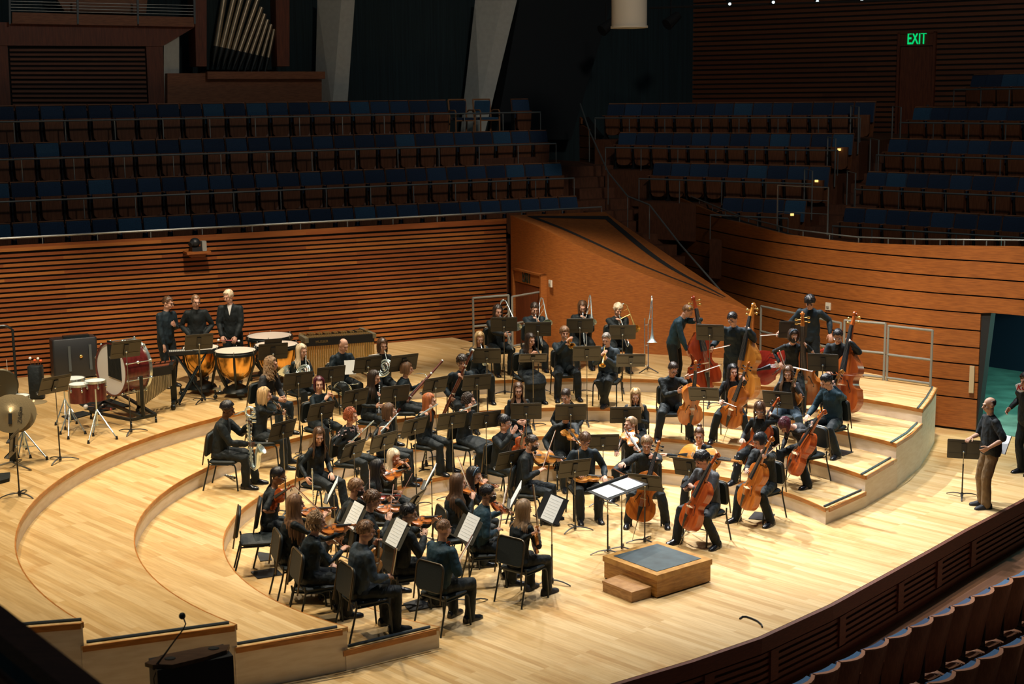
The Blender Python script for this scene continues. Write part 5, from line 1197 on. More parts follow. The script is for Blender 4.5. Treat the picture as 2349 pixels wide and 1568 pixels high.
P('the horn player before the vibraphone', (877, 791), 3, -72, 'person in black seated playing a silver horn in front of the vibraphone end', f=True, hy=-60, hp=14, hair='wavy', hc='brown', hl=.14, ins=('horn_s',), ax=(-.12, .74, -.66), nzw=(.8, -.3, .5))
# woodwind rows
P('the baritone saxophonist', (521.6, 938), 2, -6, 'person in black suit seated playing a silver baritone saxophone', hy=-2, hp=14, hair='fade', vol=4.2, hc='black', skin='d', jacket=True, ins=('bari_sax',), ax=(.1, 1, 0), lean=10, fL=(-.20, .48), fR=(.10, .42))
P('the clarinetist beside the saxophonist', (607, 905), 2, 2, 'person in black shirt seated playing a clarinet beside the baritone saxophonist', f=True, hy=4, hp=10, hair='bob', hc='blond', hl=.15, ins=('clarinet',), ft=(664, 958), collar=True, fL=(-.2, .42), fR=(.18, .40))
P('the clarinetist wetting a reed', (732, 880), 2, -45, 'person in dark sweater seated holding a small black mouthpiece up in both hands', f=True, hy=-78, hp=2, hair='wavy', hc='maroon', hl=.12, top='navy', hL=((-.04, .40, 1.02), (760, 902), (1, 0, 0), .8), hR=((.04, .38, 1.0), (752, 908), (-1, 0, 0), .8))
P('the clarinetist with the upright clarinet', (858, 865), 2, -25, 'person in black seated playing a clarinet held almost straight down', f=True, hy=-20, hp=16, hair='long', hc='dark', hl=.34, ins=('clarinet',), ft=(869, 950))
P('the leather-jacketed bassoonist', (933, 845), 2, -4, 'person in dark leather jacket seated playing a bassoon, its bell to the upper right', f=True, hy=6, hp=8, hair='bob', hc='lbrown', hl=.09, fringe=18, top='navy', jacket=True, ins=('bassoon',), bb=(906, 951), ft=(1016, 827))
P('the suited bassoonist', (1060, 830), 2, -75, 'person in dark suit jacket seated playing a bassoon in front of the trumpets', hy=-80, hp=8, hair='messy', vol=1.6, fringe=14, hn=.008, hc='dark', jacket=True, top='navy', ins=('bassoon',), bb=(1018, 949), ft=(1087, 802))
P('the flutist in the lace blouse', (805, 953), 1, -22, 'person in black blouse with pale lace shoulders seated, flute at rest', f=True, hy=-18, hp=10, hair='curly_long', hc='red', hl=.07, ha=56, lace=1, ins=('flute',), rest=1, bl=(-.12, .46, 1.02), bb=(858, 964), ft=(784, 1033), ax=(.8, .1, -.5))
P('the flutist in wire glasses', (893, 942), 1, -4, 'person in black short-sleeved top and glasses seated playing a flute', f=True, hy=10, hp=8, hair='bob', hc='brown', hl=.14, glasses='w', slv=.45, ins=('flute',), ft=(869, 994))
P('the flutist in the tight black top', (985, 918), 1, -32, 'person in fitted black top and flared trousers seated playing a flute', f=True, hy=-6, hp=8, hair='long', hc='ginger', hl=.30, ins=('flute',), ft=(958, 955), flare=.085)
P('the flutist in the long skirt', (1075, 918), 1, -38, 'person in long black skirt seated playing a flute', f=True, hy=-12, hp=6, hair='curly_long', hc='dark', hl=.05, ha=60, ins=('flute',), ft=(1050, 946), skirt=True)
P('the flutist with the flute upright', (732, 998), 1, -34, 'person in black with open sandals seated looking down, flute held upright beside the chair', f=True, hy=-74, hp=22, hair='long', hc='brown', hl=.30, sandal=1, ins=('flute',), rest=1, bl=(.30, .30, .80), bb=(716, 1074), ft=(719, 1171), ax=(0, .1, -1), hR=((.30, .30, .66), (707, 1104), (-1, 0, 0), .7), hL=((-.12, .48, .56), (762, 1092), (0, 0, -1), .4), fL=(-.1, .5), fR=(.12, .5))
P('the woodwind player with hands in lap', (1189, 893), 1, -86, 'person in black top and glasses seated with hands in lap behind a stand', f=True, hp=12, hair='long', hc='brown', hl=.36, glasses=1, vneck='skin', hL=((-.08, .30, .66), None, (1, 0, -.3), .6), hR=((.05, .33, .66), (1195, 970), (-1, 0, -.3), .6))
P('the woodwind player bowing the head', (1298, 907), 1, -95, 'person in black high-necked top seated with head bowed behind a wide stand', f=True, hy=-118, hp=30, hair='pony', hc='dark', collar=True)
P('the clarinetist behind the violas', (1458, 906), 1, -96, 'person in black seated playing a clarinet behind the stand nearest the cellos', f=True, hp=22, hair='long', hc='blond', hl=.28, ins=('clarinet',), ax=(0, .42, -.9))
# trumpets and trombones
P('the trumpeter with the muted silver trumpet', (1100, 775), 3, -76, 'person in dark jacket seated playing a silver trumpet behind the suited bassoonist', f=True, hp=18, hair='long', hc='blond', hl=.26, top='navy', ins=('trumpet_s',), ax=(0, .75, -.62))
P('the smiling trumpeter leaning on a stand', (1216.6, 779), 3, -68, 'person in long black dress leaning both hands on the top of a stand', f=True, hy=-56, hp=12, hair='wavy', hc='dark', hl=.26, skirt=True, lean=20, vneck='skin', hL=((-.04, .52, .96), (1229, 806), (0, 0, -1), .9), hR=((.06, .50, .96), (1222, 809), (0, 0, -1), .9))
P('the trumpeter aiming at the camera', (1295, 763), 3, -82, 'person in navy shirt seated playing a brass trumpet raised toward the viewer', hp=4, hair='bowl', hc='lbrown', fringe=12, top='navy', ins=('trumpet_b',), ft=(1313, 793), fL=(-.2, .42), fR=(.2, .42))
P('the trumpeter pointing the bell down', (1391, 777), 3, -106, 'person in slate shirt seated playing a brass trumpet pointed at the floor, ankles crossed', hy=-112, hp=20, hair='fade', hc='grey', top='slate', ins=('trumpet_b',), ft=(1382, 838), fL=(.02, .36), fR=(-.03, .30))
P('the trombonist beside the railing', (1142, 713), 4, -68, 'person in black seated playing a trombone in front of the grey railing', hp=10, hair='wavy', hc='dark', hl=.16, ins=('trombone_s',), ft=(1177, 797), nz=(-.5, .3, .8), flare=.07)
P('the trombonist in front of the exit door', (1226.5, 707), 4, -80, 'person in navy shirt seated playing a trombone in front of the exit door', hp=22, hair='short', hc='dark', fringe=22, top='navy', ins=('trombone_s',), ft=(1241, 788), nz=(-.3, .3, .9))
P('the trombonist in glasses', (1336, 703), 4, -86, 'person in black and glasses seated playing a trombone, second from the spare trombone', hp=24, hair='long', hc='brown', hl=.14, glasses=1, ins=('trombone_s',), ft=(1340, 788), nz=(-.2, .3, .9))
P('the trombonist beside the spare trombone', (1418, 709), 4, -80, 'person in dark shirt seated playing a trombone with large brass bell beside the spare trombone', hp=24, hair='messy', hc='pale', fringe=16, ins=('trombone_b',), ft=(1443, 788), nz=(-.8, .2, .5))
# violas
P('the violist pointing upward', (1156, 969), 0, -45, 'person in black shirt and glasses seated with viola on lap, one finger pointing up', hy=-22, hp=0, hair='bowl', hc='black', fringe=14, vol=1.3, glasses='w', ins=('viola', 'r', 'rest'), bl=(-.12, .28, .66), bb=(1188, 1040), sc=(1203, 976), nzw=(.2, -1, .2), hR=((.16, .36, 1.12), (1180, 986), (-.4, -1, 0), .25))
P('the tousle-haired violist', (1300, 950), 0, -74, 'person in black shirt seated looking down over a viola under the chin', hp=26, hair='messy', hc='dark', vol=1.9, hn=.010, ins=('viola', 'h'), bb=(1297, 986), sc=(1332, 1020), nzw=(.1, -.7, .75), bow=None, hR=((.30, .26, .80), (1262, 1040)))
P('the masked violist', (1220, 1015), 0, -14, 'person in black shirt and mask seated playing a viola, bow slanting up', hy=-20, hp=20, hair='short', hc='dark', mask=1, glasses='w', ins=('viola', 'h'), bb=(1222, 1046), sc=(1306, 1054), nzw=(0, -.72, .72), bf=(1243, 1080), bt=(1275, 986))
P('the violist with viola flat on the lap', (1342.6, 1009), 0, -80, 'person in navy shirt and glasses seated looking down, viola flat across the lap', hp=26, hair='bowl', hc='brown', vol=.8, fringe=16, glasses=1, top='navy', ins=('viola', 'h', 'lap'), bl=(.18, .30, .68), bb=(1318, 1099), sc=(1408, 1096), ax=(-1, .1, .05), nz=(0, .1, 1), hL=((-.28, .34, .70), (1388, 1098), (0, 0, -1), .7), xb=((.10, .34, .70), (1329, 1090), (1326, 1030), (0, .1, 1)))
P('the violist beside the cellos', (1447, 972), 0, -116, 'person in black cardigan seated with viola under the chin looking to the left', f=True, hy=-152, hp=4, hair='pony', hc='dblond', vneck='skin', ins=('viola', 'o'), bb=(1436, 990), sc=(1470, 1038), nzw=(-.1, -.8, .6), bf=(1413, 1043), bt=(1435, 974))
# cellos
P('the cellist facing the podium', (1483.6, 1017), 0, -96, 'person in black shirt seated playing an orange cello behind the podium, bow arm stretched out', hp=22, hair='bowl', vol=.8, fringe=34, hc='dblond', ins=('cello', 'o'), ep=(1450, 1240), sc=(1514, 1007), nz=(.1, 1, .25), bf=(1407, 1074), bt=(1450, 1099), fL=(-.30, .34), fR=(.28, .36))
P('the cellist with a sideways cello', (1604, 996), 0, -104, 'person in black cardigan seated with a cello laid sideways across the lap', f=True, hp=18, hair='bun', hc='brown', vneck='skin', ins=('cello', 'h'), bl=(.36, .32, .72), bb=(1560, 1048), sc=(1706, 1062), ax=(-1, .1, -.05), nz=(0, .8, .6), bow=False, hR=((.60, .22, .72), (1519, 1040), (0, 0, -1), .5), hL=((-.10, .36, .80), (1633, 1038), (0, -.3, -1), .5), fL=(-.25, .4), fR=(.2, .4))
P('the cellist reading a phone', (1610.5, 1054), 0, -138, 'person in grey shirt seated looking at a phone, forearms resting over a cello', hy=-158, hp=28, hair='messy', vol=1.5, fringe=18, hc='black', top='grey', ins=('cello', 'r'), ep=(1556, 1254), sc=(1652, 1038), nz=(.25, 1, .25), bow=False, hL=((.02, .46, .84), (1579, 1112), (.6, 0, -.4), .8), hR=((.06, .47, .82), (1571, 1117), (-.6, 0, -.4), .8), fL=(-.34, .22), fR=(.2, .48))
P('the plucking cellist', (1544, 846), 2, -88, 'person in black shirt and glasses seated plucking a red cello, bow crossing its neck', hy=-72, hp=30, hair='short', hc='dark', glasses=1, ins=('cello', 'o'), ep=(1577, 1008), sc=(1595, 823), nz=(-.1, 1, .2), bow=False, lh=.2, hR=((.20, .42, .80), (1562, 896), (-.4, -1, 0), .4), xb=((-.14, .5, .95), (1572, 862), (1657, 834), (-1, .2, .3)), xk='bow_c', xh='L', fR=(.28, .36), fL=(-.3, .36))
P('the cellist with long wavy dark hair', (1681, 851), 2, -106, 'person in black top seated playing a red cello with head turned aside', f=True, hy=-80, hp=6, hair='wavy', hc='black', hl=.34, ins=('cello', 'o'), ep=(1658, 1014), sc=(1721, 828), nz=(.3, 1, .2), bf=(1654, 921), bt=(1686, 933), fL=(-.32, .30), fR=(.3, .36))
P('the cellist in reflecting glasses', (1742.5, 938), 1, -124, 'person in black and round glasses seated peering over a cello, hand on the knee', f=True, hy=-104, hp=26, hair='wavy', hc='brown', hl=.16, fringe=12, glasses='w', ins=('cello', 'r'), ep=(1691, 1104), sc=(1790, 911), nz=(.2, 1, .2), bow=False, hR=((.25, .45, .64), (1701, 1010), (0, 0, -1), .4), fL=(-.3, .3), fR=(.26, .46))
P('the cellist at the front riser corner', (1743, 1010), 0, -140, 'person in black shirt seated bowing an orange cello beside the front riser corner', hy=-160, hp=24, hair='bob', hl=.04, fringe=12, hc='black', ins=('cello', 'o'), ep=(1691, 1203), sc=(1777, 1001), nz=(.25, 1, .2), bf=(1714, 1079), bt=(1786, 1017), slv=.8, fL=(-.34, .28), fR=(.15, .5))
P('the cellist bending right down', (1802, 974), 1, -148, 'person in dark vest bent far forward over a cello on the first riser', f=True, hy=-160, hp=62, lean=40, curl=18, hair='bob', hc='maroon', hl=.10, fringe=8, top='char', ins=('cello', 'r'), ep=(1795, 1116), sc=(1898, 940), nz=(.45, 1, .2), bow=False, hR=((.20, .42, .50), (1790, 1040), (0, -.4, -1), .4), flare=.08, fL=(-.34, .30), fR=(.2, .45), cf=.0)
P('the cellist resting chin on hand', (1896, 874), 2, -140, 'person in blue shirt seated, head bowed to a hand on the cello neck', hy=-166, hp=34, hair='short', hc='black', vol=1.2, top='blue', ins=('cello', 'h'), ep=(1878, 1014), sc=(1936, 847), nz=(.35, 1, .2), bow=False, hR=((.2, .45, .62), None, (0, 0, -1), .4), fL=(-.32, .28), fR=(.2, .46))
P('the cellist in jeans', (1808, 854), 2, -108, 'person in dark cardigan and jeans seated playing a cello between two basses', f=True, hp=20, hair='long', hc='brown', hl=.34, top='char', trs='jean', ins=('cello', 'h'), ep=(1796, 992), sc=(1834, 843), nz=(.25, 1, .2), bf=(1813, 882), bt=(1786, 804), fL=(-.3, .34), fR=(.3, .36))
# basses
P('the bassist at the orange wall', (1577, 713), 3, -25, 'person in blue shirt standing bent over a dark red bass by the orange wall', sit=False, hy=-18, hp=34, lean=20, hair='short', hc='lbrown', top='blue', ins=('bass', 'r'), ep=(1622, 906), sc=(1584, 657), nzw=(.25, -1, .15), bow=False, lh=.55, hR=((.22, .34, .72), (1584, 826), (-1, 0, 0), .6))
P('the bassist in the suit jacket', (1680, 731), 3, -110, 'person in dark suit jacket standing with a honey coloured bass and lowered bow', sit=False, hy=-122, hp=28, hair='short', vol=1.3, hc='black', jacket=True, top='navy', ins=('bass', 'h'), ep=(1699, 932), sc=(1735, 686), nzw=(-.72, -.7, .15), bow=False, lh=.5, xb=((.30, .30, .92), (1628, 800), (1678, 790), (-1, .4, .1)), xk='bow_c')
P('the masked bassist', (1820, 770), 3, -104, 'person in black and mask bowing a brown bass between the cellos and the tallest player', f=True, sit=False, hz=.78, hy=-78, hp=20, lean=18, mask=1, hair='wavy', hc='dark', hl=.08, band=1, ins=('bass', 'o'), ep=(1849, 938), sc=(1841, 711), nzw=(-.3, -1, .15), lh=.3, bf=(1793, 838), bt=(1864, 852), fL=(-.2, .25), fR=(.2, .2))
P('the bassist at the grey railing', (1922, 770), 3, -118, 'person in black shirt bowing a reddish bass beside the grey railing', sit=False, hz=.78, hy=-106, hp=32, lean=12, hair='short', hc='black', vol=1.2, glasses='w', ins=('bass', 'c'), ep=(1932, 962), sc=(1968, 707), nzw=(-.75, -.65, .15), lh=.4, bf=(1902, 858), bt=(1982, 863), fL=(-.2, .25), fR=(.2, .2))
P('the tall bassist behind the stands', (1857.7, 692), 4, -104, 'person in dark shirt standing tallest by the curved wall, bow arm outstretched', sit=False, hp=38, lean=12, hair='messy', vol=1.4, fringe=12, hc='black', top='navy', s=1.02, hL=((-.26, .12, .88), (1905, 774)), xb=((.50, .22, 1.02), (1785, 764), (1740, 768), (.8, .2, .1)), xk='bow_c')
# violins
P('the short-sleeved violist', (638, 1091), 1, 6, 'person in short-sleeved black dress seated with viola on lap and hands clasped', f=True, hy=-2, hp=22, hair='pony', hc='black', skin='e', slv=.42, glasses='w', ins=('viola', 'r', 'rest'), bl=(.04, .26, .74), bb=(614, 1156), sc=(674, 1113), ax=(.3, .8, .5), nzw=(.1, -.85, .5), hL=((-.03, .36, .66), (640, 1166), (1, 0, 0), .8), hR=((.05, .34, .66), (634, 1170), (-1, 0, 0), .8), trs='black')
P('the violinist with the longest straight hair', (678, 1155), 1, 20, 'person in black cardigan seated playing violin, back to the viewer, hair down the back', f=True, hy=30, hp=8, hair='long', hc='lbrown', hl=.44, ins=('violin', 'o'))
P('the violinist with blond curls', (726, 1196), 1, 24, 'person in dark knitted top seated playing violin at the riser edge, bow pushed away', f=True, hy=14, hp=8, hair='curly_long', hc='dblond', hl=.09, top='navy', ins=('violin', 'o'), bf=(795, 1256), bt=(757, 1226))
P('the violinist ducking behind a stand', (772, 1226), 0, -8, 'person in black ducking with head bent low behind the white sheet music', hp=50, lean=34, hair='short', hc='brown', chair=True)
P('the violinist holding the violin upright', (839, 1217), 1, 30, 'person in slate shirt and glasses seated, violin upright on the thigh', hy=22, hp=12, hair='short', hc='lbrown', vol=1.2, glasses=1, top='slate', ins=('violin', 'h', 'rest'), bl=(-.18, .30, .60), bb=(858, 1314), sc=(869, 1213), nz=(1, .2, 0), xb=((.12, .42, .62), (895, 1322), (907, 1258), (0, .2, 1)))
P('the violinist at the riser corner', (1018, 1212), 0, 50, 'person in blue shirt seated from behind with violin upright, bow slanting across a white sheet', hy=46, hp=8, hair='fade', hc='lbrown', top='blue', ins=('violin', 'r', 'rest'), bl=(-.02, .30, .62), bb=(1030, 1326), sc=(1029, 1240), nz=(.6, .6, 0), xb=((.14, .34, .72), (1048, 1288), (1095, 1205), (.3, .6, .7)))
P('the violinist with the red violin', (817, 1118), 0, 0, 'person in black and mask seated playing a red violin, bow upright', hy=-4, hp=14, hair='bowl', hc='lbrown', mask=1, ins=('violin', 'x'), bf=(848, 1138), bt=(848, 1076))
P('the shaggy-haired violinist', (854, 1146), 0, 10, 'person in black shirt seated playing violin beside the red violin, seen from behind', hy=6, hp=14, hair='messy', vol=1.3, hc='brown', fringe=12, ins=('violin', 'o'), bf=(893, 1187), bt=(903, 1110))
P('the violinist in the dark jacket', (937, 1176), 0, 24, 'person in dark jacket seated playing violin behind the tallest white sheet', hy=8, hp=14, hair='short', vol=1.4, hc='black', skin='f', jacket=True, ins=('violin', 'o'), bf=(976, 1222), bt=(950, 1190))
P('the violinist with black braids', (866.5, 1073), 0, -10, 'person in loose black dress seated with violin under the chin, bow lowered', f=True, hy=-4, hp=8, hair='braids', hc='black', skin='d', fat=1.25, ins=('violin', 'o'), sc=(942, 1074), nzw=(.1, -.75, .7), bf=(909, 1154), bt=(946, 1085))
P('the violinist in the lace sleeves', (903, 1048), 0, -40, 'person in black seated behind the braided player, violin scroll held high', f=True, hp=22, hair='long', hc='pale', hl=.26, ins=('violin', 'o'), sc=(937, 1054), bow=None, hR=((.12, .34, .74), None, (0, 0, -1), .6))
P('the violinist with hair over the back', (1050.6, 1106), 0, 20, 'person in black sweater seated playing violin, bow rising steeply', f=True, hy=20, hp=8, hair='long', hc='brown', hl=.44, ins=('violin', 'o'), sc=(1104, 1120), bf=(1087, 1138), bt=(1050, 1046))
P('the violinist in the shiny headband', (1087, 1090), 0, -6, 'person in black and shiny headband seated with violin, hand at the face', f=True, hy=-24, hp=20, hair='long', hc='black', hl=.30, band=1, ins=('violin', 'o'), sc=(1145, 1115), bf=(1112, 1108), bt=(1094, 1066))
P('the masked violinist in blue', (1118.6, 1132), 0, 10, 'person in blue shirt, mask and glasses seated playing a dark red violin', hy=4, hp=10, hair='short', vol=1.3, hc='black', mask=1, glasses='w', top='blue', skin='f', ins=('violin', 'r'), sc=(1177, 1177), nzw=(.1, -.7, .75), bf=(1145, 1218), bt=(1164, 1112))
P('the violinist with pale hair at the front', (1202, 1166), 0, 50, 'person in black top and flat shoes seated from behind at the front, bow held upright', f=True, hy=36, hp=12, hair='long', hc='dblond', hl=.30, ins=('violin', 'h', 'rest'), bl=(.10, .22, .62), bb=(1226, 1260), sc=(1232, 1205), nz=(.4, .8, 0), xb=((.14, .36, .86), (1233, 1214), (1222, 1113), (0, .2, 1)), sandal=1)
# at the side
P('the bald man at the side', (2270, 928), 0, -172, 'person in black polo shirt and khaki trousers standing by the doorway, hand on a stand', sit=False, hp=6, hair='bald', hc='dark', skin='f', slv=.45, trs='khaki', fat=1.2, topname='polo_shirt', lean=2, hL=((-.22, .10, .92), (2258, 1032), (1, 0, 0), .8), hR=((.02, .50, 1.0), (2222, 1006), (0, 0, -1), .7), collar=True, grp='people at the doorway', fL=(-.1, .08), fR=(.1, .05), sandal=1, flare=.075)
P('the person in the hooded top', (2354, 872), 0, -152, 'person in black hooded top with white emblem standing at the doorway', sit=False, hp=8, hair='curly', hc='black', skin='b', fat=1.15, topname='hooded_top', hL=((-.30, .10, .84), None), hR=((.27, .12, .84), (2311, 942), (-1, 0, 0), .6), grp='people at the doorway')
flush_remesh()
# ================================================================ MUSIC STANDS
def st(px, who, lab, lv=None, h=1.3, base=None, yaw=None, tilt=22, sc_=1., wide=False):
    p = PPL.get(who); z = (lv if lv is not None else 0)*H
    if base: b_ = onz(*base, z); n = V((b_.x, b_.y, 0)); c = onplane(px, b_, V((b_.x, b_.y, 0)).normalized())
    else: c = onz(*px, z+h)
    y = R(yaw) if yaw is not None else atan2(p['head'].y-c.y, p['head'].x-c.x)
    return stand(c, z, y, 'black music stand '+lab, tilt, sc_)[1]
# percussion
st((31, 1018), None, 'turned edge-on beside the crash cymbals', 4, base=(43, 1138), yaw=186, tilt=8)
st((124, 882), None, 'with bare back, between the cymbals and the tom drums', 4, base=(134, 1057), yaw=140, tilt=28)
i3 = st((288, 801), None, 'standing in front of the bass drum', 4, base=(297, 992), yaw=127, tilt=22)
st((456, 784), 'the turtleneck percussionist', 'in front of the keyboard percussion', 4, base=(462, 921), yaw=115)
i5 = st((626, 806), 'the timpanist', 'in front of the rear timpani', 4, 1.12, yaw=110); 
sheets(i5, 'dark folder on top of the stand at the rear timpani', .30, .24, up=.16, name='folder', m=m_black)
# horns and woodwinds
st((683, 873), 'the resting curly-haired horn player', 'in front of the resting horn player', 2, yaw=120)
st((758, 859), 'the horn player with raised bell', 'in front of the horn player with raised bell', 2, yaw=118)
i8 = st((843, 836), 'the paper-holding horn player', 'in front of the horn player holding paper', 2, yaw=118)
st((925, 833), 'the horn player before the vibraphone', 'of the horn player before the vibraphone, wide and bare', 2, sc_=1.05, yaw=120)
st((646, 987), 'the clarinetist beside the saxophonist', 'in front of the clarinetist beside the saxophonist', 1, yaw=143)
st((735, 943), 'the clarinetist wetting a reed', 'in front of the player wetting a reed', 1, yaw=135)
st((814, 912), 'the clarinetist with the upright clarinet', 'dark in shadow left of the upright clarinet', 1, yaw=133)
st((905, 903), 'the leather-jacketed bassoonist', 'hiding the knees of the leather-jacketed bassoonist', 1, yaw=116)
st((997, 884), 'the leather-jacketed bassoonist', 'under the bell of the first bassoon', 1, yaw=130)
st((1093, 877), 'the suited bassoonist', 'in front of the suited bassoonist', 1, yaw=108)
st((808, 1034), 'the flutist in the lace blouse', 'in front of the lace-bloused flutist', 0, yaw=148)
st((878, 1014), 'the flutist in wire glasses', 'in front of the flutist in wire glasses', 0, yaw=140)
st((949, 979), 'the flutist in the tight black top', 'left in front of the flutist in flared trousers', 0, yaw=135)
st((1035, 965), 'the flutist in the tight black top', 'between the last two flutists', 0, yaw=119)
st((1113, 963), 'the flutist in the long skirt', 'beside the flutist in the long skirt', 0, yaw=117)
st((1207, 943), 'the woodwind player with hands in lap', 'wide, in front of the player with hands in lap', 0, yaw=91)
st((1309, 945), 'the woodwind player bowing the head', 'hiding the player who bows the head', 0, yaw=91)
st((1435, 952), 'the clarinetist behind the violas', 'in front of the clarinetist behind the violas', 0, yaw=88)
# brass
st((1117, 816), 'the trumpeter with the muted silver trumpet', 'in front of the silver trumpet', 2, yaw=86)
st((1222, 819), 'the smiling trumpeter leaning on a stand', 'tipped flat under the leaning hands', 2, h=1.28, tilt=52, yaw=94)
st((1346, 811), 'the trumpeter aiming at the camera', 'between the two brass trumpets', 2, yaw=91)
st((1447, 826), 'the trumpeter pointing the bell down', 'right of the crossed-ankle trumpeter', 2, yaw=88, tilt=35)
st((1156, 744), 'the trombonist beside the railing', 'in front of the trombonist beside the railing', 3, base=(1157, 903), yaw=91)
st((1234, 755), 'the trombonist in front of the exit door', 'in front of the trombonist at the exit door', 3, base=(1234, 897), yaw=91)
st((1330, 747), 'the trombonist in glasses', 'in front of the trombonist in glasses', 3, base=(1332, 901), yaw=90)
st((1428, 762), 'the trombonist beside the spare trombone', 'left of the spare trombone', 3, base=(1422, 897), yaw=89)
# violas, cellos, basses
st((1170, 1054), 'the violist pointing upward', 'in front of the violist pointing upward', 0, .98, yaw=124)
st((1317, 1074), 'the violist with viola flat on the lap', 'before the flat-held viola', 0, base=(1317, 1214), yaw=111)
st((1383, 1015), 'the tousle-haired violist', 'in shadow behind the violist with the flat-held viola', 0, 1.0, yaw=92)
st((1481, 1106), 'the cellist facing the podium', 'in front of the cellist facing the podium', 0, base=(1477, 1243), yaw=66, tilt=30)
st((1583, 1072), 'the cellist with a sideways cello', 'under the sideways cello', 0, .98, yaw=60)
st((1615, 903), 'the plucking cellist', 'in front of the plucking cellist', 1, 1.2, yaw=75, tilt=35)
st((1785, 917), 'the cellist in jeans', 'in front of the cellist in jeans', 1, 1.2, yaw=62, tilt=20)
st((1629, 763), 'the bassist in the suit jacket', 'between the two leftmost basses', 3, base=(1625, 930), yaw=73, tilt=14)
st((1819, 756), 'the tall bassist behind the stands', 'under the outstretched arm of the tall bassist', 4, 1.18, yaw=88, tilt=10)
st((1888, 832), 'the bassist at the grey railing', 'in deep shadow between the two right basses', 3, 1.22, yaw=70, tilt=14)
# strings on the left, with white sheets
for px, who, lab, sl in (((807, 1187), 'the violinist with blond curls', 'with white sheet, before the ducking violinist', 'white sheet music on the stand before the ducking violinist'),
                         ((904, 1227), 'the violinist holding the violin upright', 'with white sheet, before the upright violin', 'white sheet music on the stand before the upright violin'),
                         ((1070, 1215), 'the violinist at the riser corner', 'with white sheet crossed by a bow', 'white sheet music crossed by the slanting bow'),
                         ((1261, 1173), 'the violinist with pale hair at the front', 'with black folder, before the pale-haired violinist', 'white printed page on the open black folder')):
    i = st(px, who, lab, 0, 1.0, tilt=30, yaw=-149)
    if 'folder' in lab: sheets(i, 'black folder lying open on the front stand', .56, .36, name='folder', m=m_black, up=.02); i = (i[0], i[1], i[2]+.004, i[3])
    sheets(i, sl, .30, .34, dx=-.02, up=.015)
i = st((761, 1124), 'the short-sleeved violist', 'edge-on with white page, before the short-sleeved violist', 0, 1.0, tilt=28, yaw=-176); sheets(i, 'white page seen edge-on before the short-sleeved violist', .42, .31, up=.01)
i = st((985, 1094), 'the violinist in the lace sleeves', 'edge-on beside the low riser, before the lace-sleeved violinist', 0, 1.0, tilt=28, yaw=178); sheets(i, 'page seen edge-on on the stand of the lace-sleeved violinist', .42, .31, up=.01)
i = st((1181, 1136), 'the violinist in the shiny headband', 'edge-on, before the violinist in the headband', 0, 1.0, tilt=28, yaw=178); sheets(i, 'page seen edge-on before the headband violinist', .42, .31, up=.01)
i = st((948, 1150), 'the violinist with black braids', 'low and dark, before the braided violinist', 0, .95, tilt=30, yaw=160); sheets(i, 'small white page on the dark stand of the braided violinist', .17, .2, up=-.02)
st((2211, 1031), None, 'by the doorway under the hand of the bald man', 0, base=(2203, 1138), yaw=72, tilt=4)
# double-width conductor's stand
cb = [onz(1394, 1268, 0), onz(1426, 1261, 0)]
o = thing('conductor_stand', 'wide double-pole conductor stand with flat desk before the podium', 'music stand'); A_, B_, C_, D_ = [onz(*q, 1.06) for q in ((1346, 1127), (1440, 1094), (1487, 1111), (1393, 1148))]
b = MB(); n3 = V((0, 0, .008)); b.add([A_, B_, C_, D_, A_+n3, B_+n3, C_+n3, D_+n3], [(3, 2, 1, 0), (4, 5, 6, 7), (0, 1, 5, 4), (1, 2, 6, 5), (2, 3, 7, 6), (3, 0, 4, 7)]); b.bar(A_+V((0, 0, .02)), B_+V((0, 0, .02)), .012, .05); b.bar(A_+(D_-A_)*.5-V((0, 0, .03)), B_+(C_-B_)*.5-V((0, 0, .03)), .09, .05); part('desk', b, m_black, o, smooth=False)
for c in cb:
    b = MB(); b.tube([V((c.x, c.y, .55)), V((c.x, c.y, 1.04))], .0085, 7); part('upper_pole', b, m_pole, o); b = MB(); b.tube([V((c.x, c.y, .02)), V((c.x, c.y, .57))], .012, 8); part('lower_pole', b, m_black, o)
    b = MB()
    for k in range(3):
        a = R(200+120*k); d = V((cos(a), sin(a), 0)); q = V((c.x, c.y, 0)); b.tube([q+V((0, 0, .05)), q+d*.15+V((0, 0, .045)), q+d*.27+V((0, 0, .009))], [.016, .013, .01], 7, flat=.6)
    part('base', b, m_black, o)
for (u0, u1, v0, v1), lab in (((.06, .46, .12, .90), 'open white score pages at the near end of the conductor stand'), ((.54, .95, .10, .85), 'open white score pages at the far end of the conductor stand')):
    f = lambda u, v: A_+(B_-A_)*u+(D_-A_)*v; b = MB(); P4 = [f(u0, v0), f(u1, v0), f(u1, v1), f(u0, v1)]; b.add([p+V((0, 0, .010)) for p in P4]+[p+V((0, 0, .018)) for p in P4], [(3, 2, 1, 0), (4, 5, 6, 7), (0, 1, 5, 4), (1, 2, 6, 5), (2, 3, 7, 6), (3, 0, 4, 7)]); thing('score', lab, 'sheet music', me=b.mesh('score', m_paper, False))
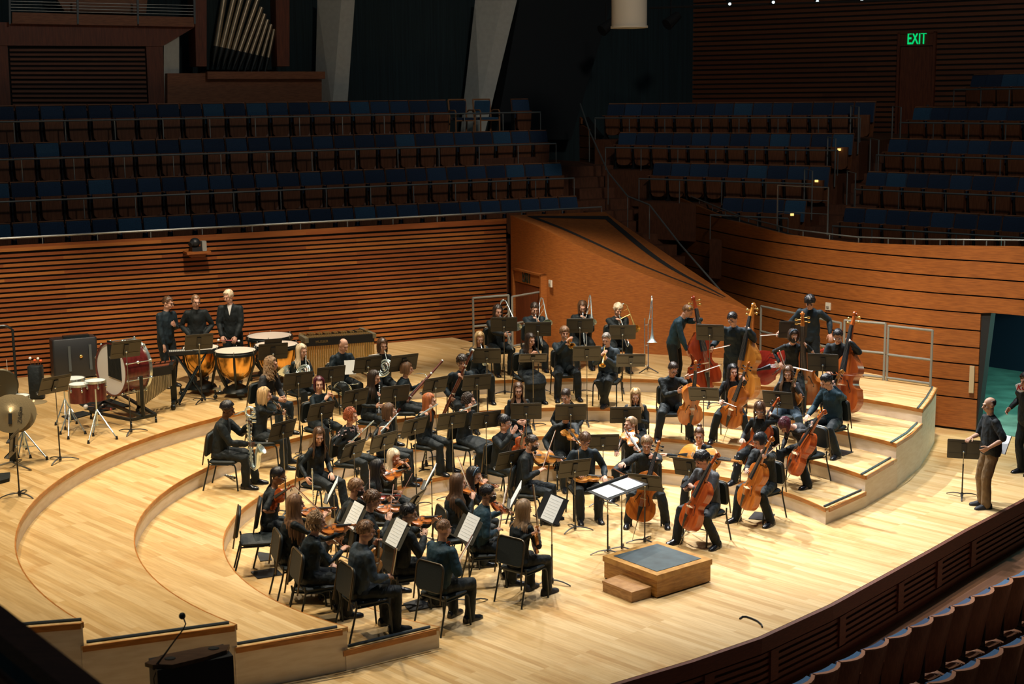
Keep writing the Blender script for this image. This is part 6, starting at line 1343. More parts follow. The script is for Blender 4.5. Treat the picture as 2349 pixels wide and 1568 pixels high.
# ================================================================ PODIUM, PERCUSSION, OTHER THINGS
Z4 = 4*H
m_pod = wood('podium_oak', [(.36, .16, .035), (.47, .23, .055)], .35, grain=(2.5, 2.5, 14), gs=3)
m_podtop = wood('podium_trim', [(.46, .23, .06), (.56, .31, .09)], .35, grain=(3, 3, 3), gs=3)
m_rub = mat('podium_rubber', (.045, .07, .08), .55, nscale=5, namt=.3)
fb = onz(1507, 1374, 0); ftz = onplane((1507, 1320), fb, V((0, 1, 0))).z
pc = [onz(*q, ftz) for q in ((1382.4, 1274), (1508, 1240), (1634, 1281.6), (1507, 1319.4))]
o = thing('podium', 'square wooden conductor podium with dark rubber top', 'podium'); ctr = sum(pc, V())/4
def frust(b, pts, z0, z1, k=1.): b.prism([tuple((ctr+(p-ctr)*k).xy) for p in pts], z0, z1)
b = MB(); frust(b, pc, .012, ftz-.075, .97); part('box', b, m_pod, o, smooth=False); b = MB(); frust(b, pc, ftz-.075, ftz); part('top_frame', b, m_podtop, o, smooth=False); b = MB(); frust(b, pc, ftz, ftz+.006, .80); part('rubber_mat', b, m_rub, o, smooth=False); b = MB(); frust(b, pc, 0, .012, .95); part('foot', b, m_dark, o, smooth=False)
sb = onz(1449, 1383, 0); stz = onplane((1449, 1358), sb, V((0, 1, 0))).z; sp = [onz(*q, stz) for q in ((1381, 1331), (1425, 1316), (1495, 1345), (1449, 1358))]
o = thing('podium_step', 'low wooden step box against the podium', 'step'); ctr = sum(sp, V())/4
m_step2 = wood('step_oak', [(.36, .19, .075), (.45, .25, .10)], .4, grain=(3, 3, 12), gs=3)
b = MB(); frust(b, sp, 0, stz-.03, .97); part('box', b, m_step2, o, smooth=False); b = MB(); frust(b, sp, stz-.03, stz); part('tread', b, m_step2, o, smooth=False)
# --- timpani
m_cop = mat('copper_kettle', (.82, .44, .11), .2, .9); m_skin = mat('drum_head', (.72, .60, .50), .6); m_whead = mat('white_drum_head', (.76, .77, .78), .55); m_maroon = wood('maroon_shell', [(.10, .012, .012), (.15, .02, .018)], .25, grain=(6, 6, 2), coat=.5)
def timpano(px, r, lab, h=.86):
    p = onz(*px, Z4+h); o = thing('timpani', lab, 'timpani', (p.x, p.y, Z4), R(200), 'timpani'); 
    b = MB(); b.lathe([(r*.99, h-.055), (r*.985, h-.12), (r*.95, h-.22), (r*.84, h-.36), (r*.60, h-.48), (r*.3, h-.55), (.05, h-.57)], n=32); part('kettle', b, m_cop, o)
    b = MB(); b.lathe([(.0, h+.002), (r*.98, h+.002), (r*1.0, h-.012)], n=32, cap=False); part('drum_head', b, m_skin, o)
    b = MB(); b.lathe([(r*1.0, h+.004), (r*1.045, h+.004), (r*1.045, h-.02), (r*1.07, h-.03), (r*1.07, h-.075), (r*1.0, h-.075), (r*1.0, h+.004)], n=32, cap=False); part('hoop', b, m_frame, o)
    for k in range(6):
        a = 2*pi*k/6+.3; d = V((cos(a), sin(a), 0)); b = MB(); b.tube([d*(r*1.05)+V((0, 0, h-.05)), d*(r*1.04)+V((0, 0, h-.25)), d*(r*.78)+V((0, 0, h-.50)), d*.22+V((0, 0, .20)), d*.20+V((0, 0, .10))], [.020, .022, .022, .020, .02], 6, flat=.7); part('strut', b, m_frame, o)
        b = MB(); b.tube([d*(r*1.055)+V((0, 0, h-.09)), d*(r*1.055)+V((0, 0, h+.03))], .007, 6); part('tension_rod', b, m_chrome, o)
    b = MB(); b.lathe([(.05, .06), (.24, .07), (.27, .10), (.24, .15), (.10, .22)], n=20); part('base', b, m_frame, o); b = MB(); b.box((0, .33, .10), (.13, .22, .03)); part('pedal', b, m_frame, o, smooth=False)
    for k in range(3):
        a = 2*pi*k/3+.2; d = V((cos(a), sin(a), 0)); b = MB(); b.bar(d*.2+V((0, 0, .1)), d*.42+V((0, 0, .1)), .05, .04); b.tube([d*.42+V((0, 0, .02)), d*.42+V((0, 0, .17))], .014, 6); b.ell(d*.42+V((0, 0, .04)), (.04, .04, .04), None, 10, 6); part('caster', b, m_chrome if k else m_frame, o)
timpano((460, 796), .33, 'timpani with copper kettle behind the keyboard percussion')
timpano((539.5, 803), .375, 'front timpani with large copper kettle in full view')
timpano((618, 769), .43, 'largest timpani, head topmost of the four, behind the others')
timpano((634, 789), .40, 'timpani behind the stand with a folder, kettle half hidden')
for i, (x0, x1, c) in enumerate(((512, 548, 'head to the right'), (536, 501, 'head to the left'))):
    pp = PPL['the timpanist']; a = near((x0, 780), pp['base']+V((0, 0, .9))+pp['fw']*.28); e = near((x1, 782-2*i), a+V((0, 0, 0)))
    o = thing('mallet', 'red handled timpani mallet held by the timpanist, '+c, 'mallet'); b = MB(); b.tube([a, e], .008, 6); part('handle', b, mat('red_handle', (.35, .05, .05), .4), o); b = MB(); b.ell(e, .026, None, 10, 8); part('mallet_head', b, m_whead, o)
# --- bass drum
fr4 = [onz(*q, Z4) for q in ((209, 960), (301, 980), (358, 968), (266, 912))]; bc = sum(fr4, V())/4
ax = V((.66, .75, 0)).normalized(); dc = onplane((284, 842), bc, V((bc.x, bc.y, 0)).normalized())
o = thing('bass_drum', 'big maroon bass drum with white head on a wheeled stand', 'drum'); r_ = .455; f0, f1 = dc-ax*.24, dc+ax*.24
b = MB(); b.lathe([(r_*.97, -.22), (r_*.97, .22)], dc, ax, 40, cap=False); part('shell', b, m_maroon, o)
for c, nm in ((f0, 'front'), (f1, 'rear')):
    b = MB(); b.lathe([(0, 0), (r_*.97, 0)], c, ax, 40, cap=False); part('drum_head', b, m_whead, o); b = MB(); b.lathe([(r_*.97, -.025), (r_*1.03, -.025), (r_*1.03, .025), (r_*.97, .025), (r_*.97, -.025)], c, ax, 40, cap=False); part('hoop', b, m_maroon if nm == 'front' else m_chrome, o)
u_, w_ = frame(ax)
for k in range(10):
    a = 2*pi*k/10+.3; d = u_*cos(a)+w_*sin(a); b = MB(); b.tube([f0+d*(r_*1.06), f1+d*(r_*1.06)], .008, 5); b.ell(f0+d*(r_*1.07), .025, None, 8, 5); b.ell(f1+d*(r_*1.07), .025, None, 8, 5); b.ell(dc+d*(r_*1.0), (.03, .03, .03), None, 8, 5); part('tension_rod', b, m_chrome, o)
b = MB(); q = [p+V((0, 0, .13)) for p in fr4]
for i in range(4): b.bar(q[i], q[(i+1) % 4], .045, .045)
b.bar(lerp(q[0], q[3], .5), lerp(q[1], q[2], .5), .045, .045)
for i, j in ((1, 2), (0, 3)):
    m_ = lerp(q[i], q[j], .5); t_ = V((m_.x, m_.y, dc.z-.02)); b.bar(m_, t_, .05, .05, (0, 1, 0))
part('stand_frame', b, m_frame, o, smooth=False)
for p in fr4: b = MB(); b.lathe([(.045, -.018), (.045, .018)], p+V((0, 0, .046)), (1, .3, 0), 12); b.tube([p+V((0, 0, .05)), p+V((0, 0, .13))], .014, 6); part('caster', b, m_frame, o)
b = MB(); bl_ = [V((-.16, .36)), V((.18, .36)), V((.2, -.30)), V((-.18, -.26))]; b.add([f0-ax*.012+u_*(p.x+.10)+V((0, 0, p.y+.14)) for p in bl_]+[f0-ax*.024+u_*(p.x+.10)+V((0, 0, p.y+.14)) for p in bl_], [(0, 1, 2, 3), (7, 6, 5, 4), (0, 4, 5, 1), (1, 5, 6, 2), (2, 6, 7, 3), (3, 7, 4, 0)])
thing('dark_cloth', 'dark cloth hung over the front of the bass drum', 'cloth', me=b.mesh('dark_cloth', cloth('black'), False))
# --- tom-toms, snare, cymbals on tripods
def tripod(o, c, ztop, feet, m=None, r=.013):
    b = MB(); b.tube([V((c.x, c.y, Z4+.12)), V((c.x, c.y, ztop))], r, 8); part('column', b, m_chrome, o)
    for f in feet:
        h_ = V((c.x, c.y, Z4+.40)); b = MB(); b.tube([h_, V((f.x, f.y, Z4+.02))], .011, 6); b.tube([V((c.x, c.y, Z4+.14)), lerp(h_, V((f.x, f.y, Z4+.02)), .55)], .007, 5); l = part('leg', b, m_chrome, o); b = MB(); b.tube([V((f.x, f.y, Z4)), V((f.x, f.y, Z4+.055))], [.024, .014], 8); part('rubber_foot', b, m_black, l)
def drum(px, h, r, d, m, lab, feet, col=None, name='tom_drum', tiltv=(.0, -.0, 1)):
    p = onz(*px, Z4+h); A = V(tiltv).normalized(); o = thing(name, lab, 'drum', group='small drums')
    b = MB(); b.lathe([(r, -d), (r, 0)], p, A, 24, cap=False); b.lathe([(r, -d), (0, -d)], p, A, 24, cap=False); part('shell', b, m, o); b = MB(); b.lathe([(0, .004), (r*.97, .004)], p, A, 24, cap=False); part('drum_head', b, m_whead, o)
    b = MB(); b.lathe([(r*.97, .012), (r*1.05, .012), (r*1.05, -.025), (r*.99, -.025), (r*.97, .012)], p, A, 24, cap=False); part('hoop', b, m_chrome, o)
    for k in range(6):
        a = 2*pi*k/6; u1, u2 = frame(A); dd = u1*cos(a)+u2*sin(a); b = MB(); b.tube([p+dd*(r*1.06)+A*.012, p+dd*(r*1.06)-A*min(d*.6, .12)], .006, 5); b.ell(p+dd*(r*1.05)-A*min(d*.5, .09), (.018, .018, .026), None, 6, 5); part('lug', b, m_chrome, o)
    c = onz(*col, Z4) if col else p; tripod(o, c, p.z-d if col is None else p.z-.1, [onz(*f, Z4) for f in feet])
drum((181, 881), .80, .17, .30, m_maroon, 'dark red tom drum, left of the pair, on a chrome tripod', ((139, 996), (157, 1007), (196, 995)), (163, 985))
drum((218, 873), .84, .17, .32, m_maroon, 'dark red tom drum, right of the pair, tight against the bass drum', ((203, 1017), (268, 1007), (214, 1000)), (225, 993))
drum((166, 868), .82, .20, .18, mat('orange_shell', (.62, .25, .03), .3, coat=.4), 'orange-shelled snare drum behind the red tom drums', ((128, 975), (150, 985), (176, 972)), (152, 966), 'snare_drum')
drum((42, 908), .78, .17, .12, m_chrome, 'white-headed snare drum behind the crash cymbals', ((70, 1050), (20, 1052), (55, 1020)), (58, 1044), 'snare_drum')
m_cym = mat('cymbal_bronze', (.42, .34, .20), .36, .7, nscale=60, bump=.1, stretch=(1, 1, 1))
def cymbal(o, p, r, A, nm='cymbal_disc'):
    b = MB(); b.lathe([(.004, .035), (r*.12, .03), (r*.2, .012), (r*.6, .004), (r, -.008), (r, -.011), (r*.6, 0), (r*.2, .007), (.004, .028)], p, A, 36, cap=False); return part(nm, b, m_cym, o)
p = onz(77, 921, Z4+.88); o = thing('suspended_cymbal', 'flat cymbal on a tripod with a triangle hanging from its edge', 'cymbal'); cymbal(o, p, .20, (0, 0, 1)); c = onz(58, 1045, Z4); tripod(o, c, p.z+.05, [onz(*f, Z4) for f in ((108, 1054), (42, 1050), (60, 1030))])
b = MB(); b.tube([V((c.x, c.y, p.z-.05)), p], .008, 6); part('boom', b, m_chrome, o)
t0 = p+V((.03, -.19, -.03)); o = thing('triangle', 'small steel triangle hanging below the flat cymbal', 'triangle'); b = MB(); b.tube([t0, t0+V((-.07, 0, -.13)), t0+V((.08, 0, -.13)), t0+V((.01, 0, -.01))], .005, 5); part('steel_rod', b, m_chrome, o); b = MB(); b.tube([t0, t0+V((0, .05, .05))], .003, 4); part('hanger', b, m_dark, o)
A = V((.18, -.92, .30)).normalized(); c0 = onz(27, 1072, Z4); p = onplane((24, 948), c0, V((0, 1, 0)))
for k, (d, nm) in enumerate(((0, 'front'), (.12, 'rear'))):
    o = thing('crash_cymbal', '%s bronze crash cymbal of the pair resting upright at the picture edge' % nm, 'cymbal', group='crash cymbals'); q = p-A*d+V((.07*k, 0, .01*k)); cymbal(o, q, .29, A)
    if k == 0:
        b = MB(); b.bar(q+A*.03, q+A*.05+V((0, -.02, -.16)), .05, .012, A); part('leather_strap', b, m_black, o)
        x = V((0, 0, 1)).cross(A).normalized(); y = A.cross(x); y2 = x*-.25+y*.97; y2.normalize(); x2 = y2.cross(A); c = q+x*.14-y*.03+A*.012; tx = (y2*.9+x2*.3).normalized(); ty = A.cross(tx)
        textmesh('maker_lettering', 'Zildjian', .085, .0008, m_dark, M(((tx.x, ty.x, A.x, c.x), (tx.y, ty.y, A.y, c.y), (tx.z, ty.z, A.z, c.z), (0, 0, 0, 1))), o)
o = thing('cymbal_rest', 'upright rest carrying the crash cymbals, on steel legs', 'stand'); b = MB(); b.bar(c0+V((.02, .05, .08)), V((p.x, p.y+.10, p.z-.05)), .12, .03, (0, 1, 0)); part('upright', b, m_frame, o, smooth=False)
for k in range(3): b = MB(); a = R(-30+120*k); b.tube([c0+V((0, 0, .09)), c0+V((cos(a)*.42, sin(a)*.42, .015))], .014, 6); part('leg', b, m_pole, o)
b = MB(); b.box(p+V((.02, -.10, -.40)), (.13, .10, .015), M.Rotation(R(20), 3, 'X')); t = part('tray', b, m_black, o, smooth=False)
o = thing('gong', 'dark gong hanging in a black tube frame, cut by the picture edge', 'gong'); p = onz(2, 884, Z4+.95); A = V((.3, -.95, 0)).normalized(); b = MB(); b.lathe([(.004, .01), (.10, .012), (.25, .006), (.27, -.03), (.265, -.03), (.245, 0), (.004, 0)], p, A, 32, cap=False); part('gong_disc', b, mat('gong_bronze', (.10, .09, .06), .5, .8), o)
rr = frame(A)[0]; rr = V((1, .3, 0)).normalized(); b = MB(); f_ = onz(40, 912, Z4); g0 = V((f_.x, f_.y, Z4)); b.tube([g0, g0+V((0, 0, 1.28)), g0+V((-.03, -.01, 1.34))-rr*.05, g0+V((0, 0, 1.36))-rr*.14, g0+V((0, 0, 1.36))-rr*1.2, g0-rr*1.2], .025, 8); part('tube_frame', b, m_frame, o); b = MB(); b.tube([p+V((.12, 0, .24)), p+V((.12, 0, .42))], .004, 4); part('cord', b, m_paper, o)
# --- keyboard percussion
kb0, kb1 = onz(386, 812, Z4+.82), onz(490, 806, Z4+.82); o = thing('electric_keyboard', 'slim black keyboard on crossed legs in front of the turtleneck percussionist', 'keyboard'); t = (kb1-kb0).normalized(); n = V((-t.y, t.x, 0)).normalized()
b = MB(); b.bar(kb0+n*.14, kb1+n*.14, .30, .07); part('case', b, m_black, o, smooth=False)
b = MB(); 
for i in range(24): u = .04+.92*i/23; b.bar(lerp(kb0, kb1, u)+n*.02+V((0, 0, .038)), lerp(kb0, kb1, u)+n*.16+V((0, 0, .038)), .024, .012)
part('keys', b, mat('ivory_key', (.5, .5, .46), .4), o, smooth=False)
for s, (qa, qb, px_a, px_b) in enumerate((((.12), (.78), (412, 925), (0, 0)),)): pass
for k in (0, 1):
    b = MB(); e0 = (kb0 if k == 0 else kb1)+n*(.02)+t*(.14 if k == 0 else -.14)-V((0, 0, .04)); e1 = onz(*((470, 916) if k == 0 else (412, 927)), Z4)+V((0, 0, .02)); b.tube([e0, e1], .016, 6); b.tube([e0+n*.22, e1+n*.22], .016, 6); b.tube([e1-n*.1, e1+n*.32], .018, 6); part('crossed_leg', b, m_frame, o)
b = MB(); f = onz(395, 830, Z4+.72); 
def mallet_kb(name, lab, corners, h, bars, mf, mbar, res=None, n_=30, gap=.72):
    a, b_, c, d = [onz(*q, Z4+h) for q in corners]     # near-left, near-right, far-right, far-left of the playing surface
    o = thing(name, lab, 'keyboard percussion'); L = (b_-a); Wv = ((d-a)+(c-b_))/2; t = L.normalized(); w = Wv.normalized(); up = V((0, 0, 1))
    for i, (p, q) in enumerate(((a, d), (b_, c))):
        bb = MB(); bb.bar(p-w*.03-up*.03, q+w*.03-up*.03, .07, .09); bb.bar(lerp(p, q, .5)-up*.06, lerp(p, q, .5)-up*(h-.10), .10, .06, w); bb.bar(p-up*(h-.10), q-up*(h-.10), .06, .06); part('end_frame', bb, mf, o, smooth=False)
        for r_ in (p, q): bb = MB(); bb.lathe([(.05, -.02), (.05, .02)], r_-up*(h-.05), t, 12); part('caster', bb, m_frame, o)
    bb = MB(); bb.bar(a-up*.07, b_-up*.07, .03, .15); bb.bar(d-up*.07, c-up*.07, .03, .12); part('rail', bb, m_black, o, smooth=False)
    bb = MB(); bw = L.length/n_
    for i in range(n_):
        u = (i+.5)/n_; k = 1-.25*u; p = lerp(a, b_, u); bb.bar(p+w*.05, p+w*(.05+(Wv.length*.48)*k), bw*gap, .018)
        if i % 7 not in (2, 6): q = lerp(a, b_, u+.5/n_); bb.bar(q+w*(.06+Wv.length*.52*k)+up*.02, q+w*(Wv.length*(.98*k+.02))+up*.02, bw*gap, .018)
    part('tone_bars', bb, mbar, o, smooth=False)
    if res:
        bb = MB()
        for i in range(n_):
            u = (i+.5)/n_; ln = h*(.62-.42*abs(u-.15)**.9) if u > .15 else h*(.62-.5*(.15-u)); p = lerp(a, b_, u)-w*.0-up*.15; bb.tube([p, p-up*max(.12, ln)], bw*.42, 8)
        part('resonator_pipes', bb, res, o)
    return o, a, b_, t, w
m_gold = mat('gold_resonator', (.66, .48, .20), .32, .85)
o, a, b_, t, w = mallet_kb('vibraphone', 'vibraphone with golden bars and long resonator pipes behind the horns', ((703, 777), (858, 766), (828, 753), (690, 769)), .90, 30, mat('champagne_frame', (.30, .27, .18), .4, .4), m_gold, m_gold, 30)
c = lerp(a, b_, .22)-w*.02-V((0, 0, .07)); textmesh('maker_lettering', 'MUSSER', .07, .001, m_gold, M(((t.x, 0, -w.x, c.x), (t.y, 0, -w.y, c.y), (0, 1, 0, c.z), (0, 0, 0, 1))), o)
mallet_kb('xylophone', 'dark wooden xylophone half hidden behind the bass drum', ((310, 851), (392, 838), (398, 826), (322, 838)), .80, 26, m_frame, m_dwood, m_pole, 22)
# --- case, bags, mats
p = onz(176, 868, Z4); o = thing('equipment_case', 'black wheeled equipment case against the slatted wall', 'case', (p.x, p.y, Z4), WANG); b = MB(); b.rbox((0, .15, .42), (.86, .42, .78), .05); part('shell', b, m_black, o)
b = MB(); b.box((.05, .10, .83), (.5, .16, .05)); part('lid_handle', b, m_frame, o, smooth=False)
for x in (-.12, .28): b = MB(); b.box((x, -.075, .42), (.05, .03, .5)); part('strap', b, mat('dark_strap', (.05, .06, .06), .7), o, smooth=False)
b = MB(); b.ell((.1, -.08, .45), (.035, .02, .035)); part('latch', b, m_brass, o)
for x in (-.34, .34): b = MB(); b.lathe([(.04, -.02), (.04, .02)], (x, .0, .04), (1, 0, 0), 10); part('wheel', b, m_frame, o)
p = onz(86, 914, Z4); o = thing('mallet_bag', 'tall black bag full of mallets behind the flat cymbal', 'bag', (p.x, p.y, Z4)); b = MB(); b.rbox((0, 0, .32), (.26, .2, .62), .05); part('bag', b, cloth('black'), o)
for i, (x, col, z) in enumerate(((-.07, (.7, .7, .7), .74), (.0, (.75, .12, .03), .70), (.05, (.7, .68, .6), .73), (.09, (.75, .12, .03), .69))):
    q = thing('mallet', ['grey mallet', 'orange mallet in the middle', 'cream mallet', 'orange mallet at the side'][i]+' poking out of the black bag', 'mallet'); b = MB(); b.tube([p+V((x, 0, .5)), p+V((x*1.2, 0, z))], .006, 5); part('handle', b, m_bowst, q); b = MB(); b.ell(p+V((x*1.2, 0, z+.02)), .028, None, 8, 6); part('mallet_head', b, mat('mallet_col_%d' % i, col, .6), q)
def mat_on(px4, z, lab, m=None, t=.012, name='folder', cat='folder'):
    q = [onz(*p, z) for p in px4]; b = MB(); b.prism([tuple(p.xy) for p in q], z+.001, z+t); return thing(name, lab, cat, me=b.mesh(name, m or m_black, False))
mat_on(((165, 918), (232, 909), (300, 932), (215, 948)), Z4, 'black mallet cloth spread under the bass drum', cloth('black'), .02, 'mallet_cloth', 'cloth')
mat_on(((141, 956), (190, 944), (212, 950), (160, 965)), Z4, 'black cloth on the floor behind the left tom tripod', cloth('black'), .02, 'mallet_cloth', 'cloth')
mat_on(((0, 1092), (24, 1090), (22, 1104), (0, 1110)), Z4, 'black bag lying flat at the picture edge', cloth('black'), .05, 'flat_bag', 'bag')
p = onz(197, 933, Z4+.05); o = thing('mallet', 'large white bass drum mallet lying by the tom tripods', 'mallet'); b = MB(); b.ell(p, .045, None, 10, 8); part('mallet_head', b, m_whead, o); b = MB(); b.tube([p, p+V((.34, .1, 0))], .009, 6); part('handle', b, m_bowst, o)
for px, c in (((255, 938), (.6, .15, .13)), ((268, 935), (.75, .75, .73)), ((236, 929), (.75, .75, .73))):
    p = onz(*px, Z4+.04); o = thing('mallet', {(.6, .15, .13): 'red headed mallet lying on the black mallet cloth', }.get(c, 'white headed mallet on the black mallet cloth, %s the red one' % ('just beyond' if px[0] == 268 else 'farther from')), 'mallet'); b = MB(); b.ell(p, .024, None, 8, 6); part('mallet_head', b, mat('mh_%d' % px[0], c, .6), o); b = MB(); b.tube([p, p+V((-.22, .06, 0))], .006, 5); part('handle', b, m_bowst, o)
# folders under the chairs
mat_on(((588, 1266), (620, 1270), (624, 1285), (597, 1288)), H*0+H, 'black folder on the floor between the two empty-sided rear chairs')
mat_on(((575, 1312), (632, 1303), (649, 1319), (591, 1328)), H, 'black folder with white label under the long-haired violinist')
mat_on(((925, 1385), (960, 1374), (1000, 1390), (940, 1404)), 0, 'black folder on the floor behind the riser corner violinist')
mat_on(((1717, 1190), (1731, 1174), (1778, 1180), (1765, 1195)), 0, 'black folder under the front corner cello')
mat_on(((1900, 1042), (1918, 1030), (1958, 1037), (1935, 1046)), H*2, 'black folder under the chair of the chin-resting cellist')
# instruments at rest
def rest(key, px, z, h, ax, nz, lab, tip=None, L=None):
    O = onz(*px, z+h); a = V(ax)
    if tip: a = aim(O, tip, L, a)-O
    o = dup(key, lab, CH[key][0].replace('_', ' ')); place(o, O, a, nz); return o
pp = PPL['the paper-holding horn player']; o = dup('horn_s', 'silver french horn lying on the lap of the paper-holding player', 'french horn', 'horns'); place(o, near((822, 880), pp['base']+pp['fw']*.42+V((0, 0, .72))), V((-.75, .1, .02)), V((0, -.55, .85)))
rest('trombone_s', (1479, 730), 4*H, 1.28, (0, 0, -1), (0, -1, 0), 'spare silver trombone standing upright on a floor stand', (1479, 850), .9)
o = thing('trombone_stand', 'black folding floor stand under the spare trombone', 'stand'); p = onz(1487, 854, 4*H); b = MB(); b.tube([p+V((0, 0, .08)), p+V((0, 0, .52))], .011, 7); part('column', b, m_black, o)
for k in range(3): b = MB(); a = R(90+120*k); b.tube([p+V((0, 0, .11)), p+V((cos(a)*.22, sin(a)*.22, .012))], .011, 6); part('leg', b, m_black, o)
rest('bass_x', (1722, 850), 4*H, .36, (.85, .5, .12), (.1, -1, .12), 'red double bass lying on its side behind the suited bassist')
for i, (px, lab, k) in enumerate((((978, 1069), 'clarinet standing on a floor peg by the flared trousers', 1.), ((970, 1078), 'empty clarinet peg stand beside the standing clarinet', 0))):
    p = onz(*px, H); o = thing('peg_stand', 'small black floor peg holding the upright clarinet' if k else lab, 'stand'); b = MB(); b.tube([p, p+V((0, 0, .16))], [.03, .012], 8); part('peg', b, m_black, o); b = MB()
    for j in range(3): a = 2*pi*j/3; b.tube([p+V((0, 0, .02)), p+V((cos(a)*.12, sin(a)*.12, .01))], .01, 5)
    part('foot', b, m_black, o)
    if k: o = dup('clarinet', lab, 'clarinet', 'clarinets'); place(o, p+V((0, 0, .70)), V((0, 0, -1)), V((0, -1, 0)))
rest('clarinet_big', (542, 1096), 2*H, .06, (-.9, .35, 0), (0, 0, 1), 'clarinet lying on the floor behind the saxophonist', (500, 1088), .8)
pp = PPL['the clarinetist wetting a reed']; o = dup('clarinet', 'clarinet standing between the knees of the player wetting a reed', 'clarinet', 'clarinets'); place(o, near((752, 942), pp['base']+pp['fw']*.36+V((0, 0, .80))), V((.1, .1, -1)), V((0, -1, 0)))
pp = PPL['the cellist reading a phone']; c = near((1571, 1111), pp['base']+pp['fw']*.50+V((0, 0, .86))); o = thing('phone', 'black phone in the hands of the cellist in grey', 'phone'); b = MB(); rt_ = M.Rotation(pp['yaw'], 3, 'Z') @ M.Rotation(R(25), 3, 'Y'); b.rbox(c, (.15, .075, .01), .012, rt_); part('case', b, mat('phone_black', (.006, .008, .01), .75, spec=.1), o)
pp = PPL['the paper-holding horn player']; c = near((803, 842), pp['base']+pp['fw']*.44+V((0, 0, .95))); b = MB(); b.box(c, (.20, .012, .26), M.Rotation(pp['yaw']+1.1, 3, 'Z') @ M.Rotation(R(-20), 3, 'X')); thing('paper_sheet', 'white sheet held up by the balding horn player', 'paper', me=b.mesh('paper_sheet', m_paper, False))
i8b = sheets(i8, 'white page standing behind the stand of the paper-holding player', .20, .26, dx=.1, up=.08)
def bottle(px, z, m, mc, lab, r=.036, h=.20, lie=False):
    p = onz(*px, z); o = thing('water_bottle', lab, 'bottle', (p.x, p.y, z)); b = MB(); b.lathe([(r*.9, 0), (r, .01), (r, h*.8), (r*.7, h*.92)], n=14); part('body', b, m, o); b = MB(); b.lathe([(r*.75, h*.9), (r*.75, h*1.08), (r*.4, h*1.1)], n=12); part('cap', b, mc, o)
    b = MB(); b.tube([(-r*.6, 0, h*1.05), (-r*.4, 0, h*1.22), (r*.4, 0, h*1.22), (r*.6, 0, h*1.05)], .005, 5); part('carry_loop', b, mc, o)
bottle((1118, 1066), H, mat('coral_steel', (.55, .20, .13), .35, .3), mat('teal_cap', (.03, .14, .14), .5), 'coral water bottle with dark cap behind the pointing violist', .042, .27)
bottle((1271, 850), 3*H, mat('white_bottle', (.7, .7, .7), .4), mat('red_cap', (.5, .05, .04), .5), 'white bottle with red cap beside the trumpeter in navy', .04, .30)
bottle((741, 1080), H, mat('dark_bottle', (.02, .03, .03), .4), m_black, 'dark bottle on the floor under the lace-bloused flutist')
# --- railings on the top riser
def panel_rail(lab, pts, zf, h=1.07):
    o = thing('safety_railing', lab, 'railing', group='grey safety railings'); a, c = V((*pts[0], zf)), V((*pts[1], zf)); up = V((0, 0, 1))
    for nm, z in (('top_rail', h), ('middle_rail', h*.48), ('bottom_rail', .06)): b = MB(); b.tube([a+up*z, c+up*z], .024, 8); part(nm, b, m_greyrail, o)
    for p in (a, c): b = MB(); b.tube([p, p+up*(h+.01)], .024, 8); part('post', b, m_greyrail, o)
def ry(px, ytop, d):
    p = ony(px, ytop, d); return p
g = [(-1.0, 31.35), (-.12, 30.9)]; g2 = [(-.04, 30.85), (.86, 30.38)]
a = onz(1086, 806, Z4); c1 = onz(1169, 812, Z4); c2 = onz(1176, 812, Z4); d2 = onz(1261, 799, Z4)
def rail_px(lab, p0, p1, t0, t1): # bottoms on the top riser, tops seen at t0/t1
    q0, q1 = onz(*p0, Z4), onz(*p1, Z4); panel_rail(lab, [(q0.x, q0.y), (q1.x, q1.y)], Z4, (onplane(t0, q0, V((q0.x, q0.y, 0)).normalized()).z-Z4+onplane(t1, q1, V((q1.x, q1.y, 0)).normalized()).z-Z4)/2)
rail_px('grey tube railing before the slatted wall, left of the exit door', (1087, 808), (1168, 800), (1085, 684), (1169, 676))
rail_px('grey tube railing directly in front of the exit door', (1176, 800), (1261, 782), (1174, 675), (1262, 671))
rail_px('grey tube railing behind the tall bassist', (1744, 812), (1926, 860), (1744, 711), (1929, 731))
rail_px('grey tube railing behind the rightmost bass', (1934, 862), (2027, 872), (1932, 732), (2032, 744))
rail_px('grey tube railing at the end of the top riser', (2034, 873), (2134, 887), (2038, 746), (2141, 759))
# --- cable, lectern, balcony rail in front
b = MB(); b.tube([onz(*q, .012) for q in ((1697, 1418), (1703, 1413.5), (1712, 1413.5), (1725, 1418), (1738, 1424), (1747, 1432), (1748.5, 1437))], .011, 6); thing('floor_cable', 'short dark cable curling over the stage edge', 'cable', me=b.mesh('floor_cable', m_black))
lc = onz(430, 1500, 1.14); o = thing('lectern', 'dark lectern with curved brown top at the lower edge', 'lectern'); q = [onz(*p, 1.14) for p in ((332, 1519), (372, 1501), (470, 1482), (527, 1477), (520, 1490), (470, 1506), (395, 1524), (350, 1524))]
b = MB(); b.prism([tuple(p.xy) for p in q], 1.10, 1.14); part('desk_top', b, wood('lectern_wood', [(.06, .032, .018), (.09, .05, .028)], .35, grain=(3, 14, 3)), o, smooth=False)
t = (onz(500, 1490, 1.1)-onz(370, 1515, 1.1)).normalized(); n = V((-t.y, t.x, 0)); b = MB(); c = onz(438, 1506, 1.1); rw = M.Rotation(atan2(t.y, t.x), 3, 'Z'); b.box((c.x, c.y, .55), (.74, .34, 1.1), rw); part('body', b, m_black, o, smooth=False); b = MB(); c = onz(372, 1522, 1.08); b.tube([V((c.x, c.y-.03, 0)), V((c.x, c.y-.03, 1.08))], .05, 10); part('corner_post', b, m_pole, o)
for px in ((390, 1509), (490, 1486)): b = MB(); p = onz(*px, 1.145); b.ell(p, (.055, .04, .012)); part('cup_recess', b, m_dark, o)
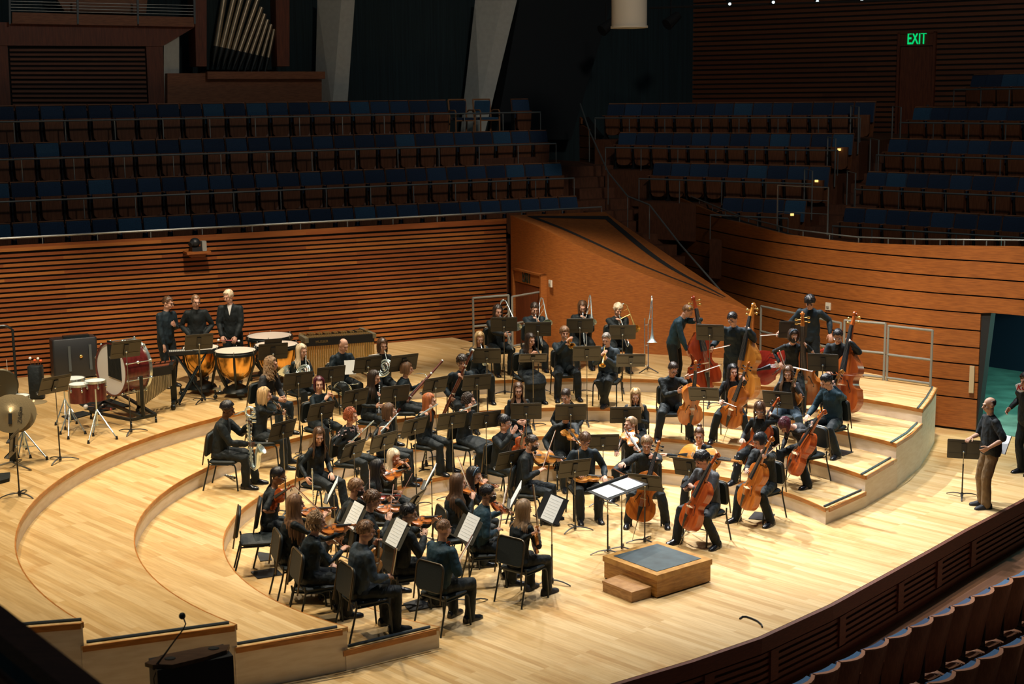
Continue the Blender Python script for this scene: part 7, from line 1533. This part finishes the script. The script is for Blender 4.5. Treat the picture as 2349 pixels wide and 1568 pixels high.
b = MB(); mp = [onz(365, 1520, 1.15), onz(378, 1500, 1.25), onz(400, 1470, 1.42), onz(420, 1443, 1.55), onz(426, 1430, 1.60), onz(424, 1420, 1.62), onz(419, 1413, 1.63)]; c0 = mp[0]; nrm = V((0, 1, 0)); mp = [onplane(q, c0, nrm) for q in ((352, 1534), (366, 1515), (380, 1497), (401, 1468), (420, 1443), (426, 1430), (420, 1414))]
o = thing('gooseneck_microphone', 'thin gooseneck microphone rising from the lectern', 'microphone'); b.tube(mp, [.014, .012, .009, .007, .007, .007, .007], 7); part('gooseneck', b, m_black, o); b = MB(); b.ell(onplane((418, 1412), c0, nrm), (.032, .032, .034), None, 12, 8); part('foam_tip', b, m_black, o)
b = MB(); b.tube([onplane(q, c0, nrm) for q in ((362, 1520), (358, 1540), (352, 1555), (356, 1580))], .005, 5); part('cord', b, m_black, o)
o = thing('balcony_rail', 'dark wooden balcony rail crossing the lower corner, close to the viewer', 'railing'); a, c = ony(-60, 1372, 7.5), ony(215, 1590, 6.6); a, c = a+(a-c)*3, c+(c-a)*2; b = MB(); b.bar(a-V((0, 0, .05)), c-V((0, 0, .05)), .16, .10); part('rail_cap', b, wood('rail_wood', [(.10, .03, .014), (.14, .045, .018)], .5, grain=(2, 14, 14)), o, smooth=False)
b = MB(); b.bar(a-V((0, .02, .20)), c-V((0, .02, .20)), .03, .12); part('dark_band', b, m_teal, o, smooth=False); b = MB(); b.bar(a-V((0, .0, .42)), c-V((0, .0, .42)), .10, .26); part('rail_panel', b, m_dwood, o, smooth=False)
# emblem on the hooded top
pp = PPL['the person in the hooded top']; hd = [x for x in bpy.data.objects if x.name.startswith('person') and (V(x.location)-pp['base']).length < .05][0]
c = near((2343, 889), pp['base']+V((0, 0, 1.32))+pp['fw']*.19); n = V((-.35, -.94, .05)).normalized(); x = V((0, 0, 1)).cross(n).normalized(); y = n.cross(x)
def patch(nm, pts, d, m):
    b = MB(); P_ = [c+x*p[0]+y*p[1]+n*d for p in pts]; k = len(P_); b.add(P_+[p-n*.03 for p in P_], [tuple(range(k)), tuple(range(2*k-1, k-1, -1))]+[(i, i+k, (i+1) % k+k, (i+1) % k) for i in range(k)]); q = part(nm, b, m, None, smooth=False); q.parent = hd; q.matrix_parent_inverse = (M.Translation(hd.location) @ M.Rotation(hd.rotation_euler.z, 4, 'Z')).inverted()
patch('chest_emblem', [(-.10, .04), (-.04, .075), (.05, .075), (.11, .03), (.085, -.02), (.03, -.07), (-.02, -.08), (-.07, -.05)], .0, mat('emblem_white', (.8, .8, .8), .7))
p = c+n*.004; textmesh('emblem_letters', 'KC', .115, .001, mat('emblem_red', (.5, .02, .02), .7), M(((x.x, y.x, n.x, p.x), (x.y, y.y, n.y, p.y), (x.z, y.z, n.z, p.z), (0, 0, 0, 1))), hd, .004, .25)
# the empty chair and papers
e = onz(589, 1236, H+.445); chair(e, R(10), 'empty black padded chair between the short-sleeved and long-haired string players', H)
pp = PPL['the bald man at the side']; c = near((2300, 1018), pp['base']+V((0, 0, .95))-pp['fw']*.22); b = MB(); b.box(c, (.02, .22, .30), M.Rotation(R(30), 3, 'Z') @ M.Rotation(R(25), 3, 'Y')); thing('folded_papers', 'white papers sticking out behind the bald man', 'paper', me=b.mesh('folded_papers', m_paper, False))
# ================================================================ LIGHT
def spot(name, loc, tgt, W, ang, blend=.4, rad=.25, col=(1, .86, .68)):
    l = bpy.data.lights.new(name, 'SPOT'); l.energy = W; l.spot_size = R(ang); l.spot_blend = blend; l.shadow_soft_size = rad; l.color = col
    o = bpy.data.objects.new(name, l); C.objects.link(o); o.location = loc; o.rotation_euler = (V(tgt)-V(loc)).to_track_quat('-Z', 'Y').to_euler(); return o
WM, MD, NT = (1, .81, .55), (1, .90, .73), (.97, .97, 1.0)
for x, y, W, tx, ty, an, c in ((-7.8, 24.8, 2100, -6.4, 22.4, 62, WM), (-4.2, 27.4, 2600, -3.0, 23.0, 56, MD), (0, 28.6, 3000, .3, 23.6, 56, MD), (4, 27.6, 2700, 3.2, 23.0, 56, NT), (7.2, 25.0, 2000, 5.6, 22.4, 60, NT),
                             (-5.8, 19.5, 2100, -5, 19.6, 70, WM), (-1.6, 24.0, 2200, -1.2, 22.6, 66, MD), (2.5, 24.2, 2200, 2.2, 22.6, 66, MD), (6.2, 21.0, 1500, 5.6, 20.6, 66, NT), (-2.2, 18, 2300, -1.6, 18.6, 72, MD), (2.6, 18.2, 2100, 2.2, 18.6, 72, NT), (-7.2, 15.8, 1900, -5.5, 16.6, 64, WM), (6.5, 24.0, 1500, 8.6, 23.6, 56, NT), (-8.6, 17.5, 2600, -6.6, 24.6, 44, WM)):
    spot('stage_downlight', (x, y, 11.5), (tx, ty, .4), W, an, .8, .14, c)
spot('stage_key_light', (-.5, 29.5, 12), (4.6, 22.2, 0), 10500, 32, .5, .12, (.97, .98, 1))
for i, (s, W) in enumerate(((-3.0, 3000), (.2, 3000), (3.4, 3000), (6.6, 2800), (9.4, 2000))):
    a, t = onwall(s, -6.5), onwall(s, -.4); spot('wall_wash', (a.x, a.y, 10.5), (t.x, t.y, .75), W*1.25, 32, 1., .25, (1, .86, .68))
for (x, y), (tx, ty), W, an in (((-.5, 22.6), (2.0, 29.9), 3200, 33), ((3.4, 21.8), (6.4, 28.9), 3000, 30), ((5.6, 20.6), (8.6, 26.7), 3200, 31)):
    spot('wall_wash', (x, y, 10.5), (tx, ty, 1.0), W*1.7, an, 1., .25, (1, .86, .68))
# doorway corridor fixture, cool
spot('corridor_light', (13, 27.5, 2.7), (11.0, 28.2, 0), 700, 150, .6, .2, (.5, 1, .86))
spot('added_fill_light', (5, 12, 17), (-6, 34, 6.5), 1500, 62, 1., .8, (1, .86, .74))  # added warm fill, lifts the dim rear terraces and organ pillars
spot('added_fill_light', (6, 12, 17), (7.5, 36, 5.8), 2100, 52, 1., .8, (1, .86, .74))  # second added fill, for the right-hand terraces and far wall
spot('added_fill_light', (2, 2, 15), (1.5, 10, 2), 110, 80, 1., .8, (1, .86, .74))  # weak fill added so the near balcony rail is not black
w = bpy.data.worlds.new('hall'); sc.world = w; w.use_nodes = True; w.node_tree.nodes['Background'].inputs[0].default_value = (.55, .85, 1, 1); w.node_tree.nodes['Background'].inputs[1].default_value = .028
sc.view_settings.view_transform = 'Standard'; sc.view_settings.look = 'None'; sc.view_settings.gamma = 1; sc.view_settings.exposure = 0.15; sc.view_settings.use_curve_mapping = False
sc.cycles.max_bounces = 5; sc.cycles.diffuse_bounces = 3; sc.cycles.glossy_bounces = 3; sc.cycles.use_denoising = True; sc.cycles.sample_clamp_indirect = 6; sc.cycles.use_adaptive_sampling = True
cam.dof.use_dof = True; cam.dof.focus_distance = 22.5; cam.dof.aperture_fstop = 2.0
